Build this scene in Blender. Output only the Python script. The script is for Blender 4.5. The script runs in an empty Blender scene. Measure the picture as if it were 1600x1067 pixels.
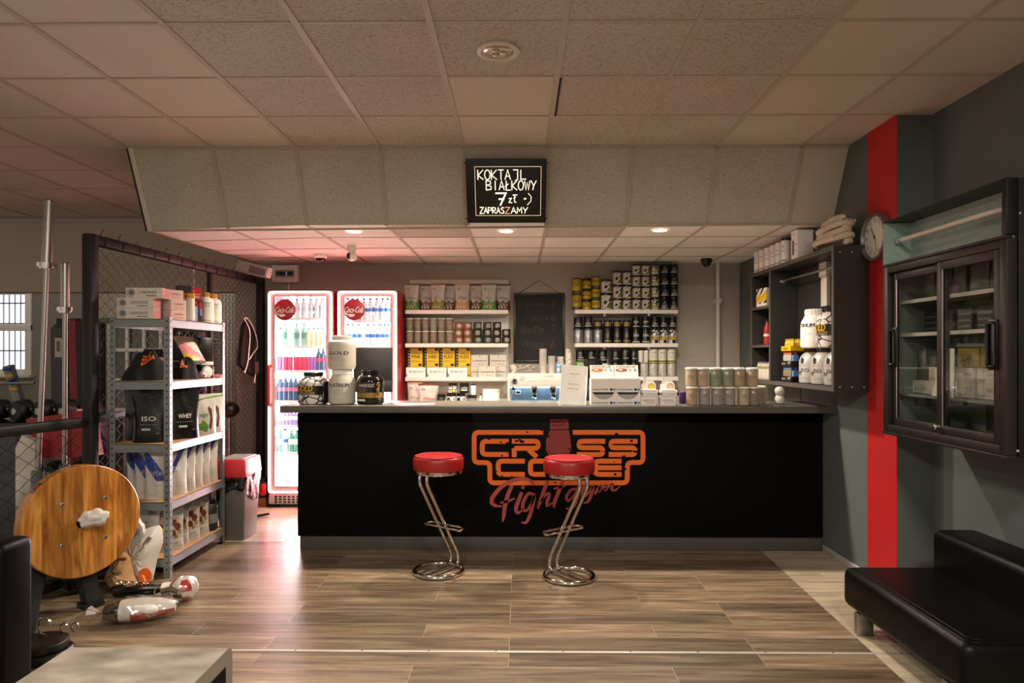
import bpy, bmesh, math, random
from mathutils import Vector, Matrix
random.seed(7)
PI = math.pi
scene = bpy.context.scene
COL = scene.collection

# ---------------------------------------------------------------- camera, world, exposure
F_PX, YAW = 1070.0, math.radians(0.64)          # focal length in pixels of a 1600 px wide frame, slight turn to the left
cam_d = bpy.data.cameras.new('camera')
cam_d.sensor_width = 36.0
cam_d.lens = 36.0 * F_PX / 1600.0
cam_d.shift_y = 22.5 / 1600.0
cam_d.clip_start = 0.05
cam = bpy.data.objects.new('camera', cam_d)
cam.location = (0, 0, 1.5)
cam.rotation_euler = (PI / 2, 0, YAW)
COL.objects.link(cam)
scene.camera = cam

world = bpy.data.worlds.new('world')
scene.world = world
world.use_nodes = True
world.node_tree.nodes['Background'].inputs[0].default_value = (1.0, 0.87, 0.75, 1)
world.node_tree.nodes['Background'].inputs[1].default_value = 0.52

vs = scene.view_settings
vs.view_transform = 'Standard'
vs.look = 'None'
vs.gamma = 1.0
vs.use_curve_mapping = False
vs.exposure = 0.2

SPOT_W, SPOT_COL = 165.0, (1.0, 0.87, 0.71)
NEON_S, FRIDGE_S = 34.0, 26.0
FILL_W, FILL_COL = 125.0, (1.0, 0.90, 0.78)
COFFEE_W = 5.0

# ---------------------------------------------------------------- measuring helpers (sight lines from the viewpoint to real distances)
_rt = Vector((math.cos(YAW), math.sin(YAW), 0)); _fw = Vector((-math.sin(YAW), math.cos(YAW), 0)); _o = Vector((0, 0, 1.5))
def _ray(px, py): return _rt * ((px - 800) / F_PX) + _fw + Vector((0, 0, (556 - py) / F_PX))
def atY(px, py, y): d = _ray(px, py); return _o + d * (y / d.y)
def atX(px, py, x): d = _ray(px, py); return _o + d * (x / d.x)
def atZ(px, py, z): d = _ray(px, py); return _o + d * ((z - 1.5) / d.z)
def X(px, y): return atY(px, 556, y).x
def Z(py, y, px=812): return atY(px, py, y).z

# ---------------------------------------------------------------- materials
def lin(h):
    h = h.lstrip('#')
    c = [int(h[i:i + 2], 16) / 255 for i in (0, 2, 4)]
    return tuple((v / 12.92 if v <= .04045 else ((v + .055) / 1.055) ** 2.4) for v in c) + (1,)
MATS = {}
def mat(name, hexc, rough=.5, metal=0., var=.06, scale=9., bump=0., bscale=60., emit=None, es=0., stretch=(1, 1, 1), coat=0., spec=.5):
    if name in MATS: return MATS[name]
    m = bpy.data.materials.new(name); m.use_nodes = True
    nt = m.node_tree; N = nt.nodes; L = nt.links
    b = N['Principled BSDF']
    c = lin(hexc)
    b.inputs['Roughness'].default_value = rough
    b.inputs['Metallic'].default_value = metal
    b.inputs['Specular IOR Level'].default_value = spec
    b.inputs['Coat Weight'].default_value = coat
    tc = N.new('ShaderNodeTexCoord'); mp = N.new('ShaderNodeMapping'); mp.inputs['Scale'].default_value = stretch
    L.new(tc.outputs['Object'], mp.inputs[0])
    nz = N.new('ShaderNodeTexNoise'); nz.inputs['Scale'].default_value = scale; nz.inputs['Detail'].default_value = 4
    L.new(mp.outputs[0], nz.inputs['Vector'])
    mx = N.new('ShaderNodeMix'); mx.data_type = 'RGBA'
    mx.inputs[6].default_value = tuple(max(0, v * (1 - var * 2)) for v in c[:3]) + (1,)
    mx.inputs[7].default_value = tuple(min(1, v * (1 + var * 2)) for v in c[:3]) + (1,)
    L.new(nz.outputs['Fac'], mx.inputs[0]); L.new(mx.outputs[2], b.inputs['Base Color'])
    if bump > 0:
        n2 = N.new('ShaderNodeTexNoise'); n2.inputs['Scale'].default_value = bscale; n2.inputs['Detail'].default_value = 3
        L.new(mp.outputs[0], n2.inputs['Vector'])
        bp = N.new('ShaderNodeBump'); bp.inputs['Strength'].default_value = bump; bp.inputs['Distance'].default_value = .01
        L.new(n2.outputs['Fac'], bp.inputs['Height']); L.new(bp.outputs[0], b.inputs['Normal'])
    if emit:
        b.inputs['Emission Color'].default_value = lin(emit) if isinstance(emit, str) else tuple(emit) + (1,)
        b.inputs['Emission Strength'].default_value = es
    MATS[name] = m
    return m

def glass_mat(name, tint=(1, 1, 1), gloss=.06, rough=.02):
    m = bpy.data.materials.new(name); m.use_nodes = True
    nt = m.node_tree; N = nt.nodes; L = nt.links
    for n in list(N):
        if n.type == 'BSDF_PRINCIPLED': N.remove(n)
    out = [n for n in N if n.type == 'OUTPUT_MATERIAL'][0]
    tr = N.new('ShaderNodeBsdfTransparent'); tr.inputs[0].default_value = tuple(tint) + (1,)
    gl = N.new('ShaderNodeBsdfGlossy'); gl.inputs['Roughness'].default_value = rough
    fr = N.new('ShaderNodeFresnel'); fr.inputs[0].default_value = 1.45
    ad = N.new('ShaderNodeMath'); ad.operation = 'ADD'; ad.inputs[1].default_value = gloss - .04; ad.use_clamp = True
    L.new(fr.outputs[0], ad.inputs[0])
    ge = N.new('ShaderNodeNewGeometry')           # only the outer face of a pane mirrors; the inner face lets light through
    iv = N.new('ShaderNodeMath'); iv.operation = 'SUBTRACT'; iv.inputs[0].default_value = 1; L.new(ge.outputs['Backfacing'], iv.inputs[1])
    ml = N.new('ShaderNodeMath'); ml.operation = 'MULTIPLY'; L.new(ad.outputs[0], ml.inputs[0]); L.new(iv.outputs[0], ml.inputs[1])
    mx = N.new('ShaderNodeMixShader')
    L.new(ml.outputs[0], mx.inputs[0]); L.new(tr.outputs[0], mx.inputs[1]); L.new(gl.outputs[0], mx.inputs[2])
    L.new(mx.outputs[0], out.inputs[0])
    MATS[name] = m
    return m

def node_mat(name, rough=.5):
    m = bpy.data.materials.new(name); m.use_nodes = True
    b = m.node_tree.nodes['Principled BSDF']; b.inputs['Roughness'].default_value = rough
    MATS[name] = m
    return m, m.node_tree.nodes, m.node_tree.links, b

def ramp(N, stops):
    r = N.new('ShaderNodeValToRGB')
    while len(r.color_ramp.elements) < len(stops): r.color_ramp.elements.new(.5)
    for e, (p, c) in zip(r.color_ramp.elements, stops): e.position = p; e.color = lin(c)
    return r

def planks(name, cols, pw, ph, rough, seed=0., gap='#a4917a', dark=.46):
    m, N, L, b = node_mat(name, rough)
    tc = N.new('ShaderNodeTexCoord'); mp = N.new('ShaderNodeMapping'); mp.inputs['Location'].default_value = (seed, seed * .37, 0)
    L.new(tc.outputs['Object'], mp.inputs[0])
    br = N.new('ShaderNodeTexBrick')
    br.inputs['Scale'].default_value = 1.0; br.inputs['Brick Width'].default_value = pw; br.inputs['Row Height'].default_value = ph
    br.inputs['Mortar Size'].default_value = .0016; br.inputs['Mortar Smooth'].default_value = .2; br.offset = .37; br.offset_frequency = 3
    br.inputs['Color1'].default_value = (0, 0, 0, 1); br.inputs['Color2'].default_value = (1, 1, 1, 1); br.inputs['Mortar'].default_value = (.5, .5, .5, 1)
    L.new(mp.outputs[0], br.inputs['Vector'])
    ms = N.new('ShaderNodeMapping'); ms.inputs['Scale'].default_value = (1.1, 14, 1); L.new(tc.outputs['Object'], ms.inputs[0])
    off = N.new('ShaderNodeVectorMath'); off.operation = 'ADD'
    L.new(ms.outputs[0], off.inputs[0])
    sc = N.new('ShaderNodeVectorMath'); sc.operation = 'SCALE'; sc.inputs['Scale'].default_value = 7.0
    L.new(br.outputs['Color'], sc.inputs[0]); L.new(sc.outputs[0], off.inputs[1])
    n1 = N.new('ShaderNodeTexNoise'); n1.inputs['Scale'].default_value = 1.6; n1.inputs['Detail'].default_value = 8; n1.inputs['Roughness'].default_value = .62; n1.inputs['Distortion'].default_value = .5
    L.new(off.outputs[0], n1.inputs['Vector'])
    rp = ramp(N, [(.30, cols[0]), (.47, cols[1]), (.60, cols[2]), (.75, cols[3])]); L.new(n1.outputs['Fac'], rp.inputs[0])
    hs = N.new('ShaderNodeMix'); hs.data_type = 'RGBA'; hs.blend_type = 'MULTIPLY'
    r2 = N.new('ShaderNodeMapRange'); r2.inputs['To Min'].default_value = 1 - dark; r2.inputs['To Max'].default_value = 1.12
    L.new(br.outputs['Color'], r2.inputs['Value'])
    hs.inputs[0].default_value = 1; L.new(rp.outputs[0], hs.inputs[6])
    cb = N.new('ShaderNodeCombineColor')
    for i in range(3): L.new(r2.outputs[0], cb.inputs[i])
    L.new(cb.outputs[0], hs.inputs[7])
    mo = N.new('ShaderNodeMix'); mo.data_type = 'RGBA'; L.new(br.outputs['Fac'], mo.inputs[0]); L.new(hs.outputs[2], mo.inputs[6]); mo.inputs[7].default_value = lin(gap)
    L.new(mo.outputs[2], b.inputs['Base Color'])
    bp = N.new('ShaderNodeBump'); bp.inputs['Strength'].default_value = .12; bp.inputs['Distance'].default_value = .004
    L.new(n1.outputs['Fac'], bp.inputs['Height']); L.new(bp.outputs[0], b.inputs['Normal'])
    return m

def fissured(name, base, fiss, scale=(60, 190, 190), amount=.57):
    m, N, L, b = node_mat(name, .9)
    tc = N.new('ShaderNodeTexCoord'); mp = N.new('ShaderNodeMapping'); mp.inputs['Scale'].default_value = scale
    L.new(tc.outputs['Object'], mp.inputs[0])
    n1 = N.new('ShaderNodeTexNoise'); n1.inputs['Scale'].default_value = 1.3; n1.inputs['Detail'].default_value = 3; n1.inputs['Distortion'].default_value = .3
    L.new(mp.outputs[0], n1.inputs['Vector'])
    rp = N.new('ShaderNodeValToRGB'); rp.color_ramp.elements[0].position = amount; rp.color_ramp.elements[1].position = amount + .05
    rp.color_ramp.elements[0].color = lin(base); rp.color_ramp.elements[1].color = lin(fiss)
    L.new(n1.outputs['Fac'], rp.inputs[0])
    n2 = N.new('ShaderNodeTexNoise'); n2.inputs['Scale'].default_value = 2.2; L.new(tc.outputs['Object'], n2.inputs['Vector'])
    mx = N.new('ShaderNodeMix'); mx.data_type = 'RGBA'; mx.blend_type = 'MULTIPLY'; mx.inputs[0].default_value = .25
    L.new(rp.outputs[0], mx.inputs[6]); L.new(n2.outputs['Fac'], mx.inputs[7]); L.new(mx.outputs[2], b.inputs['Base Color'])
    bp = N.new('ShaderNodeBump'); bp.inputs['Strength'].default_value = .35; bp.inputs['Distance'].default_value = .004; bp.invert = True
    L.new(n1.outputs['Fac'], bp.inputs['Height']); L.new(bp.outputs[0], b.inputs['Normal'])
    return m

def cells(name, c1, c2, scale, width=.06, rough=.3):
    m, N, L, b = node_mat(name, rough)
    tc = N.new('ShaderNodeTexCoord')
    v = N.new('ShaderNodeTexVoronoi'); v.feature = 'DISTANCE_TO_EDGE'; v.inputs['Scale'].default_value = scale
    L.new(tc.outputs['Object'], v.inputs['Vector'])
    r = N.new('ShaderNodeMath'); r.operation = 'GREATER_THAN'; r.inputs[1].default_value = width; L.new(v.outputs['Distance'], r.inputs[0])
    mx = N.new('ShaderNodeMix'); mx.data_type = 'RGBA'; L.new(r.outputs[0], mx.inputs[0])
    mx.inputs[6].default_value = lin(c2); mx.inputs[7].default_value = lin(c1); L.new(mx.outputs[2], b.inputs['Base Color'])
    return m

def wood_mat(name, cols, sx=9., rough=.35, stave=.055):
    m, N, L, b = node_mat(name, rough)
    tc = N.new('ShaderNodeTexCoord')
    sp = N.new('ShaderNodeSeparateXYZ'); L.new(tc.outputs['Object'], sp.inputs[0])
    dv = N.new('ShaderNodeMath'); dv.operation = 'DIVIDE'; dv.inputs[1].default_value = stave; L.new(sp.outputs['X'], dv.inputs[0])
    fl = N.new('ShaderNodeMath'); fl.operation = 'FLOOR'; L.new(dv.outputs[0], fl.inputs[0])
    wn = N.new('ShaderNodeTexWhiteNoise'); wn.noise_dimensions = '1D'; L.new(fl.outputs[0], wn.inputs['W'])
    mp = N.new('ShaderNodeMapping'); mp.inputs['Scale'].default_value = (sx * 2.2, sx, sx * .25); L.new(tc.outputs['Object'], mp.inputs[0])
    ad = N.new('ShaderNodeVectorMath'); ad.operation = 'ADD'; L.new(mp.outputs[0], ad.inputs[0])
    s2 = N.new('ShaderNodeVectorMath'); s2.operation = 'SCALE'; s2.inputs['Scale'].default_value = 9; L.new(wn.outputs['Color'], s2.inputs[0]); L.new(s2.outputs[0], ad.inputs[1])
    nz = N.new('ShaderNodeTexNoise'); nz.inputs['Scale'].default_value = 1.2; nz.inputs['Detail'].default_value = 7; nz.inputs['Distortion'].default_value = 1.2; L.new(ad.outputs[0], nz.inputs['Vector'])
    rp = ramp(N, [(.3, cols[0]), (.48, cols[1]), (.7, cols[2])]); L.new(nz.outputs['Fac'], rp.inputs[0])
    mr = N.new('ShaderNodeMapRange'); mr.inputs['To Min'].default_value = .62; mr.inputs['To Max'].default_value = 1.1; L.new(wn.outputs['Value'], mr.inputs['Value'])
    cb = N.new('ShaderNodeCombineColor')
    for i in range(3): L.new(mr.outputs[0], cb.inputs[i])
    mx = N.new('ShaderNodeMix'); mx.data_type = 'RGBA'; mx.blend_type = 'MULTIPLY'; mx.inputs[0].default_value = 1
    L.new(rp.outputs[0], mx.inputs[6]); L.new(cb.outputs[0], mx.inputs[7]); L.new(mx.outputs[2], b.inputs['Base Color'])
    return m

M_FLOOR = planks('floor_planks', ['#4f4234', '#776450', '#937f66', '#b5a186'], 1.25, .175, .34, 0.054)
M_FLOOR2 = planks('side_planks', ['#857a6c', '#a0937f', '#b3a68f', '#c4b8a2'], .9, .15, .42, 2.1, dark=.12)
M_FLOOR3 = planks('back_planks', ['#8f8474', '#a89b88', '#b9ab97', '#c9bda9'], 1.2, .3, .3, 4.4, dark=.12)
M_TILE = fissured('fissured_tile', '#c6bcac', '#8b7f70')
M_TILEV = fissured('fissured_bulkhead_tile', '#c9c2b1', '#a2998a', (52, 52, 230), .57)
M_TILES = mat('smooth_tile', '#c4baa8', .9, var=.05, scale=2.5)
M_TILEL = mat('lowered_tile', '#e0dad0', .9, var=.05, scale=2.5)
M_BAR = mat('ceiling_bar', '#b0a592', .6)
M_BARD = mat('ceiling_gap', '#0a0908', .9)
M_WALLB = mat('back_wall_paint', '#a79d92', .85, var=.04, scale=1.5, bump=.05)
M_WALLR = mat('slate_wall_paint', '#565d5a', .75, var=.07, scale=1.2, bump=.06)
M_RED = mat('red_wall_paint', '#b01216', .6, var=.05, scale=2)
M_GYM = mat('gym_wall_paint', '#b5aa98', .85, var=.04, scale=1.5)
M_GYMG = mat('gym_wall_grey', '#8f8c80', .8, var=.05, scale=1.2)
M_WHITE = mat('white_plastic', '#f1ede5', .4, var=.02)
M_WHITEM = mat('white_melamine', '#e6e0d6', .45, var=.02)
M_OFFW = mat('off_white', '#cfc8bb', .5, var=.03)
M_BLACK = mat('black_plastic', '#0c0b0b', .35, var=.1)
M_BLACKM = mat('black_matte', '#0b0a0a', .8, var=.1, bump=.1)
M_DARK = mat('charcoal', '#1d1b1a', .5, var=.08)
M_CHROME = mat('chrome', '#d8d4cc', .1, 1., var=.03)
M_STEEL = mat('brushed_steel', '#a8a49c', .35, 1., var=.06, stretch=(1, 1, 12))
M_GALV = mat('galvanised_steel', '#7f8585', .42, .55, var=.1, scale=14)
M_GREY = mat('mid_grey', '#6d6a66', .5)
M_LGREY = mat('light_grey', '#a9a59e', .5)
M_TXT = mat('ink_black', '#16130f', .6, var=0)
M_TXTG = mat('ink_grey', '#77716a', .6, var=0)
M_TXTW = mat('ink_white', '#e8e4dc', .5, var=0)
M_YEL = mat('yellow_print', '#e2b506', .4, var=.04)
M_YELC = mat('yellow_can', '#b89a10', .3, var=.08)
M_OLIVE = mat('olive_print', '#7a7424', .4)
M_ORANGE = mat('orange_print', '#e0641a', .6, var=.06)
M_AMBER = mat('amber_cap', '#c8801c', .3, var=.1)
M_REDP = mat('red_print', '#b01e1e', .4)
M_BLUEP = mat('blue_print', '#1c3f9a', .35)
M_LBLUE = mat('light_blue_print', '#5a8fd0', .4)
M_GREENP = mat('green_print', '#4f7f2a', .4)
M_BROWNP = mat('brown_print', '#5a2a1c', .4)
M_TAN = mat('tan_print', '#b48a54', .45)
M_SILVER = mat('silver_print', '#8f8f90', .3, .6)
M_PINK = mat('pink_print', '#d98a8a', .4)
M_PURPLE = mat('purple_print', '#4b2a6a', .4)
M_GOLD = mat('gold_print', '#9a7a3c', .35, .4)
M_CELL = cells('white_shards', '#e0dcd4', '#0c0b0b', 16, .055)
M_CELLS = cells('white_shards_small', '#d8d4cc', '#0c0b0b', 30, .08)
M_LEATH = mat('black_leather', '#070606', .42, var=.15, scale=5, bump=.05, bscale=180, spec=.14)
M_REDL = mat('red_leatherette', '#9c1519', .38, var=.05, bump=.05, bscale=120)
M_WOOD = wood_mat('oiled_staves', ['#7a4312', '#b27026', '#d69a4a'])
M_CHIP = mat('chipboard', '#a9825a', .8, var=.12, scale=40)
M_GLASS = glass_mat('clear_glass')
M_GLASSC = glass_mat('cooler_glass', (.93, .95, .93), .045)
M_PLASTIC = glass_mat('clear_film', (.90, .90, .90), .30, .16)
M_NEON = mat('red_neon', '#ff4030', .5, var=0, emit=(1.0, .28, .28), es=NEON_S)
M_FLIT = mat('lit_fridge_panel', '#ffffff', .6, var=0, emit=(.95, .98, 1.0), es=FRIDGE_S)

# ---------------------------------------------------------------- mesh builder
def T(x, y=None, z=None): return Matrix.Translation(x if y is None else (x, y, z))
def R(a, ax): return Matrix.Rotation(math.radians(a), 4, ax)
def S(x, y, z): return Matrix.Diagonal((x, y, z, 1))

_fonts = {}
def glyphs(s, bold):
    k = (s, bold)
    if k not in _fonts:
        c = bpy.data.curves.new('lettering', 'FONT'); c.body = s; c.resolution_u = 2; c.offset = min(bold, 0)
        o = bpy.data.objects.new('lettering', c)
        me = bpy.data.meshes.new_from_object(o)
        vsx = [tuple(v.co[:2]) for v in me.vertices]; fs = [tuple(p.vertices) for p in me.polygons]
        bpy.data.objects.remove(o); bpy.data.curves.remove(c); bpy.data.meshes.remove(me)
        xs = [v[0] for v in vsx] or [0]; ys = [v[1] for v in vsx] or [0]
        _fonts[k] = (vsx, fs, min(xs), max(xs), min(ys), max(ys))
    return _fonts[k]

def catmull(pts, n=6, closed=False):
    P = [Vector(p) for p in pts]; out = []
    m = len(P)
    rng = range(m if closed else m - 1)
    for i in rng:
        p1, p2 = P[i], P[(i + 1) % m]
        p0 = P[i - 1] if (i > 0 or closed) else p1 * 2 - p2
        p3 = P[(i + 2) % m] if (i + 2 < m or closed) else p2 * 2 - p1
        for k in range(n):
            t = k / n
            out.append(.5 * ((2 * p1) + (p2 - p0) * t + (2 * p0 - 5 * p1 + 4 * p2 - p3) * t * t + (3 * p1 - p0 - 3 * p2 + p3) * t ** 3))
    if not closed: out.append(P[-1])
    return out

def rounded(pts, r, n=4, closed=False):
    P = [Vector(p) for p in pts]; out = []; m = len(P)
    for i in range(m):
        if not closed and i in (0, m - 1): out.append(P[i]); continue
        a, b, c = P[i - 1], P[i], P[(i + 1) % m]
        d1 = (a - b); d2 = (c - b); q = min(r, d1.length * .5, d2.length * .5)
        s, e = b + d1.normalized() * q, b + d2.normalized() * q
        for k in range(n + 1):
            t = k / n
            out.append(s * (1 - t) ** 2 + b * 2 * t * (1 - t) + e * t * t)
    return out

class MB:
    def __init__(s, M=None):
        s.v = []; s.f = []; s.mi = []; s.sm = []; s.mats = []; s.M = M or Matrix()
    def mid(s, m):
        if m not in s.mats: s.mats.append(m)
        return s.mats.index(m)
    def raw(s, verts, faces, m, smooth=False, M=None):
        MM = s.M @ M if M is not None else s.M
        b = len(s.v)
        s.v += [MM @ Vector(v) for v in verts]
        ms = m if isinstance(m, list) else None
        flip = MM.determinant() < 0
        for k, f in enumerate(faces):
            f = tuple(b + i for i in f)
            s.f.append(f[::-1] if flip else f); s.mi.append(s.mid(ms[k] if ms else m)); s.sm.append(smooth)
        return s
    def box(s, a, b, m, bev=0., seg=2, M=None, smooth=False):
        x0, y0, z0 = (min(a[i], b[i]) for i in range(3)); x1, y1, z1 = (max(a[i], b[i]) for i in range(3))
        if bev <= 0:
            V = [(x0, y0, z0), (x1, y0, z0), (x1, y1, z0), (x0, y1, z0), (x0, y0, z1), (x1, y0, z1), (x1, y1, z1), (x0, y1, z1)]
            F = [(0, 3, 2, 1), (4, 5, 6, 7), (0, 1, 5, 4), (1, 2, 6, 5), (2, 3, 7, 6), (3, 0, 4, 7)]
            return s.raw(V, F, m, smooth, M)
        bm = bmesh.new()
        bmesh.ops.create_cube(bm, size=1, matrix=T((x0 + x1) / 2, (y0 + y1) / 2, (z0 + z1) / 2) @ S(x1 - x0, y1 - y0, z1 - z0))
        bmesh.ops.bevel(bm, geom=list(bm.edges), offset=min(bev, .49 * min(x1 - x0, y1 - y0, z1 - z0)), segments=seg, profile=.5, affect='EDGES')
        return s.bm(bm, m, True, M)
    def bm(s, bm, m, smooth=True, M=None):
        bm.verts.index_update()
        s.raw([tuple(v.co) for v in bm.verts], [tuple(v.index for v in f.verts) for f in bm.faces], m, smooth, M)
        bm.free(); return s
    def lathe(s, prof, m, seg=20, M=None, cap0=True, cap1=True, smooth=True, matf=None):
        n = len(prof); V = []; F = []; MS = []
        for r, z in prof:
            for k in range(seg):
                a = 2 * PI * k / seg; V.append((r * math.sin(a), -r * math.cos(a), z))
        for i in range(n - 1):
            for k in range(seg):
                k2 = (k + 1) % seg
                F.append((i * seg + k, i * seg + k2, (i + 1) * seg + k2, (i + 1) * seg + k))
                if matf: MS.append(matf(((k + .5) / seg * 360 + 180) % 360 - 180, (prof[i][1] + prof[i + 1][1]) / 2, i))
                else: MS.append(m[i] if isinstance(m, list) else m)
        if cap0: F.append(tuple(range(seg))[::-1]); MS.append(MS[0])
        if cap1: F.append(tuple((n - 1) * seg + k for k in range(seg))); MS.append(MS[len(MS) - 2 if cap0 else -1])
        return s.raw(V, F, MS, smooth, M)
    def cyl(s, p, q, r, m, seg=14, r2=None):
        p = Vector(p); q = Vector(q); d = q - p
        rot = d.to_track_quat('Z', 'Y').to_matrix().to_4x4()
        return s.lathe([(r, 0), (r if r2 is None else r2, d.length)], m, seg, T(p) @ rot)
    def tube(s, pts, r, m, seg=8, closed=False, up=None):
        P = [Vector(p) for p in pts]; n = len(P); V = []; F = []
        rr = r if isinstance(r, (list, tuple)) else [r] * n
        prev = None
        for i in range(n):
            a = P[i - 1] if (i > 0 or closed) else P[i]; b = P[(i + 1) % n] if (i < n - 1 or closed) else P[i]
            t = (b - a)
            if t.length < 1e-9: t = Vector((0, 0, 1))
            t.normalize()
            if prev is None:
                u = t.orthogonal().normalized() if up is None else (Vector(up) - t * t.dot(Vector(up))).normalized()
            else:
                u = prev - t * prev.dot(t)
                u = u.normalized() if u.length > 1e-6 else t.orthogonal().normalized()
            prev = u; w = t.cross(u)
            for k in range(seg):
                c = 2 * PI * k / seg
                V.append(P[i] + (u * math.cos(c) + w * math.sin(c)) * rr[i])
        for i in range(n if closed else n - 1):
            j = (i + 1) % n
            for k in range(seg):
                k2 = (k + 1) % seg
                F.append((i * seg + k, i * seg + k2, j * seg + k2, j * seg + k))
        if not closed:
            F.append(tuple(range(seg))[::-1]); F.append(tuple((n - 1) * seg + k for k in range(seg)))
        return s.raw(V, F, m, True)
    def ball(s, c, r, m, sc=(1, 1, 1), seg=16, M=None):
        bm = bmesh.new(); bmesh.ops.create_uvsphere(bm, u_segments=seg, v_segments=max(6, seg // 2), radius=r)
        return s.bm(bm, m, True, (M or Matrix()) @ T(c) @ S(*sc))
    def prism(s, poly, y0, y1, m, M=None, smooth=False):
        """polygon (x, z) given anticlockwise as seen from -Y, extruded from y0 (front) to y1"""
        n = len(poly)
        V = [(x, y0, z) for x, z in poly] + [(x, y1, z) for x, z in poly]
        F = [tuple(range(n)), tuple(range(n, 2 * n))[::-1]]
        F += [(i, n + i, n + (i + 1) % n, (i + 1) % n) for i in range(n)]
        return s.raw(V, F, m, smooth, M)
    def flat(s, poly, y, m, M=None):
        return s.raw([(x, y, z) for x, z in poly], [tuple(range(len(poly)))], m, False, M)
    def grid(s, fn, nu, nv, m, smooth=True, M=None, matf=None, closeu=False):
        V = [fn(i / nu, j / nv) for j in range(nv + 1) for i in range(nu if closeu else nu + 1)]
        w = nu if closeu else nu + 1; F = []; MS = []
        for j in range(nv):
            for i in range(nu):
                i2 = (i + 1) % w
                F.append((j * w + i, j * w + i2, (j + 1) * w + i2, (j + 1) * w + i))
                MS.append(matf((i + .5) / nu, (j + .5) / nv) if matf else m)
        return s.raw(V, F, MS, smooth, M)
    def stroke(s, pts, w, m, y=-.001, closed=False, M=None):
        """painted stroke: 2-D centre line (x, z) of width w lying in the plane y"""
        P = [Vector((p[0], p[1])) for p in pts]; n = len(P); V = []; F = []
        ww = w if isinstance(w, (list, tuple)) else [w] * n
        for i in range(n):
            a = P[i - 1] if (i > 0 or closed) else P[i]; b = P[(i + 1) % n] if (i < n - 1 or closed) else P[i]
            t1 = (P[i] - a); t2 = (b - P[i])
            t = (t1.normalized() if t1.length > 1e-9 else Vector((0, 0))) + (t2.normalized() if t2.length > 1e-9 else Vector((0, 0)))
            if t.length < 1e-6: t = t1 if t1.length > 0 else t2
            t.normalize(); nn = Vector((-t.y, t.x))
            k = 1.0
            if t1.length > 1e-9 and t2.length > 1e-9:
                k = 1 / max(.5, math.sqrt(max(0, (1 + t1.normalized().dot(t2.normalized())) / 2)))
            l, r_ = P[i] + nn * ww[i] / 2 * k, P[i] - nn * ww[i] / 2 * k
            V += [(l.x, y, l.y), (r_.x, y, r_.y)]
        for i in range(n if closed else n - 1):
            j = (i + 1) % n
            F.append((2 * i, 2 * i + 1, 2 * j + 1, 2 * j))
        return s.raw(V, F, m, False, M)
    def text(s, string, w, h, m, x=0., z=0., y=-.0012, wrap=None, bold=0., shear=0., M=None, just='c'):
        """lettering fitted to a w x h box centred on (x, z), facing -Y; wrap = radius of a round body"""
        if bold > 0:                                   # heavy print: two slightly shifted strikes
            dx = min(bold, .03) * h * .9
            s.text(string, w, h, m, x - dx, z, y, wrap, 0, shear, M)
            return s.text(string, w, h, m, x + dx, z, y - .0003, wrap, 0, shear, M)
        V0, F, x0, x1, y0, y1 = glyphs(string, bold)
        if not V0: return s
        kx = w / max(1e-6, x1 - x0); kz = h / max(1e-6, y1 - y0); V = []
        for a, b in V0:
            px = (a - (x0 + x1) / 2) * kx + x; pz = (b - (y0 + y1) / 2) * kz
            px += shear * pz; pz += z
            if wrap:
                t = px / wrap; V.append(((wrap - y) * math.sin(t), -(wrap - y) * math.cos(t), pz))
            else: V.append((px, y, pz))
        return s.raw(V, F, m, False, M)
    def build(s, name, parent=None, sharp=38):
        me = bpy.data.meshes.new(name)
        me.from_pydata([tuple(v) for v in s.v], [], s.f)
        for m in s.mats: me.materials.append(m)
        me.polygons.foreach_set('material_index', s.mi)
        me.polygons.foreach_set('use_smooth', s.sm)
        me.update()
        if any(s.sm): me.set_sharp_from_angle(angle=math.radians(sharp))
        o = bpy.data.objects.new(name, me); COL.objects.link(o)
        if parent: o.parent = parent
        return o

def thing(name, label, cat, loc=(0, 0, 0), rz=0., group=None):
    o = bpy.data.objects.new(name, None); COL.objects.link(o)
    o.empty_display_size = .05
    o.location = loc; o.rotation_euler = (0, 0, math.radians(rz)); o['label'] = label; o['category'] = cat
    if group: o['group'] = group
    return o
def tag(o, label, cat, group=None):
    o['label'] = label; o['category'] = cat
    if group: o['group'] = group
    return o
def struct(o): o['kind'] = 'structure'; return o
def dup(root):
    r = root.copy(); COL.objects.link(r)
    for ch in list(root.children):
        c = ch.copy(); COL.objects.link(c); c.parent = r
        for g in list(ch.children):
            d = g.copy(); COL.objects.link(d); d.parent = c
    return r
PROTO = {}
def inst(key, maker, loc, label, cat, group=None, rz=0.):
    """first use builds the thing, later uses copy it and its parts"""
    if key in PROTO: r = dup(PROTO[key])
    else: r = PROTO[key] = maker()
    r.location = loc; r.rotation_euler = (0, 0, math.radians(rz)); r['label'] = label; r['category'] = cat
    if group: r['group'] = group
    elif 'group' in r: del r['group']
    return r
ORD = ['first', 'second', 'third', 'fourth', 'fifth', 'sixth', 'seventh', 'eighth', 'ninth', 'tenth', 'eleventh', 'twelfth']
def where(i, n, side='left'):
    if n == 1: return 'only'
    if i == 0: return 'leftmost'
    if i == n - 1: return 'rightmost'
    return ORD[i] + ' from left'
# ================================================================ THE SETTING
H = 2.99; RW = 2.33; RW2 = 2.55; BW = 7.28
FT, FB = 4.87, 5.13                    # bulkhead: top and bottom edge distance
def lowz(x, y):                        # the lowered ceiling sags a little at its front left corner
    return 2.483 - .042 * max(0, (-x - 1.75) / 1.05) * (BW - y) / (BW - FB)

def box_struct(name, a, b, m, bev=0):
    return struct(MB().box(a, b, m, bev).build(name))

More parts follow.
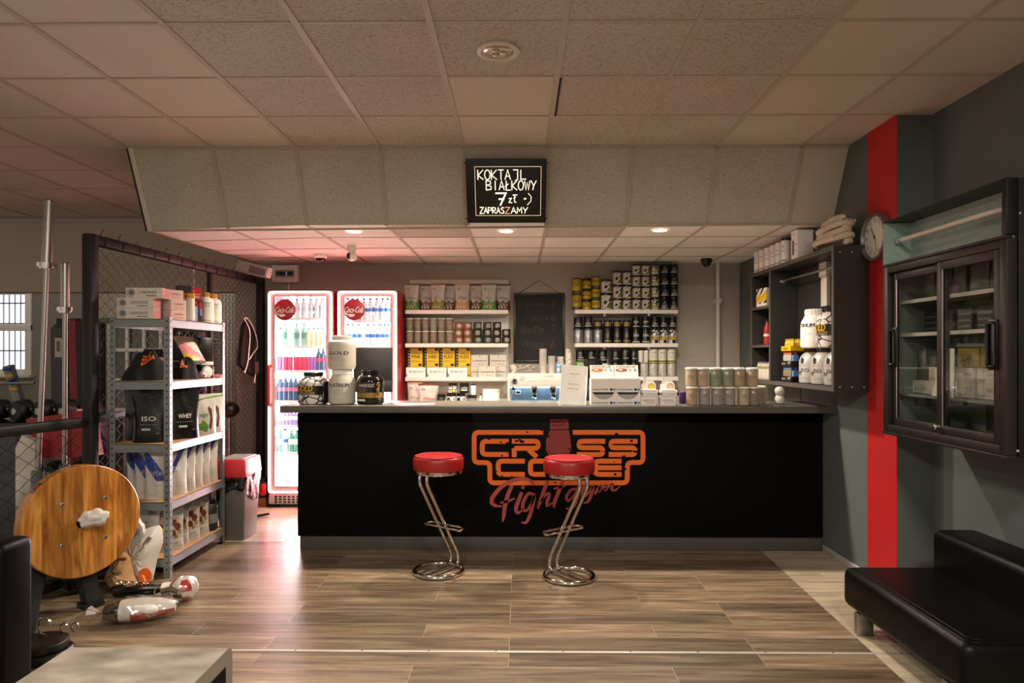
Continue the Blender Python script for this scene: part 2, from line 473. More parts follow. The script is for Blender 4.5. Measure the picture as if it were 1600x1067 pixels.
# floors
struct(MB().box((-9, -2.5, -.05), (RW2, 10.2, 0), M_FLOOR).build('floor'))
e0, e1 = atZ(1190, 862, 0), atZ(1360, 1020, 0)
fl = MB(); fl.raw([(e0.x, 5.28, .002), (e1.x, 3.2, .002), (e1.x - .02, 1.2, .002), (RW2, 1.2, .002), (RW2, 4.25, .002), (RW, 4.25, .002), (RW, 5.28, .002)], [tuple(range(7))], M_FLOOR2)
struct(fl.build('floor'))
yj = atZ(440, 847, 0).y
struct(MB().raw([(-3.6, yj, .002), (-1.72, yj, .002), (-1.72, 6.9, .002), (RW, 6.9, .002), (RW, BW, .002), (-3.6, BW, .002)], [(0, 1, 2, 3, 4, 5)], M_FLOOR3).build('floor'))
st = MB()
p, q = atZ(365, 1016.5, 0), atZ(1420, 1018.5, 0)
y0 = p.y
st.box((-2.7, y0 - .011, 0), (2.02, y0 + .011, .004), mat('strip_alu', '#b9b2a6', .4, .2), .0015)
for k in range(14): st.cyl((-2.5 + k * .34, y0, .003), (-2.5 + k * .34, y0, .0050), .005, M_DARK, 8)
struct(st.build('trim_1'))

# right wall with its projecting pier
w = MB()
w.prism([(RW, 0), (RW + .5, 0), (RW + .5, 3.05), (RW, 3.05)], 4.25, BW, M_WALLR)
w.prism([(RW2, 0), (RW + .5, 0), (RW + .5, 3.05), (RW2, 3.05)], -2.5, 4.25, M_WALLR)
struct(w.build('wall_right'))
struct(MB().box((RW - .003, 4.253, 0), (RW + .01, 4.61, H), M_RED).build('trim_2'))
bb = MB(); bb.box((RW - .014, 4.62, 0), (RW, 5.27, .055), M_LGREY, .004); bb.box((RW2 - .014, -2, 0), (RW2, 4.24, .055), M_LGREY, .004)
struct(bb.build('baseboard_right'))
# dado panel of the dark right wall behind the counter
a, b_ = X(1141, BW), 0
struct(MB().box((RW - .006, 5.7, .2), (RW, 6.9, 1.42), mat('dado_paint', '#57544d', .7)).build('trim_3'))
# back wall, header above the opening to the gym
struct(MB().box((-3.03, BW, 0), (RW + .5, BW + .12, 3.05), M_WALLB).build('wall_back'))
zs = Z(456, BW, 80)
struct(MB().box((-9, BW, zs), (-3.03, BW + .2, 3.05), M_GYM).build('wall_header'))
struct(MB().box((-9, BW - .03, 2.925), (-3.03, BW, 2.965), M_LGREY).build('trim_4'))
# gym room behind
GY = 10.0
wx0, wx1 = X(-60, GY), X(50, GY); wz0, wz1 = Z(586, GY, 30), Z(452, GY, 30)
gb = MB()
gb.box((-9, GY, 0), (wx0, GY + .15, 3.05), M_GYMG); gb.box((wx1, GY, 0), (-3.0, GY + .15, 3.05), M_GYMG)
gb.box((wx0, GY, 0), (wx1, GY + .15, wz0), M_GYMG); gb.box((wx0, GY, wz1), (wx1, GY + .15, 3.05), M_GYMG)
struct(gb.build('wall_gym'))
struct(MB().box((-3.03, BW + .12, 0), (-2.9, GY, 3.05), M_GYMG).build('wall_gym_right'))
struct(MB().box((-9, BW, 0), (-8.9, GY, 3.05), M_GYMG).build('wall_left'))
# gym window
wr = MB()
for a, b_ in (((wx0, wz0), (wx0 + .07, wz1)), ((wx1 - .09, wz0), (wx1, wz1)), ((wx0 + .07, wz0), (wx1 - .09, wz0 + .09)), ((wx0 + .07, wz1 - .08), (wx1 - .09, wz1))):
    wr.box((a[0], GY - .03, a[1]), (b_[0], GY + .08, b_[1]), M_WHITE, .01)
zm = Z(512, GY, 30)
wr.box((wx0, GY - .04, zm - .05), (wx1, GY + .08, zm + .05), M_WHITE, .01)
wo = struct(wr.build('window_1'))
M_DAY = mat('daylight_pane', '#eef4ff', .6, var=.0, emit=(.74, .86, 1.0), es=1.25)
MB().box((wx0, GY + .03, wz0), (wx1, GY + .05, wz1), M_DAY).build('pane', wo)
gr = MB()
k = wx0 + .1
while k < wx1 - .1:
    gr.box((k, GY + .005, wz0 + .09), (k + .012, GY + .02, wz1 - .08), M_LGREY); k += .085
for z in (wz0 + .35, wz0 + .75, wz0 + 1.05): gr.box((wx0, GY + .002, z), (wx1, GY + .02, z + .018), M_GREY)
gr.build('window_grille', wo)
MB().box((wx0 - .05, GY - .12, wz0 - .04), (wx1 + .04, GY, wz0), M_OFFW, .01).build('window_sill', wo)
# second gym window seen through the shelves: white lattice
lx0, lx1 = X(172, 9.2), X(330, 9.2); lz0, lz1 = Z(640, 9.2, 230), Z(500, 9.2, 230)
wr = MB()
n = 6
for k in range(n + 1):
    x = lx0 + (lx1 - lx0) * k / n; wr.box((x - .018, 9.19, lz0), (x + .018, 9.23, lz1), M_WHITE)
for k in range(4):
    z = lz1 - (lz1 - lz0) * k / 3; wr.box((lx0, 9.185, z - .022), (lx1, 9.235, z + .022), M_WHITE)
w2 = struct(wr.build('window_2'))
MB().box((lx0, 9.25, lz0), (lx1, 9.27, lz1), mat('dim_pane', '#6b665c', .2, var=.2, scale=2)).build('pane', w2)
struct(MB().box((lx0 - .35, 9.28, 0), (lx1 + .5, 9.4, 3.0), M_GYM).build('wall_partition'))

# ---- ceiling: individual tiles between bars
M_T = {0: M_TILE, 1: M_TILES}
cx0, cy0 = .2, 4.85
c = MB()
ks = range(-16, 4)
for k in ks:
    for j in range(-5, 13):
        x0, x1 = cx0 + .6 * k, cx0 + .6 * (k + 1); y1 = cy0 - .6 * j; y0_ = y1 - .6
        xa, xb = max(x0, -9), min(x1, RW2)
        if xb <= xa: continue
        if j < 0:
            if x0 > -2.8: continue
            xb = min(xb, -2.8)
            y1 = min(y1, BW)
            if y0_ >= BW: continue
        yb = min(y1, FT)if j >= 0 else y1
        smooth = (k <= -4 or k >= 2 or (k == -1 and j == 1) or (j == 0 and k == -1))
        c.raw([(xa, y0_, H), (xa, yb, H), (xb, yb, H), (xb, y0_, H)], [(0, 1, 2, 3)], M_TILES if smooth else M_TILE)
for k in ks:
    x = cx0 + .6 * k
    y_end = BW if x < -2.8 else FT
    c.box((x - .016, -2.5, H - .006), (x + .016, y_end, H + .02), M_BAR)
for j in range(-4, 13):
    y = cy0 - .6 * j
    if y > BW: continue
    c.box((-9, y - .009, H - .0045), (RW2 if j >= 0 else -2.8, y + .009, H + .02), M_BAR)
    c.box((-9, y + .009, H - .003), (RW2 if j >= 0 else -2.8, y + .013, H + .02), M_BARD)
c.box((cx0 + .014, 3.66, H - .007), (cx0 + .026, 4.24, H + .01), M_BARD)
c.box((-9, -2.5, H + .02), (RW2, BW, H + .06), M_TILES)
struct(c.build('ceiling'))
# ---- bulkhead (sloping front) and lowered ceiling
f = MB()
def fpt(x, t, off=0.):
    z1 = lowz(x, FB); y = FT + (FB - FT) * t; z = H + (z1 - H) * t
    return (x, y - off, z - off * .45)
xl = -2.80
edges = [xl] + [cx0 + .6 * k for k in range(-4, 4)] + [RW]
for i in range(len(edges) - 1):
    a_, b__ = edges[i], edges[i + 1]
    f.raw([fpt(a_, 0), fpt(a_, 1), fpt(b__, 1), fpt(b__, 0)], [(0, 1, 2, 3)], M_TILEV if i < 8 else M_TILES)
def strip(xa, xb, t0, t1, off, m):
    f.raw([fpt(xa, t0, off), fpt(xa, t1, off), fpt(xb, t1, off), fpt(xb, t0, off)] + [fpt(xa, t0), fpt(xa, t1), fpt(xb, t1), fpt(xb, t0)],
          [(0, 1, 2, 3), (4, 5, 1, 0), (3, 2, 6, 7), (1, 5, 6, 2), (4, 0, 3, 7)], m)
for x in edges[1:-1]: strip(x - .016, x + .016, 0, 1, .006, M_BAR)
strip(xl, RW, 0, .035, .006, M_BAR); strip(xl, xl + .035, 0, 1, .007, M_OFFW); strip(xl - .014, xl - .002, 0, 1.0, .008, M_DARK)
strip(xl, RW, .985, 1.01, .005, M_BAR)
# closed left end and back of the bulkhead
zl = lowz(xl, FB)
f.raw([(xl, FT, H), (xl, FB, zl), (xl, BW, 2.483), (xl, BW, H)], [(0, 3, 2, 1)], M_TILES)
struct(f.build('wall_bulkhead'))
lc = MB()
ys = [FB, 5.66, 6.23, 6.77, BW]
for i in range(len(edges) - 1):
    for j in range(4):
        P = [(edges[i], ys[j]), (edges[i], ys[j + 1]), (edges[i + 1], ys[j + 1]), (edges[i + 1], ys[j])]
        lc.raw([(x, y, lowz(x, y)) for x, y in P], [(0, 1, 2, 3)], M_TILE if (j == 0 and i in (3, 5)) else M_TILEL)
def lbar(xa, ya, xb, yb, m, d):
    lc.raw([(xa, ya, lowz(xa, ya) - d), (xa, yb, lowz(xa, yb) - d), (xb, yb, lowz(xb, yb) - d), (xb, ya, lowz(xb, ya) - d),
            (xa, ya, lowz(xa, ya)), (xa, yb, lowz(xa, yb)), (xb, yb, lowz(xb, yb)), (xb, ya, lowz(xb, ya))],
           [(0, 1, 2, 3), (4, 5, 1, 0), (3, 2, 6, 7), (1, 5, 6, 2), (4, 0, 3, 7)], m)
for x in edges[1:-1]: lbar(x - .012, FB, x + .012, BW, M_BAR, .005)
for y in ys[1:-1]:
    for i in range(len(edges) - 1):
        lbar(edges[i], y - .009, edges[i + 1], y + .009, M_BAR, .004); lbar(edges[i], y + .009, edges[i + 1], y + .014, M_BARD, .003)
lc.raw([(xl, FB, zl), (xl, BW, 2.483), (xl + .03, BW, 2.477), (xl + .03, FB, zl - .006)], [(0, 1, 2, 3)], M_BAR)
struct(lc.build('ceiling'))
# pipe in the corner
pp = MB(); px_ = X(1122, 7.2)
pp.tube([(px_, 7.2, 0), (px_, 7.2, 2.47)], .022, M_OFFW, 10); pp.box((px_ - .03, 7.17, 2.05), (px_ + .03, BW, 2.1), M_OFFW, .004)
struct(pp.build('trim_5'))

# ================================================================ CEILING FITTINGS
def downlight():
    t = thing('downlight', '', 'lamp')
    m = MB(); m.lathe([(.07, 0), (.072, -.004), (.058, -.007), (.052, -.002)], M_WHITE, 24, cap0=False, cap1=False); m.build('ring', t)
    e = MB(); e.lathe([(.054, -.0025), (.054, -.0015)], mat('lamp_lens', '#fff3df', .4, var=0, emit=(1, .86, .66), es=30), 20); e.build('lens', t)
    l = bpy.data.lights.new('bulb', 'SPOT'); l.energy = SPOT_W; l.color = SPOT_COL; l.spot_size = math.radians(168); l.spot_blend = .9; l.shadow_soft_size = .05
    lo = bpy.data.objects.new('bulb', l); COL.objects.link(lo); lo.parent = t; lo.location = (0, 0, -.03)
    return t
sx = []
for i, (px, py) in enumerate(((553, 362.5), (791, 362), (1031, 360.5))):
    p = atZ(px, py, 2.475); z = lowz(p.x, p.y) - .001
    inst('downlight', downlight, (p.x, p.y, z), 'lit recessed spotlight in lowered ceiling, ' + ('above the fridges', 'below the drinks sign', 'above the right wall shelves')[i], 'lamp', 'lit spotlights over the counter')
p = atZ(779, 79, H)
t = thing('recessed_lamp', 'unlit round recessed ceiling lamp with glass rim above the sign', 'lamp', (p.x, p.y, H))
m = MB(); m.lathe([(.105, 0), (.105, -.010), (.088, -.014), (.075, -.006)], M_OFFW, 32, cap0=False, cap1=False); m.build('rim', t)
m = MB(); m.lathe([(.076, -.004), (.06, -.012), (.03, -.010), (.001, -.009)], mat('lamp_glass', '#b9a78f', .12, .2, var=.2, scale=30), 28, cap0=False, cap1=False)
for k in range(3): m.ball((.028 * math.cos(k * 2.1), .028 * math.sin(k * 2.1), -.012), .02, MATS['lamp_glass'], (1, 1, .4), 12)
m.build('lamp_reflector', t)
# unseen square panel lamps, added to the ceiling for the frontal light
def added_panel_lamp():
    t = thing('added_panel_lamp', '', 'lamp')
    m = MB()
    for a, b in (((-.3, -.3), (.3, -.27)), ((-.3, .27), (.3, .3)), ((-.3, -.27), (-.27, .27)), ((.27, -.27), (.3, .27))): m.box((a[0], a[1], -.012), (b[0], b[1], 0), M_WHITE, .002)
    m.build('frame', t)
    MB().box((-.27, -.27, -.006), (.27, .27, -.002), mat('panel_diffuser', '#fff6e8', .5, var=0, emit=(1, .9, .78), es=4)).build('diffuser', t)
    l = bpy.data.lights.new('lamp_glow', 'AREA'); l.shape = 'SQUARE'; l.size = .54; l.energy = FILL_W; l.color = FILL_COL
    lo = bpy.data.objects.new('lamp_glow', l); COL.objects.link(lo); lo.parent = t; lo.location = (0, 0, -.02)
    return t
for i, (x, y) in enumerate(((-1.3, .3), (1.1, .3))):
    inst('added_panel_lamp', added_panel_lamp, (x, y, H - .007), 'added unseen square panel lamp in the ceiling towards the ' + ('coffee table', 'leather bench')[i], 'lamp', 'added ceiling panel lamps')
# dome cameras
p = atZ(501, 399, 2.47)
t = thing('dome_camera', 'white dome security camera with tinted bubble on lowered ceiling', 'camera', (p.x, p.y, lowz(p.x, p.y)))
MB().lathe([(.062, 0), (.062, -.03), (.052, -.04)], M_WHITE, 24).build('base', t)
m = MB(); m.lathe([(.046 * math.cos(a), -.04 - .042 * math.sin(a)) for a in [k * PI / 12 for k in range(7)]], mat('smoked_dome', '#2a1c18', .05, var=0), 24); m.build('dome', t)
p = atZ(550, 386, 2.47)
t = thing('ball_camera', 'white swivelling ball security camera right of the dome one', 'camera', (p.x, p.y, lowz(p.x, p.y)))
m = MB(); m.lathe([(.040, 0), (.040, -.02), (.030, -.05), (.026, -.07)], M_WHITE, 20); m.build('base', t)
m = MB(); m.ball((0, 0, -.095), .045, M_WHITE, (1, 1, 1), 20); m.ball((-.020, -.030, -.095), .022, M_BLACK, (1, .8, 1.4), 12); m.build('camera_ball', t)
p = atZ(1110, 403, 2.47)
t = thing('dome_camera', 'black dome security camera in the right ceiling corner', 'camera', (p.x, 6.95, lowz(p.x, 6.9)))
MB().lathe([(.058, 0), (.058, -.03), (.05, -.04)], M_BLACK, 24).build('base', t)
m = MB(); m.lathe([(.045 * math.cos(a), -.04 - .045 * math.sin(a)) for a in [k * PI / 12 for k in range(7)]], M_BLACK, 24); m.build('dome', t)

# ---- menu sign on the bulkhead
GL = {'K': [[(0, 0), (0, 1)], [(.95, 1), (.05, .45), (1, 0)]], 'T': [[(0, 1), (1, 1)], [(.5, 1), (.5, 0)]],
      'O': [[(.5 + .5 * math.cos(a), .5 + .5 * math.sin(a)) for a in [k * PI / 6 for k in range(13)]]],
      'A': [[(0, 0), (.5, 1), (1, 0)], [(.2, .35), (.8, .35)]], 'J': [[(.1, 1), (1, 1), (1, .1), (.5, 0)]], 'L': [[(0, 1), (0, 0), (1, 0)]],
      'Ł': [[(.15, 1), (.15, 0), (1, 0)], [(-.1, .35), (.6, .68)]], 'I': [[(.5, 0), (.5, 1)]], 'W': [[(0, 1), (.25, 0), (.5, .8), (.75, 0), (1, 1)]],
      'B': [[(0, 0), (0, 1), (.8, .95), (.85, .65), (.1, .52), (.95, .4), (.9, .08), (0, 0)]], 'Y': [[(0, 1), (.5, .45), (1, 1)], [(.5, .45), (.35, 0)]],
      'Z': [[(0, 1), (1, 1), (0, 0), (1, 0)]], 'P': [[(0, 0), (0, 1), (.9, .9), (.9, .55), (0, .45)]],
      'R': [[(0, 0), (0, 1), (.9, .9), (.85, .55), (.05, .48), (1, 0)]], 'S': [[(.95, .9), (.4, 1), (.05, .75), (.9, .35), (.7, .02), (0, .08)]],
      'M': [[(0, 0), (.1, 1), (.5, .35), (.9, 1), (1, 0)]], '7': [[(0, .95), (1, .95), (.45, 0)], [(.3, .5), (.85, .5)]],
      'z': [[(0, .9), (.8, 1), (.1, .1), (1, 0)]], 'l': [[(.3, 1), (.3, .1), (1, 0)], [(0, .55), (.8, .75)], [(-.3, 1), (1.4, 1.02)]],
      '=': [[(0, .3), (1, .4)], [(0, .75), (1, .85)]], ')': [[(.2, 1), (1, .7), (.9, .3), (0, 0)]]}
def written(mb, s_, x, z, w, h, lw, m, gap=.22, y=-.002):
    n = len(s_); cw = w / (n + gap * (n - 1))
    for i, ch in enumerate(s_):
        if ch == ' ': continue
        ww = cw * (.4 if ch == 'I' else 1)
        for pl in GL[ch]:
            mb.stroke([(x + i * cw * (1 + gap) + u * ww + (cw - ww) / 2, z + v * h) for u, v in pl], lw, m, y)
pa, pb = atY(728, 254, 4.90), atY(854, 346, 5.05)
sw, sh = .575, .46
slope = math.degrees(math.atan2(FB - FT, H - 2.48))
zc = (H + 2.483) / 2
tx = (atY(791, 300, 4.95)).x
yc = 4.965; zc = Z(300, 4.955)
t = thing('menu_sign', 'black illuminated writing board with handwritten cocktail offer on the bulkhead', 'sign', (tx, yc - .03, zc))
t.rotation_euler = (math.radians(slope), 0, 0)
def SG(zx, zy): return ((zx - 508) / 724 * sw, (388 - zy) / 513 * sh)
m = MB(); m.box((-sw / 2, -.008, -sh / 2), (sw / 2, .012, sh / 2), M_BLACK, .003)
for a_ in ((-sw / 2 - .004, sh / 2 - .03), (sw / 2 + .004, sh / 2 - .03), (-sw / 2 - .004, -sh / 2 + .03), (sw / 2 + .004, -sh / 2 + .03)): m.ball((a_[0], .004, a_[1]), .006, M_DARK)
m.build('board', t)
M_GLOW = mat('lit_marker', '#fff6dc', .5, var=0, emit=(1, .90, .66), es=1.3)
M_GLOWD = mat('lit_edge', '#e8d0a8', .5, var=0, emit=(1, .80, .52), es=.45)
M_GLOWR = mat('lit_marker_red', '#ff7a50', .5, var=0, emit=(1, .42, .25), es=1.0)
m = MB()
(ax, az), (bx, bz) = SG(228, 190), SG(822, 582)
m.stroke([(ax, az), (bx, az), (bx, bz), (ax, bz)], .0042, M_GLOWD, -.0095, True)
def SW(s_, x0, y0, x1, y1, lw=.0060, mm=M_GLOW, gap=.22):
    (a0, b0), (a1, b1) = SG(x0, y1), SG(x1, y0); written(m, s_, a0, b0, a1 - a0, b1 - b0, lw, mm, gap, -.0095)
SW('KOKTA', 255, 215, 548, 292); SW('J', 566, 215, 612, 300); SW('L', 640, 215, 690, 288); SW('BIAŁKOWY', 328, 300, 780, 375); SW('7', 410, 395, 505, 500, .011); SW('z', 530, 440, 562, 478, .006); SW('l', 575, 415, 600, 475, .006)
SW('=', 668, 438, 690, 455, .004); SW(')', 700, 400, 735, 495, .0045); SW('ZAPRAS', 265, 515, 490, 565, .0055); SW('Z', 498, 515, 540, 565, .0055, M_GLOWR); SW('AMY', 552, 515, 705, 565, .0055)
m.build('lettering', t)
m = MB(); m.box((-sw / 2 + .02, -.004, -sh / 2 - .022), (sw / 2 - .01, .008, -sh / 2), M_WHITE); m.build('ledge', t)

# fuse box and emergency lamp
pa, pb = atY(424.5, 414, 7.2), atY(466, 441, 7.2)
t = thing('fuse_box', 'white fuse box with window of switches beside the left fridge top', 'fuse box', ((pa.x + pb.x) / 2, BW, pb.z))
bw, bh = pb.x - pa.x, pa.z - pb.z
MB().box((-bw / 2, -.085, 0), (bw / 2, 0, bh), M_WHITE, .008).build('housing', t)
m = MB(); m.box((-bw * .36, -.09, bh * .28), (bw * .36, -.084, bh * .72), M_LGREY, .003)
for k in range(9): m.box((-bw * .33 + k * bw * .073, -.094, bh * .38), (-bw * .33 + k * bw * .073 + bw * .06, -.088, bh * .62), M_DARK if k != 5 else M_WHITE)
m.build('switch_panel', t)
m = MB(); m.cyl((.02, -.02, -.001), (.02, -.02, -.12), .012, M_OFFW, 8); m.build('conduit', t)
pa, pb = atY(396, 414, 6.6), atY(424, 434, 6.6)
t = thing('emergency_lamp', 'grey box emergency lamp sticking out below the ceiling near the fuse box', 'lamp', (pa.x, 6.6, pa.z - .04))
t.rotation_euler = (0, math.radians(14), math.radians(-8))
MB().box((-.16, -.04, -.05), (.17, .05, .05), M_LGREY, .008).build('housing', t)
MB().box((-.02, -.048, -.04), (.15, -.038, .03), M_GREY, .004).build('lens', t)
# ================================================================ COUNTER
CY, CT = 5.28, 1.13
cl, cr = X(465, CY), RW - .004
M_PANEL = mat('black_front_panel', '#050505', .65, var=.15, scale=3, spec=.1)
M_TOP = mat('grey_worktop', '#5d5850', .33, var=.10, scale=6)
t = thing('bar_counter', 'long black reception counter with grey top and orange gym emblem', 'counter', ((cl + cr) / 2, CY, 0))
ox = -(cl + cr) / 2
def LG(zx, zy): p = atY(730 + zx * .18125, 660 + zy * .18125, CY); return (p.x + ox, p.z)
PXM = .18125 * 5.28 / F_PX          # metres per zoom pixel
m = MB(); m.box((cl + ox, 0, .107), (cr + ox, .03, 1.085), M_PANEL, .002); m.box((cl + ox, 0.03, .107), (cl + ox + .03, .60, 1.085), M_PANEL)
m.build('front_panel', t)
m = MB(); m.box((cl + ox + .012, .02, 0), (cr + ox, .10, .107), mat('plinth_grey', '#4a4742', .5), .002); m.build('plinth', t)
tl = X(437, 5.05)
m = MB(); m.box((tl + ox, 5.05 - CY, CT - .052), (cr + ox, 5.66 - CY, CT), M_TOP, .004); m.build('worktop', t)
m = MB(); m.box((cl + ox + .03, .05, .70), (cr + ox, .66, .73), M_DARK)
for k in range(5): m.box((cl + ox + .4 + k * .85, .05, .0), (cl + ox + .42 + k * .85, .60, .70), M_DARK)
m.build('inner_desk', t)
# emblem
M_LOGO = mat('emblem_orange', '#ee6c14', .6, var=.05, scale=20)
M_LOGOR = mat('emblem_red', '#8a2c28', .6, var=.15, scale=30)
M_LOGOR2 = mat('script_red', '#a8443e', .6, var=.10, scale=30)
m = MB()
def LS(pts, w, mm, y=-.0012, r=34, closed=False, cm=False):
    P = catmull(pts, 6, closed) if cm else rounded(pts, r, 4, closed)
    m.stroke([LG(a.x, a.y) for a in P], w * PXM if not isinstance(w, list) else [q * PXM for q in w], mm, y, closed)
LS([(655, 85), (60, 85), (60, 345), (195, 345), (195, 520), (1380, 520), (1380, 345), (1515, 345), (1515, 85), (910, 85)], 41, M_LOGO, r=40)
for pl in ([(358, 162), (130, 162), (130, 275), (358, 275)], [(385, 162), (612, 162), (612, 222), (405, 222)], [(1190, 162), (965, 162), (965, 218), (1168, 218), (1168, 276), (945, 276)],
           [(1468, 162), (1240, 162), (1240, 218), (1446, 218), (1446, 276), (1220, 276)], [(497, 333), (268, 333), (268, 447), (497, 447)], [(1330, 333), (1105, 333), (1105, 447), (1330, 447)],
           [(805, 333), (1030, 333), (1030, 390), (826, 390)]):
    LS(pl, 42, M_LOGO)
LS([(545, 333), (770, 333), (770, 447), (545, 447)], 42, M_LOGO, closed=True)
for pl in ([(405, 222), (405, 298)], [(530, 235), (600, 298)], [(826, 390), (826, 468)], [(950, 400), (1030, 468)], [(1105, 390), (1330, 390)]): LS(pl, 42, M_LOGO, -.0014)
gl = [(712, -30), (872, -30), (876, 60), (884, 110), (892, 150), (890, 180), (900, 205), (888, 250), (868, 300), (850, 330), (735, 330), (705, 290), (690, 255), (675, 235), (682, 205), (678, 150), (700, 100), (716, 60)]
m.flat([LG(*p_) for p_ in gl][::-1], -.0022, M_LOGOR)
LS([(722, 0), (826, -6)], 5, M_PANEL, -.003); LS([(726, 26), (826, 20), (826, -12)], 5, M_PANEL, -.003); LS([(716, 64), (880, 60)], 7, M_PANEL, -.003)
LS([(700, 240), (720, 270), (800, 275), (880, 262)], 5, M_PANEL, -.003)
for pl, w in (([(578, 540), (540, 498), (470, 484), (380, 505), (290, 560), (222, 640), (212, 690), (245, 716), (300, 722)], [14, 26, 30, 32, 34, 36, 34, 26, 12]),
              ([(388, 540), (352, 620), (326, 720), (316, 800), (306, 855)], [30, 36, 36, 30, 14]), ([(285, 692), (345, 680), (412, 652)], [14, 24, 12]),
              ([(470, 600), (440, 680), (420, 745), (440, 778), (490, 740)], [30, 34, 32, 24, 8]), ([(488, 545), (474, 570)], [22, 30]),
              ([(572, 622), (530, 612), (490, 670), (478, 735), (510, 760), (556, 690), (580, 625), (562, 720), (540, 800), (505, 862), (466, 858)], [22, 28, 30, 28, 22, 20, 26, 34, 32, 24, 10]),
              ([(696, 498), (660, 590), (630, 680), (606, 742)], [26, 34, 32, 16]), ([(632, 680), (680, 620), (708, 618), (690, 680), (690, 715), (735, 690)], [10, 22, 28, 30, 24, 8]),
              ([(828, 492), (790, 590), (752, 690), (748, 735)], [28, 34, 32, 14]), ([(745, 572), (800, 556), (852, 546)], [12, 22, 10]),
              ([(935, 568), (890, 585), (856, 640), (872, 672), (920, 630), (956, 566), (950, 640), (920, 715), (880, 742), (850, 738)], [20, 26, 26, 24, 18, 24, 30, 28, 20, 8]),
              ([(1008, 545), (990, 610), (1005, 640), (1050, 600), (1085, 545), (1070, 620), (1040, 680), (1000, 695)], [24, 26, 22, 18, 24, 28, 24, 8]),
              ([(1100, 618), (1120, 580), (1146, 548), (1138, 590), (1165, 560), (1196, 538), (1190, 580), (1222, 548), (1254, 530), (1246, 574), (1278, 582), (1318, 545)], [20, 22, 22, 22, 20, 22, 22, 20, 24, 26, 18, 6])):
    P = catmull(pl, 5); n = len(P); W = [w[min(len(w) - 1, int(i / 5))] * (1 - (i / 5) % 1) + w[min(len(w) - 1, int(i / 5) + 1)] * ((i / 5) % 1) for i in range(n)]
    m.stroke([LG(a.x, a.y) for a in P], [q * PXM for q in W], M_LOGOR2, -.0040)
rr = random.Random(3)
spots = [(290, 168), (400, 200), (345, 180), (455, 152), (1290, 100), (1265, 338), (1275, 447), (1350, 370), (1350, 290), (300, 462), (1416, 160), (1340, 330), (190, 140), (560, 470), (1180, 250), (300, 286), (250, 420), (1360, 400), (425, 160), (470, 165), (345, 260), (1450, 250), (520, 82), (640, 66), (760, 520), (385, 460), (700, 120), (880, 230)]
for cx_, cy_ in spots:
    n = 7; rad = rr.uniform(7, 17)
    m.flat([LG(cx_ + rad * rr.uniform(.5, 1.3) * math.cos(-k * 2 * PI / n) * 1.3, cy_ + rad * rr.uniform(.4, 1) * math.sin(-k * 2 * PI / n)) for k in range(n)][::-1], -.0031, M_PANEL)
m.build('emblem', t)

# ================================================================ BAR STOOLS
def stool(sg=1):
    t = thing('bar_stool', '', 'stool')
    m = MB(); pts = [(0, .715), (.165, .715), (.172, .722), (.174, .74), (.174, .785), (.170, .80), (.160, .810), (.155, .811), (.08, .820), (.001, .822)]
    m.lathe([(r, z) for r, z in pts], M_REDL, 48, cap0=False, cap1=True)
    m.tube([(.160 * math.cos(a), .160 * math.sin(a), .8105) for a in [k * PI / 24 for k in range(48)]], .0035, M_REDL, 6, True)
    m.tube([(.1745, 0, .716 + k * .0) if k == 0 else (.1745, 0.0, .716 + .085 * k / 4) for k in range(5)], .0025, M_REDL, 5)
    m.build('seat', t)
    m = MB(); m.lathe([(.155, .69), (.163, .692), (.166, .703), (.165, .716)], M_CHROME, 40); m.build('seat_ring', t)
    m = MB()
    m.tube([(.165 * math.cos(a), .165 * math.sin(a), .016) for a in [k * PI / 24 for k in range(48)]], .0155, M_CHROME, 10, True); m.build('base_ring', t)
    # local frame: the Z-bend lies in the plane of local X (+X = the side the seat bracket leans to)
    for s in (-1, 1):
        y = .034 * s
        P = rounded([(.150, y, .016), (-.165, y, .022), (-.165, y, .10), (.150, y, .640), (.140, y, .695)], .06, 7)
        MB().tube(P, .0125, M_CHROME, 10).build('leg', t)
    m = MB()
    fx = -.165 + .315 * (.315 - .10) / .54
    P = rounded([(fx - .022, -.125 * sg, .325), (fx + .040, -.145 * sg, .320), (fx + .040, .205 * sg, .320), (fx - .022, .185 * sg, .325)], .03, 6, True)
    m.tube(P, .0075, M_CHROME, 8, True); m.build('foot_rest', t)
    return t
p = atZ(685, 891, 0.016)
inst('stool', stool, (p.x, p.y, 0), 'red round bar stool on zigzag chrome legs, clear of the emblem on the left', 'stool', 'red bar stools', rz=-127)
p = atZ(889, 899, 0.016)
inst('stoolr', lambda: stool(-1), (p.x, p.y, 0), 'red round bar stool on zigzag chrome legs, standing before the emblem', 'stool', 'red bar stools', rz=-53)

# ================================================================ BENCH
p = atZ(1308, 880, .33)
t = thing('leather_bench', 'low black leather bench with backrest against the right wall', 'bench', (0, 0, 0))
bx0, by1, by0 = 1.80, 3.85, 2.79
def slab(name, a, b, par, bev=.04):
    m = MB(); m.box(a, b, M_LEATH, bev, 4); return m, par
m, _ = slab('seat', (bx0, by0, .115), (RW2 - .02, by1, .33), t, .045)
# stitched welt along the front and far edge
m.tube(rounded([(bx0 + .035, by1 - .06, .325), (bx0 + .035, by0 + .03, .326), (RW2 - .04, by0 + .03, .326)], .05, 5), .004, M_LEATH, 6)
m.tube(rounded([(bx0 + .06, by1 - .05, .3285), (bx0 + .06, by0 + .055, .329), (RW2 - .04, by0 + .055, .329)], .05, 5), .003, M_LEATH, 6)
m.build('seat', t)
m = MB(); m.box((2.28, by0 + .0, .28), (RW2 - .02, by1 - .02, .545), M_LEATH, .045, 4, M=T(0, 0, 0)); m.build('backrest', t)
for lx in (bx0 + .006, RW2 - .11):
    for ly in (by1 - .17, by0 + .12):
        MB().box((lx, ly, 0), (lx + .085, ly + .04, .12), M_STEEL, .002).build('leg', t)

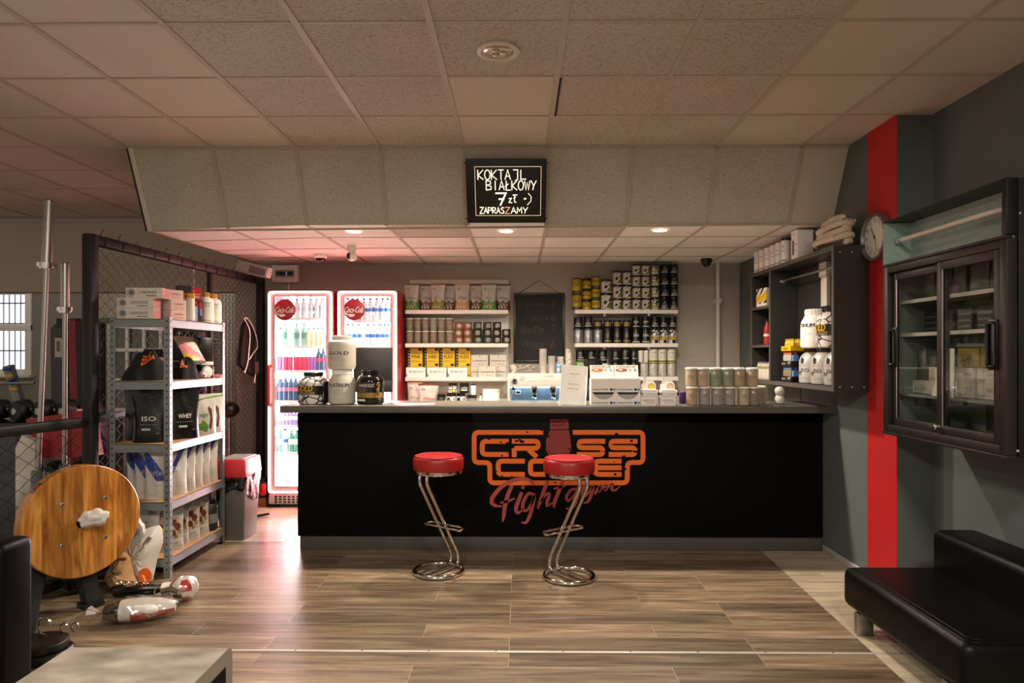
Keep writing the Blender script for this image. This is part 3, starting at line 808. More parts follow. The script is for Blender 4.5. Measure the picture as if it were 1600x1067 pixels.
# ================================================================ COFFEE TABLE
M_STONE = mat('stone_laminate', '#8d8478', .45, var=.5, scale=6, stretch=(1, 2.2, 1))
m = MB(); tx1, ty1, th = -1.045, 2.48, .45
prof = [(-2.75 + .0, th), (0, th)]
outer = [(1.50, th), (ty1 - .03, th), (ty1 - .009, th - .009), (ty1, th - .03), (ty1, 0), (ty1 - .055, 0), (ty1 - .055, th - .055), (1.50, th - .055)]
V = [(tx1, y, z) for y, z in outer] + [(-1.62, y, z) for y, z in outer]
n = len(outer)
m.raw(V, [tuple(range(n)), tuple(range(n, 2 * n))[::-1]] + [(i, n + i, n + (i + 1) % n, (i + 1) % n) for i in range(n)], [mat('stone_edge', '#8d8478', .5)] + [M_STONE] * 6 + [M_DARK, M_DARK, M_STONE])  # inner leg face and underside are charcoal
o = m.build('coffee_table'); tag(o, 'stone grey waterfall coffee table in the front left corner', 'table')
# the near end leg (out of view)
MB().box((-1.62, 1.50, 0), (tx1, 1.555, th - .055), M_STONE).build('leg_panel', o)

# ================================================================ ARMCHAIR
t = thing('armchair', 'black leather armchair at the left edge beside the coffee table', 'armchair', (-2.51, 2.62, 0))
m = MB(); m.box((-.36, .16, .06), (.385, .36, .72), M_LEATH, .035, 4); m.build('backrest', t)
m = MB(); m.box((-.34, -.40, .33), (.375, .17, .495), M_LEATH, .05, 4); m.build('seat_cushion', t)
m = MB(); m.box((-.36, -.40, .05), (.37, .17, .34), M_LEATH, .02, 3); m.build('base', t)
for x in (-.33, .30):
    for y in (-.36, .28): MB().box((x, y, 0), (x + .05, y + .05, .07), M_BLACK).build('leg', t)
# ================================================================ PRODUCT BUILDERS
def can_maker(name, r, h, body, lid, lidh=.014, deco=None, rim=.0, seg=22):
    def mk():
        t = thing(name, '', '')
        m = MB(); b = min(.006, r * .12)
        m.lathe([(r - b, 0), (r, b), (r, h - lidh - b), (r - b * .6, h - lidh)], body, seg)
        if deco: deco(m, r, h)
        m.build('body', t)
        m = MB(); q = r + rim
        m.lathe([(q, h - lidh), (q, h - .003), (q - .003, h), (.001, h)], lid, seg, cap1=False); m.build('lid', t)
        return t
    return mk
def band(m, r, z0, z1, mm, a0=-180, a1=180, e=.0006, n=None):
    """printed band on a round body between angles a0..a1 (degrees, 0 faces the front)"""
    n = n or max(2, int((a1 - a0) / 15)); q = r + e
    V = []
    for i in range(n + 1):
        a = math.radians(a0 + (a1 - a0) * i / n); V += [(q * math.sin(a), -q * math.cos(a), z0), (q * math.sin(a), -q * math.cos(a), z1)]
    m.raw(V, [(2 * i, 2 * i + 2, 2 * i + 3, 2 * i + 1) for i in range(n)], mm, True)
def diag(m, r, poly, mm, e=.0008):
    """small printed polygon (x, z) wrapped on the front of a round body"""
    q = r + e; step = r * .16
    def clip(P, sx_, lim):
        out = []
        for i in range(len(P)):
            a, b = P[i], P[(i + 1) % len(P)]; ia, ib = (a[0] - lim) * sx_ >= 0, (b[0] - lim) * sx_ >= 0
            if ia: out.append(a)
            if ia != ib: k = (lim - a[0]) / (b[0] - a[0]); out.append((lim, a[1] + (b[1] - a[1]) * k))
        return out
    x0, x1 = min(p[0] for p in poly), max(p[0] for p in poly); x = x0
    area = sum(poly[i][0] * poly[(i + 1) % len(poly)][1] - poly[(i + 1) % len(poly)][0] * poly[i][1] for i in range(len(poly)))
    P0 = list(poly) if area > 0 else list(poly)[::-1]
    while x < x1 - 1e-7:
        P = clip(clip(P0, 1, x), -1, min(x + step, x1)); x += step
        if len(P) > 2: m.raw([(q * math.sin(px / r), -q * math.cos(px / r), z) for px, z in P], [tuple(range(len(P)))], mm)
def carton_maker(name, w, d, h, body, deco=None, flap=True):
    """box with its front at y=0, back at y=d, centred on x"""
    def mk():
        t = thing(name, '', '')
        m = MB(); m.box((-w / 2, 0, 0), (w / 2, d, h), body, .002, 1)
        if deco: deco(m, w, d, h)
        m.build('carton_body', t)
        if flap:
            m = MB(); m.box((-w / 2 + .003, .003, h - .0005), (w / 2 - .003, d - .003, h + .0012), body); m.build('top_flap', t)
        return t
    return mk
def pouch_maker(name, w, h, d, matf, deco=None, sealm=None, base='silver_print', nu=14, nv=16, slump=0., name2='body'):
    """stand-up pouch, thin sealed top and full bottom, centred on the origin; matf(u 0..1, v 0..1)"""
    def mk():
        t = thing(name, '', '')
        rs = random.Random(int(w * 1e4 + h * 1e3) + 5)
        ph = rs.uniform(0, 6)
        def half(sgn):
            def fn(u, v):
                x = (u - .5) * w * (1 - .07 * math.sin(PI * min(1, v * 1.1)) * (1 if sgn < 0 else 1) + .03 * (v > .92))
                th = d / 2 * (1 - v ** 1.7) * (max(0, 1 - abs(2 * u - 1) ** 3.2)) ** .75
                th *= (.80 + .20 * min(1, v * 6)) if v < .17 else 1
                wr = .004 * math.sin(u * 11 + ph + v * 7) * math.sin(PI * u) * v * (1.1 - v) * 2
                y = sgn * (th + .0018) + (wr if sgn < 0 else 0) - slump * v * v * .3 + slump * .15
                return (x, y, v * h)
            return fn
        m = MB()
        f = half(-1); g = half(1)
        m.grid(f, nu, nv, None, True, matf=lambda u, v: MATS.get(matf(u, v)) if isinstance(matf(u, v), str) else matf(u, v))
        m.grid(lambda u, v: g(1 - u, v), nu, nv, None, True, matf=lambda u, v: MATS[base])
        # close sides and bottom
        for u0 in (0, 1):
            V = []
            for j in range(nv + 1): V += [f(u0, j / nv), g(u0, j / nv)]
            m.raw(V, [(2 * j, 2 * j + 1, 2 * j + 3, 2 * j + 2) if u0 == 1 else (2 * j, 2 * j + 2, 2 * j + 3, 2 * j + 1) for j in range(nv)], MATS[base])
        m.raw([f(i / nu, 0) for i in range(nu + 1)] + [g(i / nu, 0) for i in range(nu + 1)], [(i, nu + 1 + i, nu + 2 + i, i + 1) for i in range(nu)], MATS[base])
        if deco: deco(m, w, h, lambda u, v: f(u, v))
        m.build(name2, t)
        if sealm:
            m = MB(); top = f(.5, 1)
            m.box((-w * .51, top[1] - .003, h * .955), (w * .51, top[1] + .006, h + .004), sealm, .001, 1); m.build('top_seal', t)
        return t
    return mk
def pouch_text(m, fn, s_, u0, v0, uw, vh, w, h, mm, bold=0., shear=0., e=.003):
    """lettering that follows the front of a pouch"""
    V0, F, x0, x1, y0, y1 = glyphs(s_, 0); V = []
    for a, b in V0:
        q = (b - (y0 + y1) / 2) / (y1 - y0)
        u = u0 + (a - (x0 + x1) / 2) / (x1 - x0) * uw + shear * q * vh; v = v0 + q * vh
        p_ = fn(min(1, max(0, u)), min(1, max(0, v))); V.append((p_[0], p_[1] - e, p_[2]))
    m.raw(V, F, mm)
def pouch_patch(m, fn, pts, mm, e=.0018):
    n = len(pts); c = (sum(p_[0] for p_ in pts) / n, sum(p_[1] for p_ in pts) / n)
    ring1 = [(c[0] + (p_[0] - c[0]) * .5, c[1] + (p_[1] - c[1]) * .5) for p_ in pts]
    V = []
    for u, v in [c] + ring1 + list(pts):
        p_ = fn(min(1, max(0, u)), min(1, max(0, v))); V.append((p_[0], p_[1] - e, p_[2]))
    F = [(0, 1 + i, 1 + (i + 1) % n) for i in range(n)] + [(1 + i, 1 + n + i, 1 + n + (i + 1) % n, 1 + (i + 1) % n) for i in range(n)]
    m.raw(V, F, mm)
def tub_maker(name, r, h, body, lid, neck=.62, lidh=.03, deco=None, squat=.16, matf=None, seg=28):
    """rounded tub with shoulders and a ribbed screw lid"""
    def mk():
        t = thing(name, '', '')
        m = MB(); hb = h - lidh
        prof = [(r * .86, 0), (r * .97, h * .025), (r, h * .07), (r, h * .30), (r, hb - h * squat * 1.55), (r * .985, hb - h * squat * 1.2), (r * .93, hb - h * squat * .8), (r * .82, hb - h * squat * .42), (r * (neck + .06), hb - h * .03), (r * neck, hb - .004), (r * neck, hb)]
        m.lathe(prof, body, seg)
        if deco: deco(m, r, h)
        m.build('body', t)
        m = MB(); q = r * (neck + .035)
        m.lathe([(q, hb), (q, h - .004), (q - .004, h), (.001, h)], lid, seg, cap1=False)
        for k in range(28):
            a = 2 * PI * k / 28; m.box((q - .001, -.002, hb + .003), (q + .0015, .002, h - .006), lid, M=R(math.degrees(a), 'Z'))
        m.build('lid', t)
        return t
    return mk
def bottle_maker(name, r, h, liquid, cap, label=None, lz=(.35, .6), neck=.36, capm=None):
    def mk():
        t = thing(name, '', '')
        m = MB()
        m.lathe([(r * .8, 0), (r, h * .03), (r, h * .30), (r * .95, h * .34), (r, h * .40), (r, h * .62), (r * .9, h * .72), (r * .55, h * .84), (r * neck, h * .90), (r * neck, h * .93)], liquid, 14)
        m.build('body', t)
        m = MB(); m.lathe([(r * (neck + .06), h * .925), (r * (neck + .06), h * .995), (r * neck, h)], cap, 12); m.build('cap', t)
        if label:
            m = MB(); band(m, r, h * lz[0], h * lz[1], label, n=14, e=.001); m.build('label', t)
        return t
    return mk

# ================================================================ FRIDGES
M_FRED = mat('fridge_red', '#a8101a', .4, var=.08)
M_FFRAME = mat('fridge_frame', '#a39896', .3, var=.03)
M_DISC = mat('badge_red', '#9a1c26', .4, var=.05)
def fridge(x0, x1, y0, z1, label, left_open_px):
    t = thing('drinks_fridge', label, 'fridge', ((x0 + x1) / 2, y0, 0), group='lit red drinks fridges')
    w = (x1 - x0) / 2; d = BW - .04 - y0; zb = .17
    m = MB()
    m.box((-w, .04, .05), (-w + .03, d, z1), M_FRED, .004); m.box((w - .03, .04, .05), (w, d, z1), M_FRED, .004)
    m.box((-w + .03, d - .03, .05), (w - .03, d, z1), M_WHITE); m.box((-w + .03, .05, z1 - .05), (w - .03, d - .03, z1), M_FRED); m.box((-w + .03, .05, .05), (w - .03, d - .03, zb), M_WHITE)
    for k in range(3): m.box((w - .001, .10, .5 + k * .5), (w + .001, d - .06, .505 + k * .5), M_BROWNP)
    m.build('cabinet', t)
    # door: frame, glass, glow line, handle, badge
    m = MB(); fw = .068
    m.box((-w, 0, zb - .02), (-w + fw, .045, z1), M_FFRAME, .006); m.box((w - fw, 0, zb - .02), (w, .045, z1), M_FFRAME, .006)
    m.box((-w + fw, 0, zb - .02), (w - fw, .045, zb + .05), M_FFRAME); m.box((-w + fw, 0, z1 - .055), (w - fw, .045, z1), M_FFRAME)
    do = m.build('door', t)
    m = MB(); m.box((-w + fw, .018, zb + .05), (w - fw, .024, z1 - .055), M_GLASS); m.build('door_glass', do)
    m = MB(); P = rounded([(-w + .012, -.006, zb - .01), (w - .012, -.006, zb - .01), (w - .012, -.006, z1 - .012), (-w + .012, -.006, z1 - .012)], .03, 4, True)
    m.tube(P, .0068, M_NEON, 8, True); m.build('neon_line', do)
    m = MB(); m.tube(rounded([(-w + .025, 0, 1.02), (-w + .025, -.05, 1.02), (-w + .025, -.05, 1.40), (-w + .025, 0, 1.40)], .03, 4), .016, M_FRED, 10); m.build('handle', do)
    bx = -w + .165; bz = z1 - .185
    m = MB(); m.lathe([(.104, 0), (.104, .004), (.098, .006)], M_DISC, 36, M=T(bx, .012, bz) @ R(90, 'X'))
    m.text('Coca-Cola', .185, .06, M_TXTW, bx, bz, .0045, bold=.02, shear=.35)
    m.stroke(catmull([(bx - .095, bz - .035), (bx - .06, bz - .048), (bx - .0, bz - .05), (bx - .02, bz - .064), (bx - .05, bz - .062)], 5), [.012] * 21, M_TXTW, .0042)
    m.build('badge', do)
    # base grille
    m = MB(); m.box((-w, .02, .04), (w, .06, zb - .025), M_LGREY, .004)
    for a in range(12):
        for b in range(3): m.box((-w + .06 + a * (2 * w - .12) / 12, .016, .052 + b * .027), (-w + .06 + a * (2 * w - .12) / 12 + .026, .022, .068 + b * .027), M_BLACK)
    m.build('base_grille', t)
    for sx_ in (-1, 1): MB().cyl((sx_ * (w - .06), .1, 0), (sx_ * (w - .06), .1, .052), .022, M_BLACK).build('foot', t)
    # lit back panel and light strips
    m = MB(); m.box((-w + .035, d - .045, zb + .03), (w - .035, d - .035, z1 - .07), M_FLIT)
    m.build('light_panel', t)
    for sx_ in (-1, 1):
        MB().box((sx_ * (w - .045), .055, zb + .05), (sx_ * (w - .033), .07, z1 - .07), M_FLIT).build('light_strip', t)
    return t, d
M_WIRE = mat('shelf_white', '#e4e6e8', .4, var=.02)
FY = 6.70
fxl0, fxl1 = X(418.5, FY), X(519.5, FY); fxr0, fxr1 = X(527, FY), X(620.5, FY)
fz1 = Z(454, FY)
fL, fd = fridge(fxl0, fxl1, FY, fz1, 'lit drinks fridge standing left, beside the wire cage, neon outlined door', 0)
fR, _ = fridge(fxr0, fxr1, FY, fz1, 'lit drinks fridge standing right, behind the black screen, neon outlined door', 0)
def shelf_in(root, x0, x1, z):
    m = MB(); w = (x1 - x0) / 2 - .034
    m.box((-w, .09, z - .012), (w, fd - .05, z - .004), M_WIRE); m.box((-w, .075, z - .022), (w, .09, z + .006), M_WIRE, .003); m.build('shelf', root)
YB = FY + .16
M_PETC = mat('bottle_clear', '#dfeaf2', .15, var=.03); M_PETB = mat('bottle_blue', '#7fb4dc', .15, var=.1); M_TEAL = mat('bottle_teal', '#8fc4b8', .2); M_CREAM = mat('bottle_cream', '#e6dcb0', .25)
M_COLA = mat('bottle_dark', '#3a5670', .12, var=.1); M_GREENB = mat('bottle_green', '#5aa090', .15, var=.1); M_CANR = mat('can_red', '#c8305a', .3); M_CANV = mat('can_violet', '#8a5aa8', .3)
bt = {'water': bottle_maker('water_bottle', .030, .205, M_PETC, M_LBLUE, mat('pale_label', '#c8d8ea', .4), (.40, .55)),
      'wateb': bottle_maker('water_bottle', .032, .235, M_PETC, M_BLUEP, mat('blue_label', '#3a78c8', .4), (.42, .56)),
      'teal': bottle_maker('drink_bottle', .032, .235, M_TEAL, M_GREENB, mat('teal_label', '#5a9a86', .4)),
      'cream': bottle_maker('drink_bottle', .030, .19, M_CREAM, M_TXT, mat('cream_label', '#e8e2c4', .4)),
      'canr': can_maker('drink_can', .0255, .145, M_CANR, M_SILVER, .005), 'canv': can_maker('drink_can', .0255, .145, M_CANV, M_SILVER, .005),
      'dark': bottle_maker('cola_bottle', .030, .225, M_COLA, M_REDP, M_CANR, (.42, .58)), 'blue': bottle_maker('cola_bottle', .036, .235, M_COLA, M_LBLUE, mat('rose_label', '#c86a80', .4), (.42, .58)),
      'green': bottle_maker('drink_bottle', .032, .22, M_GREENB, M_GREENP, M_WHITE), 'purp': bottle_maker('drink_bottle', .026, .15, mat('bottle_lilac', '#9a8ac0', .2), M_WHITE, M_WHITE)}
bdesc = {'water': 'clear water bottle with pale cap', 'wateb': 'clear water bottle with blue cap and label', 'teal': 'teal drink bottle', 'cream': 'small cream drink bottle with black cap', 'canr': 'red slim drink can',
         'canv': 'violet slim drink can', 'dark': 'dark bottle with rose label', 'blue': 'blue soft drink bottle with rose label', 'green': 'green drink bottle', 'purp': 'small lilac bottle'}
def rowf(fr, side, shelf_name, py, kinds, pxs, x0, x1):
    z = Z(py, YB); shelf_in(fr, x0, x1, z)
    for i, (k, px) in enumerate(zip(kinds, pxs)):
        inst('f_' + k, bt[k], (X(px, YB), YB, z - .0035), f'{bdesc[k]}, {where(i, len(pxs))} on {shelf_name}, {side} fridge', 'can' if 'can' in k else 'bottle', f'drinks in the {side} fridge')
q = .1874
def zz(a): return [420 + v * q for v in a]
rowf(fL, 'left', 'top shelf', 497.5, ['water'] * 7, zz([98, 160, 235, 290, 350, 400, 448]), fxl0, fxl1)
rowf(fL, 'left', 'second shelf', 541, ['cream', 'teal', 'teal', 'teal', 'cream', 'cream', 'cream', 'cream'], zz([97, 135, 232, 295, 335, 372, 412, 450]), fxl0, fxl1)
rowf(fL, 'left', 'third shelf', 579, ['canv'] + ['canr'] * 6 + ['canv', 'canv', 'dark', 'dark'], zz([95, 140, 180, 225, 262, 298, 330, 358, 385, 416, 452]), fxl0, fxl1)
rowf(fL, 'left', 'fourth shelf', 626, ['blue'] * 7, zz([98, 142, 184, 225, 275, 330, 385]), fxl0, fxl1)
rowf(fL, 'left', 'fifth shelf', 664, ['purp'] * 6, zz([97, 128, 160, 190, 225, 260]), fxl0, fxl1)
rowf(fL, 'left', 'sixth shelf', 706, ['green', 'wateb', 'green', 'green', 'green'], zz([97, 138, 190, 235, 290]), fxl0, fxl1)
q2 = .15
def zr(a): return [520 + v * q2 for v in a]
rowf(fR, 'right', 'top shelf', 501.5, ['wateb'] * 8, zr([158, 206, 260, 325, 392, 458, 520, 572]), fxr0, fxr1)
rowf(fR, 'right', 'second shelf', 542, ['wateb'] * 8, zr([158, 210, 270, 365, 430, 490, 540, 578]), fxr0, fxr1)
for py in (590, 640, 700): shelf_in(fR, fxr0, fxr1, Z(py, YB))

# ================================================================ LEFT WALL SHELVES
def can_text(lines):
    def deco(m, r, h):
        for s_, w_, h_, z_, mm in lines: m.text(s_, min(w_, r * 1.7), h_, mm, 0, z_, wrap=r, bold=.01)
    return deco
SY = 7.00
lsx0, lsx1 = X(633, SY), X(794, SY)
t = thing('storage_shelf', 'white three tier wall shelf with back board, left of the chalkboard', 'shelf', ((lsx0 + lsx1) / 2, BW, 0))
w = (lsx1 - lsx0) / 2
m = MB(); m.box((-w + .01, -.018, .95), (w, 0, Z(437, 7.26)), M_WHITEM, .002); m.build('back_board', t)
LZ = [Z(484, SY), Z(536.5, SY), Z(589.5, SY)]
for z in LZ: MB().box((-w, SY - BW, z - .040), (w, -.018, z), M_WHITEM, .003).build('shelf', t)
# back worktop along the wall
WT = .95
m = MB(); m.box((fxr1 + .04, 6.42, WT - .04), (RW - .02, BW, WT), M_WHITEM, .003)
o = m.build('back_worktop'); tag(o, 'white worktop along the back wall under the wall shelves', 'worktop')
m = MB()
for k in range(5): m.box((fxr1 + .05 + k * .68, 6.46, .0), (fxr1 + .05 + k * .68 + .66, BW, WT - .04), M_WHITEM, .003)
m.build('base_units', o)

M_WGREY = mat('pouch_white', '#b5aea4', .38, var=.05, bump=.1, bscale=25)
def whey(capm, lowm, key):
    def mf(u, v):
        if v > .93: return capm
        lim = .34 + .05 * math.sin(u * 14 + key)
        return lowm if v < lim else 'pouch_white'
    def deco(m, w, h, fn):
        pouch_text(m, fn, 'FA', .27, .80, .18, .09, w, h, M_TXT, .02)
        pouch_text(m, fn, 'Whey', .53, .44, .62, .17, w, h, MATS[lowm] if lowm != 'tan_print' else M_BROWNP, .02, .2, .004)
        pouch_text(m, fn, 'protein', .62, .74, .36, .035, w, h, M_TXTG)
        for k in range(9): pouch_patch(m, fn, [(.2 + .07 * k + .05 * math.cos(a), .12 + .09 * ((k * 7) % 3) / 2 + .045 * math.sin(a)) for a in [i * PI / 3 for i in range(6)]], [M_OFFW, MATS[lowm], M_TAN][k % 3], .0028)
    return mf, deco
pcs = [(644, 'green'), (666, 'brown'), (684.5, 'olive'), (701.5, 'brown'), (722.5, 'tan'), (744.5, 'brown'), (764, 'green'), (786, 'brown')]
PM = {'green': (M_GREENP, 'green_print'), 'brown': (M_BROWNP, 'brown_print'), 'olive': (M_OLIVE, 'olive_print'), 'tan': (M_TAN, 'tan_print')}
for i, (px, c_) in enumerate(pcs):
    capm, lowm = PM[c_]
    mf, dc = whey(capm, lowm, i % 3)
    mf2 = (lambda f_: lambda u, v: f_(u, v))(mf)
    inst('whey_' + c_, pouch_maker('protein_pouch', .152, .275, .055, mf2, dc, capm, 'pouch_white'), (X(px, 7.10), 7.10 + (.029 if i % 2 else -.029), LZ[0] + .0005),
         f'white protein pouch with {c_} lower half, {where(i, 8)} on the top left shelf', 'pouch', 'protein pouches on the top left shelf', rz=(-6, 5, -8, 4, 0, 6, -4, 5)[i])
M_NUT = mat('nut_butter_can', '#6e5f4e', .35, var=.06); M_NUTG = mat('nut_butter_can_grey', '#76776a', .35, var=.06)
def nut_deco(m, r, h):
    band(m, r, h * .26, h * .80, mat('nut_label', '#85745f', .5, var=.05), -50, 50)
    m.text('NUTS', r * .8, h * .05, M_TXT, 0, h * .55, wrap=r); m.text('peanut cream', r * 1.1, h * .04, M_TXTG, 0, h * .45, wrap=r); m.text('FA', r * .3, h * .06, M_TXTW, -r * .4, h * .7, wrap=r)
def nutg_deco(m, r, h):
    band(m, r, h * .26, h * .80, mat('nut_label_grey', '#86867a', .5, var=.05), -50, 50)
    m.text('NUTS', r * .8, h * .05, M_TXT, 0, h * .55, wrap=r); m.text('peanut cream', r * 1.1, h * .04, M_TXTG, 0, h * .45, wrap=r)
for rw in range(2):
    for i, px in enumerate((640.6, 652.8, 665, 677.5, 690, 702.8)):
        g = (rw == 1 and i == 3)
        inst('nut_' + str(g), can_maker('nut_butter_can', .0375, .130, M_NUTG if g else M_NUT, M_OFFW, .012, nutg_deco if g else nut_deco), (X(px, 7.06), 7.06, LZ[1] + .0005 + rw * .1305),
             f'{"grey" if g else "brown"} nut butter can, {where(i, 6)} in the {("lower", "upper")[rw]} row of the middle left shelf', 'can', 'nut butter cans on the middle left shelf')
M_CANO = mat('can_orange_brown', '#8a5632', .35, var=.08); M_CANG = mat('can_dark_green', '#2c3b24', .3, var=.1); M_CANB = mat('can_dark_brown', '#2e2220', .3, var=.1)
def cream_deco(c1, c2):
    def deco(m, r, h):
        diag(m, r, [(r * .62 * math.cos(a) + r * .1, h * .5 + h * .30 * math.sin(a)) for a in [k * PI / 7 for k in range(14)]], c1)
        m.text('NUTS', r * 1.1, h * .22, c2, r * .1, h * .52, wrap=r, bold=.02, y=-.002)
        m.text('cream', r * .7, h * .1, c2, r * .1, h * .32, wrap=r, y=-.002)
    return deco
cols_ = [(717, 3, 'orange'), (731, 3, 'orange'), (746, 3, 'green'), (761.5, 3, 'green'), (776.5, 3, 'dark brown'), (791, 2, 'dark brown')]
CM = {'orange': (M_CANO, M_SILVER, M_TXTW), 'green': (M_CANG, M_LGREY, M_TXT), 'dark brown': (M_CANB, M_LGREY, M_TXT)}
for i, (px, n, c_) in enumerate(cols_):
    for k in range(n):
        b_, c1, c2 = CM[c_]
        inst('cream_' + c_, can_maker('cream_can', .045, .0725, b_, b_, .006, cream_deco(c1, c2)), (X(px, 7.07), 7.07, LZ[1] + .0005 + k * .073),
             f'small {c_} spread can, {("bottom", "middle" if n == 3 else "top", "top")[k]} of {where(i, 6)} stack on the middle left shelf', 'can', 'small spread cans on the middle left shelf', rz=(8, -5, 12)[k] + (10 if c_ == 'green' else 0))
# yellow supplement boxes, white boxes
def nap(word):
    def deco(m, w, d, h):
        x0 = -w / 2
        m.box((x0 + .001, -.001, .004), (x0 + .026, .0, h - .004), M_TXT)
        for k in range(9): m.box((x0 + .007, -.0018, .02 + k * h / 10), (x0 + .019, -.001, .034 + k * h / 10), M_LGREY)
        m.text('NAPALM', w * .62, h * .055, M_TXT, .014, h * .80, bold=.015); m.text(word, w * .62, h * .11, M_TXT, .014, h * .70, bold=.03)
        m.box((-.04, -.001, h * .52), (.05, 0, h * .535), M_OLIVE); m.box((-.04, -.001, h * .56), (.03, 0, h * .57), M_OLIVE)
        for zc_ in (h * .42, h * .95):
            m.flat([(w * .34 + .02 * math.cos(a), zc_ + .014 * math.sin(a)) for a in [k * PI / 8 for k in range(16)]], -.0012, M_TXT)
        m.box((-w * .28, -.001, h * .335), (w * .46, 0, h * .35), M_TXT); m.box((-w * .28, -.001, .012), (w * .46, 0, .022), M_TXT)
    return deco
for i, (px0, px1, wd) in enumerate(((636, 661, 'PAK'), (662.5, 686, 'SHRED'), (687.5, 710.5, 'FLEX'), (712, 735.5, 'FLEX'))):
    xa, xb = X(px0, 7.12), X(px1, 7.12)
    hh = Z(543.5, 7.12) - LZ[2]
    inst('nap' + wd, carton_maker('supplement_box', .152, .07, hh - .002, M_YEL, nap(wd)), ((xa + xb) / 2, 7.12, LZ[2] + .0005), f'tall yellow supplement box with black print, {where(i, 4)} on the lower left shelf', 'box', 'yellow boxes on the lower left shelf')
def bcaa_deco(m, w, d, h):
    m.text('BCAA 4:1:1', w * .72, h * .22, M_TXT, 0.004, h * .56, bold=.02); m.text('FA', w * .08, h * .09, M_TXT, -w * .38, h * .88); m.box((-w * .48, -.001, h * .05), (-w * .44, 0, h * .35), M_TXT)
    m.text('amino acids matrix', w * .42, h * .06, M_TXTG, -w * .12, h * .2); m.box((w * .4, -.001, h * .85), (w * .43, 0, h * .9), M_TXT); m.box((0, -.001, h * .88), (w * .3, 0, h * .9), M_TXTG)
for i, (px0, px1) in enumerate(((634.5, 664.5), (667, 697.5), (699.5, 730))):
    xa, xb = X(px0, 7.02), X(px1, 7.02)
    inst('bcaa', carton_maker('tablet_box', .198, .07, .10, M_WHITE, bcaa_deco), ((xa + xb) / 2, 7.02, LZ[2] + .0005), f'flat white tablet box with black print, {where(i, 3)} before the yellow boxes', 'box', 'white tablet boxes on the lower left shelf')
def lev_deco(m, w, d, h):
    m.text('LEVNGRAMOUN', w * .84, h * .13, M_TXT, 0, h * .47, bold=.02); m.box((-.004, -.001, h * .82), (.004, 0, h * .92), M_TXT)
    for k in range(5): m.box((-w * .3 + k * w * .15, -.001, h * .12), (-w * .26 + k * w * .15, 0, h * .22), M_TXT if k in (2, 3) else M_LGREY)
lv = carton_maker('capsule_box', .178, .07, .113, M_OFFW, lev_deco)
for i, (px, k, y) in enumerate(((749, 0, 7.13), (778, 0, 7.13), (749.3, 1, 7.13), (778.4, 1, 7.13), (761, 0, 7.03))):
    inst('lev', lv, (X(px, y), y, LZ[2] + .0005 + k * .1145), 'pale grey capsule box, ' + ('lower left one at the back', 'lower right one at the back', 'upper left one at the back', 'upper right one at the back', 'single one in front')[i] + ' of the lower left shelf', 'box', 'pale capsule boxes on the lower left shelf')
# below: items on the back worktop
Y6 = 6.86
mf, dc = whey(M_OLIVE, 'olive_print', 0)
inst('whey_olive_b', pouch_maker('protein_pouch', .15, Z(598.5, Y6) - WT, .09, lambda u, v: M_TAN if v > .93 else ('olive_print' if v < .3 else 'pouch_white'), dc, M_TAN, 'pouch_white'), (X(647, Y6), Y6 + .06, WT + .0005), 'white protein pouch with tan top, left one on the worktop below the shelves', 'pouch', 'pouches on the back worktop')
mf, dc = whey(M_BROWNP, 'red_print', 0)
inst('whey_brown_b', pouch_maker('protein_pouch', .20, Z(600, Y6) - WT, .10, lambda u, v: M_BROWNP if v > .93 else ('red_print' if v < .22 else 'pouch_white'), dc, M_BROWNP, 'pouch_white'), (X(669.5, Y6), Y6, WT + .0005), 'white protein pouch with brown top, right one on the worktop below the shelves', 'pouch', 'pouches on the back worktop')
def jar(name, px0, px1, pyt, body, lid, label, y=Y6, z0=None, deco=None, lidh=.03, cat='jar', grp=None):
    z0 = WT + .0005 if z0 is None else z0
    r = (X(px1, y) - X(px0, y)) / 2
    return inst(name + label, can_maker(name, r, Z(pyt, y) - z0, body, lid, lidh, deco), (X((px0 + px1) / 2, y), y, z0), label, cat, grp)
def bw_deco(m, r, h): m.box((-r * .5, -r - .0015, h * .12), (r * .55, -r * .8, h * .30), M_YEL)
jar('supplement_jar', 682.8, 695.8, 615.8, M_DARK, M_BLACK, 'small dark jar right of the brown topped pouch on the worktop', y=6.8)
j1 = jar('supplement_jar', 698, 712, 614, M_CELLS, M_BLACK, 'black and white shard patterned jar, left one on the worktop', y=6.8, deco=bw_deco)
j2 = jar('supplement_jar', 713.5, 727, 614, M_CELLS, M_BLACK, 'black and white shard patterned jar, right one on the worktop', y=6.8, deco=bw_deco)
jar('supplement_jar', 700.5, 714, 597.8, M_CELLS, M_BLACK, 'black and white jar stacked on the left patterned jar', y=6.8, z0=Z(614, 6.8) + .0005, deco=bw_deco)
jar('supplement_jar', 718.5, 733, 598, M_BLACK, M_BLACK, 'black jar with white lettering stacked on a patterned jar', y=6.8, z0=Z(614, 6.8) + .0005, deco=can_text([('OSTRO', .07, .015, .05, M_TXTW), ('____', .07, .010, .03, M_TXTW)]))
g = jar('supplement_jar', 729.5, 745, 617, mat('jar_grey', '#6e6c68', .35), M_BLACK, 'grey jar with wide black lid under the little white can', y=6.8)
jar('supplement_jar', 735.5, 743.5, 600, M_WHITE, M_BLACK, 'little white can with grey print standing on the grey jar', y=6.8, z0=Z(617, 6.8) + .0005, deco=can_text([('multi', .03, .012, .05, M_TXTG)]), lidh=.012)
inst('dropper', bottle_maker('small_bottle', .014, Z(615.5, 6.8) - WT, M_WHITE, M_BLACK, M_TXT, (.45, .6), .6), (X(751, 6.8), 6.8, WT + .0005), 'tiny white bottle with black cap left of the white tub', 'bottle')
jar('white_tub', 754, 781, 608, M_WHITE, M_WHITE, 'plain white round tub on the back worktop left of the coffee machine', y=6.8, lidh=.02, cat='tub')
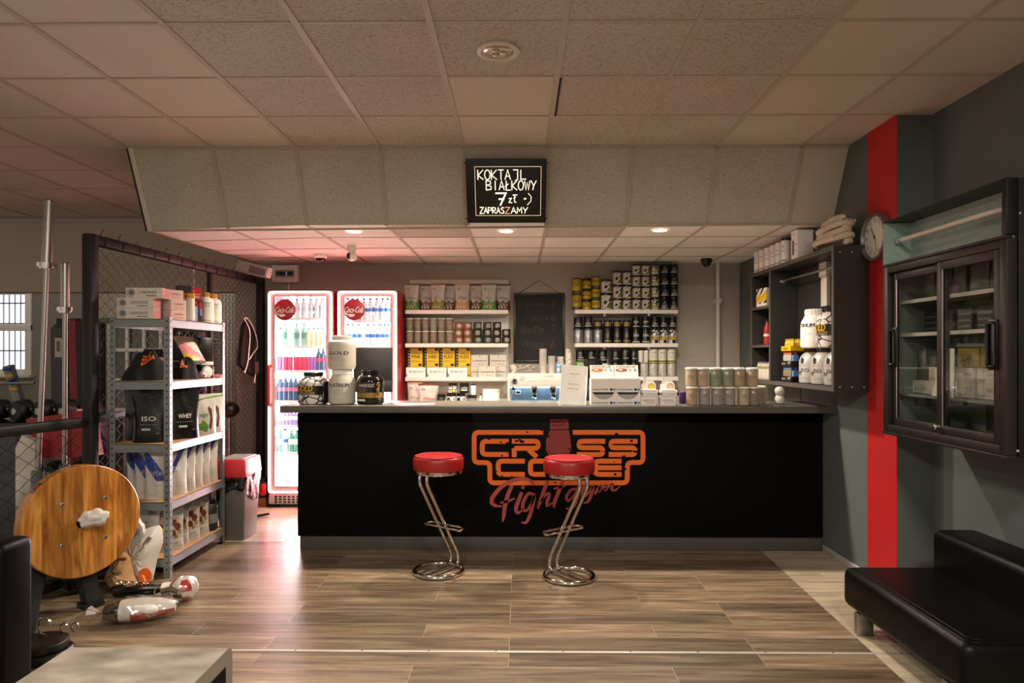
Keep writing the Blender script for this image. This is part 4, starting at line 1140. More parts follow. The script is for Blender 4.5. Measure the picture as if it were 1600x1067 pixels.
inst('drop2', bottle_maker('small_bottle', .012, Z(617, 6.8) - WT, M_GLASS, M_LGREY, None, (.4, .6), .6), (X(784.5, 6.8), 6.8, WT + .0005), 'tiny clear bottle right of the plain white tub', 'bottle')

# ================================================================ RIGHT WALL SHELVES
SR = 7.05
RZ = [Z(483.8, SR), Z(536.3, SR), Z(588.4, SR)]
rx0, rx1 = X(898.7, SR), X(1059.6, SR)
for i, z in enumerate(RZ):
    m = MB(); m.box((rx0, SR, z - .040), (rx1, BW, z), M_WHITEM, .003)
    for x in (rx0 + .3, rx1 - .3): m.box((x, SR + .05, z - .06), (x + .02, BW, z - .040), M_WHITEM)
    o = m.build('storage_shelf'); tag(o, f'white floating shelf right of the chalkboard, {("top", "middle", "bottom")[i]} of three', 'shelf', 'floating shelves right of the chalkboard')
def zx(a): return 880 + a * .18745
def yel_deco(m, r, h):
    band(m, r, h * .03, h * .2, M_TXT, n=18); m.text('NAPALM', r * 1.2, h * .1, M_TXT, 0, h * .52, wrap=r, bold=.02, y=-.002); m.text('energy', r * .9, h * .06, M_TXTW, 0, h * .11, wrap=r, y=-.002); band(m, r, h * .60, h * .66, M_OLIVE, n=18)
def yel2_deco(m, r, h):
    band(m, r, h * .74, h * .86, M_TXT, n=18); band(m, r, h * .3, h * .36, M_TXT, n=18); m.text('FA', r * .5, h * .1, M_TXT, 0, h * .55, wrap=r, bold=.02, y=-.002)
def xj_deco(m, r, h):
    # white jar with black diagonal and a dark/olive field
    hb = h * .86; a = r * 1.15
    diag(m, r, [(-.1 * r, .12 * hb), (a, .12 * hb), (a, .96 * hb)], M_OLIVE)
    diag(m, r, [(-.85 * a, .02 * hb), (-.35 * a, .02 * hb), (a, .85 * hb), (a, hb)], M_TXT, .0012)
    diag(m, r, [(-.55 * a, .46 * hb), (-.2 * a, .36 * hb), (.1 * a, .56 * hb), (-.2 * a, .68 * hb)], M_TXT, .0012)
    diag(m, r, [(-.62 * a, .10 * hb), (-.45 * a, .06 * hb), (.52 * a, .54 * hb), (.40 * a, .63 * hb)], M_WHITE, .0018)
    m.text('FA', r * .45, h * .06, M_TXT, -r * .1, h * .78, wrap=r, bold=.02, y=-.002)
def shard_deco(m, r, h): band(m, r, h * .22, h * .40, M_YELC, -55, 45)
def blk_deco(m, r, h):
    band(m, r, h * .12, h * .17, M_TXTW, -50, 50); m.text('PUMP', r * 1.2, h * .09, M_TXTW, 0, h * .30, wrap=r, bold=.01)
    m.stroke([(-r * .4, h * .45), (0, h * .62), (r * .3, h * .42)], .004, M_LGREY, -r - .001)
def col(z, px0, px1, ybs, maker_fn, desc, cat, grp, Yc=7.14, stack='stack', rz=0):
    """a stack of round containers; ybs = px heights of the boundaries from bottom to top"""
    r = (X(zx(px1), Yc) - X(zx(px0), Yc)) / 2; n = len(ybs) - 1; zb = z + .0005
    tot = len(ybs) - 1
    for k in range(n):
        h = (ybs[k] - ybs[k + 1]) * .18745 * Yc / F_PX
        nm = {1: ('',), 2: ('bottom of ', 'top of '), 3: ('bottom of ', 'middle of ', 'top of '), 4: ('bottom of ', 'second from bottom of ', 'third from bottom of ', 'top of ')}[n][k]
        inst(f'{desc}{round(r, 3)}{round(h, 3)}', maker_fn(r, h - .001), (X(zx((px0 + px1) / 2), Yc), Yc, zb), f'{desc}, {nm}{stack}', cat, grp, rz=rz + (k * 7) % 10 - 4)
        zb += h
mkY = lambda r, h: can_maker('powder_can', r, h, M_YELC, M_DARK, .012, yel_deco)
mkY2 = lambda r, h: can_maker('powder_can', r, h, M_YELC, M_BLACK, .02, yel2_deco)
mkX = lambda r, h: can_maker('powder_jar', r, h, M_OFFW, M_BLACK, h * .14, xj_deco)
mkS = lambda r, h: tub_maker('powder_jar', r, h, M_CELLS, M_BLACK, .7, h * .14, shard_deco)
mkB = lambda r, h: can_maker('powder_can', r, h, M_BLACK, M_BLACK, h * .15, blk_deco)
G1, G2, G3 = 'containers on the top right shelf', 'containers on the middle right shelf', 'containers on the bottom right shelf'
col(RZ[0], 75, 152, [445, 312, 180], mkY, 'yellow can with black foot band', 'can', G1, stack='the leftmost stack, top right shelf')
col(RZ[0], 158, 232, [445, 355, 268, 182], mkY2, 'yellow can with black neck band', 'can', G1, stack='the second stack, top right shelf')
col(RZ[0], 236, 307, [445, 355, 262, 165], mkY, 'yellow can with black foot band', 'can', G1, stack='the third stack, top right shelf')
col(RZ[0], 314, 404, [445, 303, 192], mkX, 'white jar with black diagonal', 'jar', G1, stack='the fourth stack, top right shelf')
for i, (a_, b_) in enumerate(((412, 488), (494, 570))): col(RZ[0], a_, b_, [445, 350, 236, 120], mkX, 'white jar with black diagonal', 'jar', G1, stack=f'the {ORD[4 + i]} stack, top right shelf')
for i, (a_, b_) in enumerate(((576, 648), (652, 725))): col(RZ[0], a_, b_, [445, 348, 250, 158, 66], mkX, 'white jar with black diagonal', 'jar', G1, stack=f'the {ORD[6 + i]} stack, top right shelf')
col(RZ[0], 733, 797, [445, 340, 245, 150, 66], mkS, 'shard patterned jar', 'jar', G1, stack='the ninth stack, top right shelf')
for i, (a_, b_) in enumerate(((806, 880), (884, 957))): col(RZ[0], a_, b_, [445, 335, 242, 145, 66], mkB, 'black can with white print', 'can', G1, stack=f'the {("tenth", "rightmost")[i]} stack, top right shelf')
mkSil = lambda r, h: can_maker('powder_can', r, h, M_SILVER, M_BLACK, .02, lambda m, r, h: (m.text('FA', r * .3, h * .12, M_TXT, 0, h * .6, wrap=r, bold=.02), band(m, r, h * .3, h * .32, M_TXT, -50, 50)))
mkQ = lambda r, h: can_maker('powder_can', r, h, M_BLACK, M_BLACK, .014, lambda m, r, h: (band(m, r, h * .1, h * .2, M_GOLD, -50, 50), m.text('Q', r * .7, h * .22, M_GOLD, 0, h * .5, wrap=r, bold=.02)))
mkEA = lambda r, h: can_maker('powder_can', r, h, M_BLACK, M_BLACK, .014, lambda m, r, h: (band(m, r, h * .06, h * .14, M_LGREY, -50, 50), m.text('EAA', r * 1.2, h * .18, M_OFFW, 0, h * .52, wrap=r, bold=.02)))
mkGd = lambda r, h: can_maker('powder_can', r, h, M_DARK, M_BLACK, .012, lambda m, r, h: (band(m, r, h * .2, h * .7, M_GOLD, -45, 45), m.text('MASS', r, h * .18, M_TXT, 0, h * .45, wrap=r, bold=.02, y=-.002)))
mkK = lambda r, h: can_maker('powder_can', r, h, M_BLACK, M_BLACK, .014, lambda m, r, h: (band(m, r, h * .10, h * .18, M_LGREY, -50, 50), m.text('OSTRO', r * 1.2, h * .13, M_OFFW, 0, h * .34, wrap=r, bold=.02)))
tops = {0: ('black can with grey stripe', mkK, [590, 503]), 1: ('black can with grey stripe', mkK, [590, 497]), 2: ('short gold labelled can', mkGd, [590, 528]), 3: ('short gold labelled can', mkGd, [590, 528]), 4: ('short gold labelled can', mkGd, [590, 528]), 5: ('short gold labelled can', mkGd, [590, 528]),
        6: ('black can with large white letters', mkEA, [590, 498]), 7: ('black can with large white letters', mkEA, [590, 498]), 8: ('black can with grey stripe', mkK, [590, 500]), 9: ('black can with grey stripe', mkK, [590, 500]), 10: ('black can with grey stripe', mkK, [590, 500])}
bots = [(83, 165, 'silver can with black lid', mkSil)] + [(169, 246, 'silver can with black lid', mkSil), (251, 327, 'silver can with black lid', mkSil)] + [(a_, a_ + 75, 'black can with gold ring', mkQ) for a_ in (333, 412, 491)] + \
       [(a_, a_ + 75, 'black can with large white letters', mkEA) for a_ in (569, 649)] + [(a_, a_ + 71, 'shard patterned jar', mkS) for a_ in (728, 801, 875)]
for i, (a_, b_, ds, mk) in enumerate(bots):
    col(RZ[1], a_, b_, [722, 591], mk, ds, 'can', G2, stack=f'lower tier, {where(i, 11)} on middle right shelf')
    ds2, mk2, yb = tops[i]; c_ = (a_ + b_) / 2
    r_ = 35 if i not in (0, 1) else 37
    zb = RZ[1] + (722 - 591) * .18745 * 7.14 / F_PX
    col(zb, c_ - r_, c_ + r_, yb, mk2, ds2, 'can', G2, stack=f'upper tier, {where(i, 11)} on middle right shelf')
G4 = G3
z3 = RZ[2]
mkTall = lambda r, h: can_maker('powder_can', r, h, M_BLACK, M_BLACK, .014, lambda m, r, h: (m.text('BCAA', r * 1.2, h * .10, M_OFFW, 0, h * .26, wrap=r, bold=.02), m.text('FA core', r * .9, h * .05, M_LGREY, 0, h * .80, wrap=r)))
for i, (a_, b_) in enumerate(((104, 181), (194, 270), (290, 365))): col(z3, a_, b_, [1003, 880, 785], mkK, 'black can behind the coffee grinder', 'can', G3, Yc=7.18, stack=f'the {where(i, 3)} stack, bottom right shelf')
mkR = lambda r, h: can_maker('powder_jar', r, h, M_OFFW, M_OFFW, .012, lambda m, r, h: (diag(m, r, [(0, .1 * h), (1.1 * r, .1 * h), (1.1 * r, .7 * h)], M_REDP), diag(m, r, [(-.9 * r, .05 * h), (-.5 * r, .05 * h), (1.1 * r, .8 * h), (1.1 * r, .95 * h)], M_TXT, .0012), diag(m, r, [(-.5 * r, .4 * h), (0, .3 * h), (.3 * r, .55 * h), (-.1 * r, .62 * h)], M_TXT, .0012)))
col(z3, 300, 380, [1003, 893], mkR, 'white jar with red field and black diagonal', 'jar', G3, Yc=7.09, stack='on the bottom right shelf')
for i, (a_, b_) in enumerate(((400, 472), (480, 556), (558, 618))): col(z3, a_, b_, [1003, 878, (785, 772, 785)[i]], mkTall, 'slim black can with white letters', 'can', G3, stack=f'{where(i, 3)} stack, bottom right shelf')
M_PAT = cells('grey_shards', '#cfcac0', '#8a867e', 60, .12)
mkW1 = lambda r, h: can_maker('powder_jar', r, h, M_PAT, M_OFFW, .012, lambda m, r, h: band(m, r, h * .9, h * .96, M_OLIVE))
mkW2 = lambda r, h: can_maker('powder_jar', r, h, M_OFFW, M_OFFW, .012, lambda m, r, h: (m.text('multi', r * 1.2, h * .13, M_TXTG, 0, h * .72, wrap=r, bold=.02), band(m, r, .0, h * .14, M_OLIVE), m.text('::: ::', r * 1.2, h * .2, M_TXT, 0, h * .42, wrap=r)))
for i, (a_, b_) in enumerate(((642, 708), (714, 786), (790, 860), (865, 936))):
    col(z3, a_, b_, [1003, 885], mkW1, 'pale jar with grey collage print', 'jar', G3, stack=f'lower tier, {where(i, 4)} on bottom right shelf')
    if i: col(z3 + 118 * .18745 * 7.14 / F_PX, a_, b_, [885, 774], mkW2, 'white vitamin jar with olive foot', 'jar', G3, stack=f'upper tier, {where(i - 1, 3)} on bottom right shelf')
    else:
        for k, (c0, c1) in enumerate(((626, 666), (670, 709))): col(z3 + 118 * .18745 * 7.14 / F_PX, c0, c1, [885, 787], lambda r, h: can_maker('pill_jar', r, h, M_OFFW, M_WHITE, .014), 'narrow white pill jar', 'jar', G3, stack=f'{("left", "right")[k]} of two on the bottom right shelf')
# ================================================================ CHALKBOARD
pa, pb = atY(802.5, 457.5, 7.25), atY(882.5, 566.5, 7.25)
bw, bh = pb.x - pa.x, pa.z - pb.z
t = thing('chalkboard', 'black framed chalkboard of coffee prices hanging on the back wall', 'chalkboard', ((pa.x + pb.x) / 2, BW, pb.z))
M_CB = mat('chalkboard_face', '#15110f', .7, var=.35, scale=6); M_CHALK = mat('chalk', '#4f4843', .9, var=.3, scale=60)
m = MB(); m.box((-bw / 2 + .02, -.022, .02), (bw / 2 - .02, -.005, bh - .02), M_CB)
for s_, w_, x_, z_, h_ in (('Espresso', .30, -.05, .83, .07), ('6', .045, .15, .83, .075), ('ticari', .17, .0, .645, .06), ('6', .045, .15, .65, .08), ('BioTlo', .24, -.07, .475, .07), ('7', .045, .15, .49, .09), ('Wogle', .24, -.07, .255, .09), ('6', .05, .15, .27, .085)):
    m.text(s_, w_ * bw / .54, h_ * bh / .74, M_CHALK, x_ * bw / .54, z_ * bh, -.0235, bold=-.012, shear=.15)
m.build('board', t)
m = MB()
for a, b in (((-bw / 2, 0), (-bw / 2 + .025, bh)), ((bw / 2 - .025, 0), (bw / 2, bh)), ((-bw / 2 + .025, 0), (bw / 2 - .025, .025)), ((-bw / 2 + .025, bh - .025), (bw / 2 - .025, bh))): m.box((a[0], -.03, a[1]), (b[0], -.003, b[1]), M_BLACK, .003)
m.build('frame', t)
m = MB(); m.tube([(-bw * .40, -.012, bh - .005), (0, -.008, bh + .135), (bw * .40, -.012, bh - .005)], .0028, M_BROWNP, 6); m.ball((0, -.006, bh + .135), .007, M_STEEL); m.build('cord', t)

# ================================================================ COFFEE MACHINE
YM = 6.45
cm0, cm1 = X(793, YM), X(905, YM); cz1 = Z(583.5, YM)
t = thing('espresso_machine', 'white two group espresso machine with blue lit work area', 'coffee machine', ((cm0 + cm1) / 2, YM, WT + .001))
w = (cm1 - cm0) / 2; h = cz1 - WT; zt = Z(604.5, YM) - WT; zb = Z(628, YM) - WT
M_MACH = mat('machine_white', '#c2bbaf', .35, var=.03)
m = MB(); m.box((-w, .16, .03), (w, .48, h), M_MACH, .012)
m.box((-w, .0, zt), (w, .165, h), M_MACH, .010); m.box((-w, -.03, .02), (-w + .022, .16, h - .004), M_MACH, .006); m.box((w - .022, -.03, .02), (w, .16, h - .004), M_MACH, .006)
m.text('VISACREM', .10, .014, M_TXTG, .045, h - .027, -.0012, bold=.01)
m.stroke([(-.30, h - .07), (.30, h - .07)], .002, M_LGREY, -.0012)
for k in range(12): m.ball((-.17 + k * .02 + (.14 if k > 5 else 0), -.002, h - .068), .006, M_WHITE, (1, .5, 1), 8)
m.lathe([(.024, 0), (.022, .002)], M_LGREY, 18, T(-.20, -.0005, h - .045) @ R(90, 'X'))
m.build('body', t)
m = MB(); m.lathe([(.026, 0), (.026, .008), (.020, .012), (.018, .02)], M_CHROME, 20, M=T(-w + .065, .0, h - .07) @ R(90, 'X')); m.lathe([(.016, .0), (.016, .022)], M_BLACK, 16, M=T(-w + .065, .0, h - .07) @ R(90, 'X')); m.build('dial', t)
M_BACKL = mat('machine_backsplash', '#7f9ab0', .18, .6, var=.25, scale=6, stretch=(10, 1, .2))
m = MB(); m.box((-w + .022, .13, .05), (w - .022, .162, zt + .002), M_BACKL); m.build('backsplash', t)
m = MB(); m.box((-w, -.06, .01), (w, .165, zb - .012), M_STEEL, .004)
for k in range(20): m.box((-w + .04 + k * .028, -.05, zb - .013), (-w + .055 + k * .028, .12, zb - .010), M_DARK)
m.build('drip_tray', t)
m = MB(); m.box((-w + .03, .08, zt - .012), (w - .03, .12, zt - .001), mat('led_strip', '#dff0ff', .5, var=0, emit=(.62, .84, 1), es=8)); m.build('led_strip', t)
m = MB(); m.box((-w + .03, .02, zb - .011), (w - .03, .05, zb - .006), mat('led_strip_low', '#eef6ff', .5, var=0, emit=(.8, .92, 1), es=5)); m.build('led_strip', t)
for gx in (-.085, .095):
    gm = MB(); gm.lathe([(.034, zt - .055), (.036, zt - .02), (.036, zt)], M_CHROME, 20, T(gx, .07, 0)); go = gm.build('group_head', t)
    m = MB(); m.lathe([(.030, 0), (.032, .02)], M_CHROME, 18, T(gx, .07, zt - .078)); m.tube([(gx, .05, zt - .066), (gx, -.07, zt - .08)], [.009, .016], M_BLACK, 10)
    m.tube([(gx, .07, zt - .076), (gx, .07, zt - .10), (gx - .02, .06, zt - .115)], .006, M_CHROME, 8); m.tube([(gx, .07, zt - .10), (gx + .02, .06, zt - .115)], .006, M_CHROME, 8)
    m.build('portafilter', go)
m = MB(); m.tube(catmull([(-w + .05, .05, zt), (-w + .055, .03, zt - .04), (-w + .035, .0, zt - .10), (-w + .03, -.02, zt - .14)], 5), .006, M_CHROME, 8); m.ball((-w + .055, .04, zt - .02), .016, M_BLACK); m.build('steam_wand', t)
m = MB(); m.box((-w + .075, .118, zt - .075), (-w + .125, .128, zt - .04), M_WHITE, .002); m.box((-w + .08, .115, zt - .07), (-w + .12, .119, zt - .047), M_BLACK); m.build('gauge', t)
for sx_ in (-1, 1):
    for sy_ in (.05, .42): MB().cyl((sx_ * (w - .05), sy_, 0), (sx_ * (w - .05), sy_, .03), .018, M_BLACK).build('foot', t)
m = MB()
for k in range(3): m.tube([(-w + .02, .02 + .22 * k, h), (-w + .02, .02 + .22 * k, h + .03)], .005, M_CHROME, 6)
m.tube([(-w + .02, .02, h + .028), (-w + .02, .46, h + .028)], .004, M_CHROME, 6)
m.build('cup_rail', t)
mz = WT + .001 + h
def cups(name, r0, r1, h, n, m_, deco=None):
    def mk():
        t = thing(name, '', '')
        m = MB()
        for k in range(n):
            z0 = k * (h * .13)
            m.lathe([(r0, z0 + (h * .3 if k else 0)), (r1, z0 + h), (r1 + .002, z0 + h), (r1 + .002, z0 + h + .003), (r1 - .002, z0 + h + .002)], m_, 20, cap0=(k == 0), cap1=(k == n - 1))
        if deco: deco(m)
        m.build('cups', t)
        return t
    return mk
M_PCUP = mat('clear_cups', '#b9b4ac', .18, .35, var=.1); M_PAPC = cells('spotted_paper', '#c9c0b0', '#8a8070', 45, .10, .6)
yq = YM + .14
p = X(848.5, yq); inst('cups_a', cups('plastic_cup_stack', .030, .036, .11, 9, M_PCUP), (p, yq, mz), 'tall upside down stack of clear plastic cups on the coffee machine', 'cups', 'cup stacks on the coffee machine')
PROTO['cups_a'].scale = (1, 1, (Z(545, yq) - mz) / .226)
p = X(862, yq); inst('cups_b', cups('plastic_cup_stack', .030, .036, .10, 7, M_PCUP), (p, yq, mz), 'shorter stack of clear plastic cups right of the tall one', 'cups', 'cup stacks on the coffee machine')
PROTO['cups_b'].scale = (1, 1, (Z(556, yq) - mz) / .181)
p = X(875.5, yq + .05); inst('cups_c', cups('paper_cup_stack', .027, .034, .09, 6, M_PAPC), (p, yq + .05, mz), 'spotted paper cup stack behind the blue carton', 'cups', 'cup stacks on the coffee machine')
PROTO['cups_c'].scale = (1, 1, (Z(557, yq) - mz) / .151)
p = X(888, yq + .08); inst('cups_d', cups('paper_cup_stack', .034, .026, .10, 7, M_PAPC), (p, yq + .08, mz), 'tall spotted paper cup stack, upside down, rightmost on the coffee machine', 'cups', 'cup stacks on the coffee machine')
PROTO['cups_d'].scale = (1, 1, (Z(545, yq + .08) - mz) / .181)
p = X(872.5, yq - .05); inst('milk', carton_maker('milk_carton', .032, .032, Z(566, yq - .05) - mz, M_LBLUE, lambda m, w, d, h: (m.box((-w * .35, -.001, h * .2), (w * .3, 0, h * .45), M_WHITE), m.box((-w * .35, -.001, h * .7), (w * .35, 0, h * .8), M_WHITE))), (p, yq - .05, mz), 'small light blue carton on the coffee machine before the paper cups', 'carton')
p = X(803, yq); inst('cups_e', cups('paper_cup_stack', .030, .038, Z(570, yq) - mz, 1, M_PAPC), (p, yq, mz), 'single spotted paper cup on the left end of the coffee machine', 'cup')
rr = random.Random(9)
m = MB()
for k in range(14): m.box((-.05, -.006, -.002), (.05, .006, .002), M_TXT if k % 2 else M_OFFW, M=T(.012 * (k - 7) , rr.uniform(-.03, .03), .008 + .05 * rr.random() * (1 - abs(k - 7) / 8)) @ R(rr.uniform(-60, 60), 'Y') @ R(rr.uniform(-40, 40), 'Z'))
o = m.build('sachets'); o.location = (X(820, yq), yq, mz + .034); o.scale = (1, 1, .7); tag(o, 'heap of black and white sachets on top of the coffee machine', 'sachets'); o['kind'] = 'stuff'
# grinder
yg = 6.35
gx = X(929, yg)
t = thing('coffee_grinder', 'black coffee grinder with bean hopper right of the paper notice', 'grinder', (gx, yg + .14, WT + .001))
zt_ = Z(561, yg) - WT
m = MB(); m.box((-.08, -.12, 0), (.08, .12, .03), M_BLACK, .008); m.box((-.065, -.06, .03), (.065, .11, zt_ * .52), M_BLACK, .015); m.build('body', t)
m = MB(); m.lathe([(.045, zt_ * .52), (.055, zt_ * .60), (.088, zt_ * .80), (.09, zt_ * .92)], mat('smoky_hopper', '#171312', .12, var=.1), 24); m.build('hopper', t)
m = MB(); m.lathe([(.092, zt_ * .92), (.092, zt_ * .97), (.06, zt_)], M_BLACK, 24); m.build('lid', t)
m = MB(); m.tube([(-.03, -.05, zt_ * .34), (-.03, -.14, zt_ * .33)], .010, M_BLACK); m.tube([(.03, -.05, zt_ * .34), (.03, -.14, zt_ * .33)], .010, M_BLACK); m.box((-.03, -.065, zt_ * .40), (.03, -.055, zt_ * .44), M_STEEL); m.build('portafilter_fork', t)
inst('greenbag', carton_maker('coffee_pack', .075, .05, Z(565, 6.75) - WT, M_GREENP, lambda m, w, d, h: [m.stroke([(-w * .45 + k * w * .22, h * .70), (-w * .2 + k * w * .22, h * .98)], .006, M_OFFW) for k in range(4)]), (X(906, 6.75), 6.75, WT + .001), 'bright green striped coffee pack between paper cups and grinder', 'pack')

# ================================================================ ON THE COUNTER
ZT = CT + .0006
yc_ = 5.14
# acrylic paper notice
pa, pb = atY(875.5, 633, 5.16), atY(917, 633, 5.16)
t = thing('paper_notice', 'white printed notice in a leaning acrylic stand on the counter', 'notice', ((pa.x + pb.x) / 2 - .014, 5.13, ZT))
hh = .302; w = (pb.x - pa.x) / 2 * .98
ML = R(-12, 'X') @ R(5, 'Y')
m = MB(); m.box((-w, -.0012, .006), (w, .0012, hh), M_WHITE, M=ML)
for s_, w_, z_ in (('REGULAMIN', .07, .79), ('NR. 88 OSTATNI', .085, .53), ('KARNET 120ZŁ', .08, .41)): m.text(s_, w_, .009, M_TXTG, 0, hh * z_, -.0022, M=ML)
m.build('paper_sheet', t)
m = MB(); m.box((-w - .003, .0016, .006), (w + .003, .0036, hh + .004), M_PLASTIC, M=ML); m.box((-w - .003, -.02, 0), (w + .003, .085, .003), M_PLASTIC); m.box((-w + .02, .08, .002), (w - .02, .083, .09), M_PLASTIC, M=T(0, .0, 0)); m.build('stand', t)
# protein bar display boxes
M_CARD = mat('display_card', '#f0eae0', .5, var=.03)
def bar_display(top, art):
    def mk():
        t = thing('bar_display_box', '', '')
        w, d, h = .185, .13, .098
        m = MB()
        # open topped tray with cut-out front
        m.box((-w / 2, 0, 0), (-w / 2 + .003, d, h), M_CARD); m.box((w / 2 - .003, 0, 0), (w / 2, d, h), mat('display_side', '#9a6a44', .5, var=.3, scale=30)); m.box((-w / 2, d - .003, 0), (w / 2, d, h), M_CARD); m.box((-w / 2, 0, 0), (w / 2, d, .003), M_CARD)
        arc = [(-w / 2, 0), (w / 2, 0), (w / 2, h)] + ([(w * .42, h * .98)] + [(w * .40 * math.cos(a), h * .98 - h * .52 * math.sin(a)) for a in [k * PI / 10 for k in range(1, 10)]] + [(-w * .42, h * .98)] if not top else []) + [(-w / 2, h)]
        m.prism(arc, -.002, .001, M_CARD)
        m.text('UNIQUE BAR', w * .64, h * .15, M_TXT, -w * .13, h * .19, -.003, bold=.015)
        for k, c_ in enumerate((M_TXT, M_BLUEP)): m.flat([(w * (.31 + .12 * k) + .010 * math.cos(a), h * .2 + .010 * math.sin(a)) for a in [i * PI / 7 for i in range(14)]], -.003, c_ if k == 0 else M_LBLUE)
        m.build('tray', t)
        m = MB()
        for k in range(6): m.box((-w / 2 + .008, .012 + k * .019, .004), (w / 2 - .008, .026 + k * .019, h * .82), M_OFFW if k % 2 else M_LGREY, .004, M=R(2 * (k % 3 - 1), 'Y'))
        m.build('wrapped_bars', t)
        if top:
            m = MB(); LM = T(0, d - .02, h) @ R(-14, 'X')
            m.box((-w * .48, -.001, 0), (w * .50, .002, .105), M_CARD, M=LM)
            m.text('UNIQUE', w * .78, .018, M_TXT, 0, .092, -.0022, bold=.01, shear=.3, M=LM)
            m.flat([(-w * .18 + .045 * math.cos(a), .066 + .013 * math.sin(a)) for a in [i * PI / 8 for i in range(16)]], -.002, art, LM)
            m.flat([(-w * .22 + .02 * math.cos(a), .067 + .008 * math.sin(a)) for a in [i * PI / 6 for i in range(12)]], -.0026, M_OFFW, LM)
            for k in range(2): m.flat([(w * (.18 + .2 * k) + .009 * math.cos(a), .066 + .009 * math.sin(a)) for a in [i * PI / 6 for i in range(12)]], -.002, (M_LGREY, M_LBLUE)[k], LM)
            m.build('header_card', t)
        return t
    return mk
xa, xb = X(942.2, 5.15), X(980, 5.15)
inst('bar_l0', bar_display(False, M_ORANGE), (xa, 5.12, ZT), 'white snack bar display box with bars in cut-out, lower left of the counter displays', 'box', 'snack bar display boxes')
inst('bar_l1', bar_display(True, M_ORANGE), (xa, 5.12, ZT + .099), 'white snack bar display box with orange picture on raised card', 'box', 'snack bar display boxes')
inst('bar_r0', bar_display(False, M_REDP), (xb, 5.12, ZT), 'white snack bar display box, lower one beneath the red pictured card', 'box', 'snack bar display boxes', rz=-2)
inst('bar_r1', bar_display(True, mat('dull_red_print', '#a0483c', .5)), (xb, 5.12, ZT + .099), 'white snack bar display box with red picture on raised card', 'box', 'snack bar display boxes', rz=-2)
def gel_box():
    t = thing('gel_box', '', '')
    w, d, h = .112, .13, .068
    m = MB(); m.box((-w / 2, 0, 0), (w / 2, d, h), M_CARD, .001, 1); m.text('CARBORADE', w * .8, .014, M_TXTG, 0, h * .58, bold=.01); m.box((-w * .2, -.001, h * .3), (w * .42, 0, h * .35), M_REDP)
    m.box((w / 2, 0.005, .004), (w / 2 + .001, d - .005, h - .004), M_TAN)
    m.build('carton_body', t)
    return t
def gel_tray(art):
    def mk():
        t = thing('snack_tray', '', '')
        w, d, h = .118, .12, .045
        m = MB(); m.box((-w / 2, 0, 0), (w / 2, .003, h * .75), M_WHITE); m.box((-w / 2, 0, 0), (-w / 2 + .003, d, h), M_WHITE); m.box((w / 2 - .003, 0, 0), (w / 2, d, h), M_WHITE); m.box((-w / 2, 0, 0), (w / 2, d, .003), M_WHITE); m.box((-w / 2, d - .003, 0), (w / 2, d, h), M_WHITE)
        m.text('new taste', w * .55, .008, M_TXTG, w * .05, h * .35, -.0015)
        for s_ in (-1, 1): m.ball((s_ * w * .46, .005, h * .4), .017, M_CELLS, (1, .35, 1))
        m.build('tray', t)
        m = MB(); LM = T(0, d - .02, h) @ R(-8, 'X')
        m.prism([(-w * .46, -.03), (w * .46, -.03), (w * .46, .04), (w * .30, .068), (-w * .1, .068), (-w * .1, .098), (-w * .34, .098), (-w * .34, .05), (-w * .46, .04)], 0, .003, M_WHITE, LM)
        m.flat([(w * .18 + .026 * math.cos(a), .022 + .027 * math.sin(a)) for a in [i * PI / 8 for i in range(16)]], -.001, M_TAN, LM)
        m.flat([(w * .18 + .020 * math.cos(a), .022 + .021 * math.sin(a)) for a in [i * PI / 8 for i in range(16)]], -.0016, art, LM)
        m.text('90', .012, .05, M_LGREY, -w * .22, .07, -.001, M=LM)
        m.build('header_card', t)
        m = MB()
        for k in range(4): m.box((-w / 2 + .008, .012 + k * .024, .004), (w / 2 - .008, .028 + k * .024, h + .004), M_OFFW, .004)
        m.build('wrapped_snacks', t)
        return t
    return mk
for i, (px, art) in enumerate(((1012.5, M_YEL), (1042.5, mat('beige_art', '#d8b89c', .5)))):
    x_ = X(px, 5.12)
    inst('gelbox', gel_box, (x_, 5.10, ZT), f'small white carton with red line, {("left", "right")[i]} one under a snack tray', 'box', 'small cartons under the snack trays', rz=-4)
    inst('tray%d' % i, gel_tray(art), (x_ + .012, 5.10, ZT + .0690), f'white snack tray with {("yellow", "beige")[i]} fruit picture on its card', 'tray', 'snack trays', rz=-4)
# nut butter tubs, two tiers
NB = {'beige': ('#a39077', '#b3a187'), 'green': ('#7d8468', '#8a9078'), 'grey': ('#8b867f', '#98938a'), 'tan': ('#988264', '#a89274'), 'brown': ('#7a6a58', '#897866')}
def nut_tub(c_):
    b_ = mat('tub_' + c_, NB[c_][0], .4, var=.05); l_ = mat('tub_label_' + c_, NB[c_][1], .5, var=.05)
    def deco(m, r, h):
        band(m, r, h * .05, h * .80, l_, -60, 60)
        for s_, w_, z_, hh_ in (('PEANUT', .8, .52, .05), ('butter cream', 1.0, .43, .035), ('smooth', .6, .26, .03)): m.text(s_, r * w_, h * hh_, M_TXT, 0, h * z_, wrap=r, y=-.002)
        m.box((-r * .55, -r - .001, h * .66), (-r * .25, -r * .80, h * .75), M_WHITE)
    return can_maker('nut_butter_tub', .0425, .141, b_, M_WHITE, .014, deco, .0025, 28)
tops_ = [(1081, 'beige', 577), (1098.5, 'beige', 577), (1118, 'green', 577), (1137, 'green', 577), (1154, 'tan', 578), (1175, 'tan', 578)]
bots_ = [(1082, 'tan', 0), (1101.5, 'grey', 0), (1120.5, 'grey', 0), (1140, 'grey', 0), (1161, 'beige', 0), (1178, 'brown', 0)]
xs_ = [X(p_[0] + (p_[0] - 1130) * .015, 5.14) for p_ in bots_]
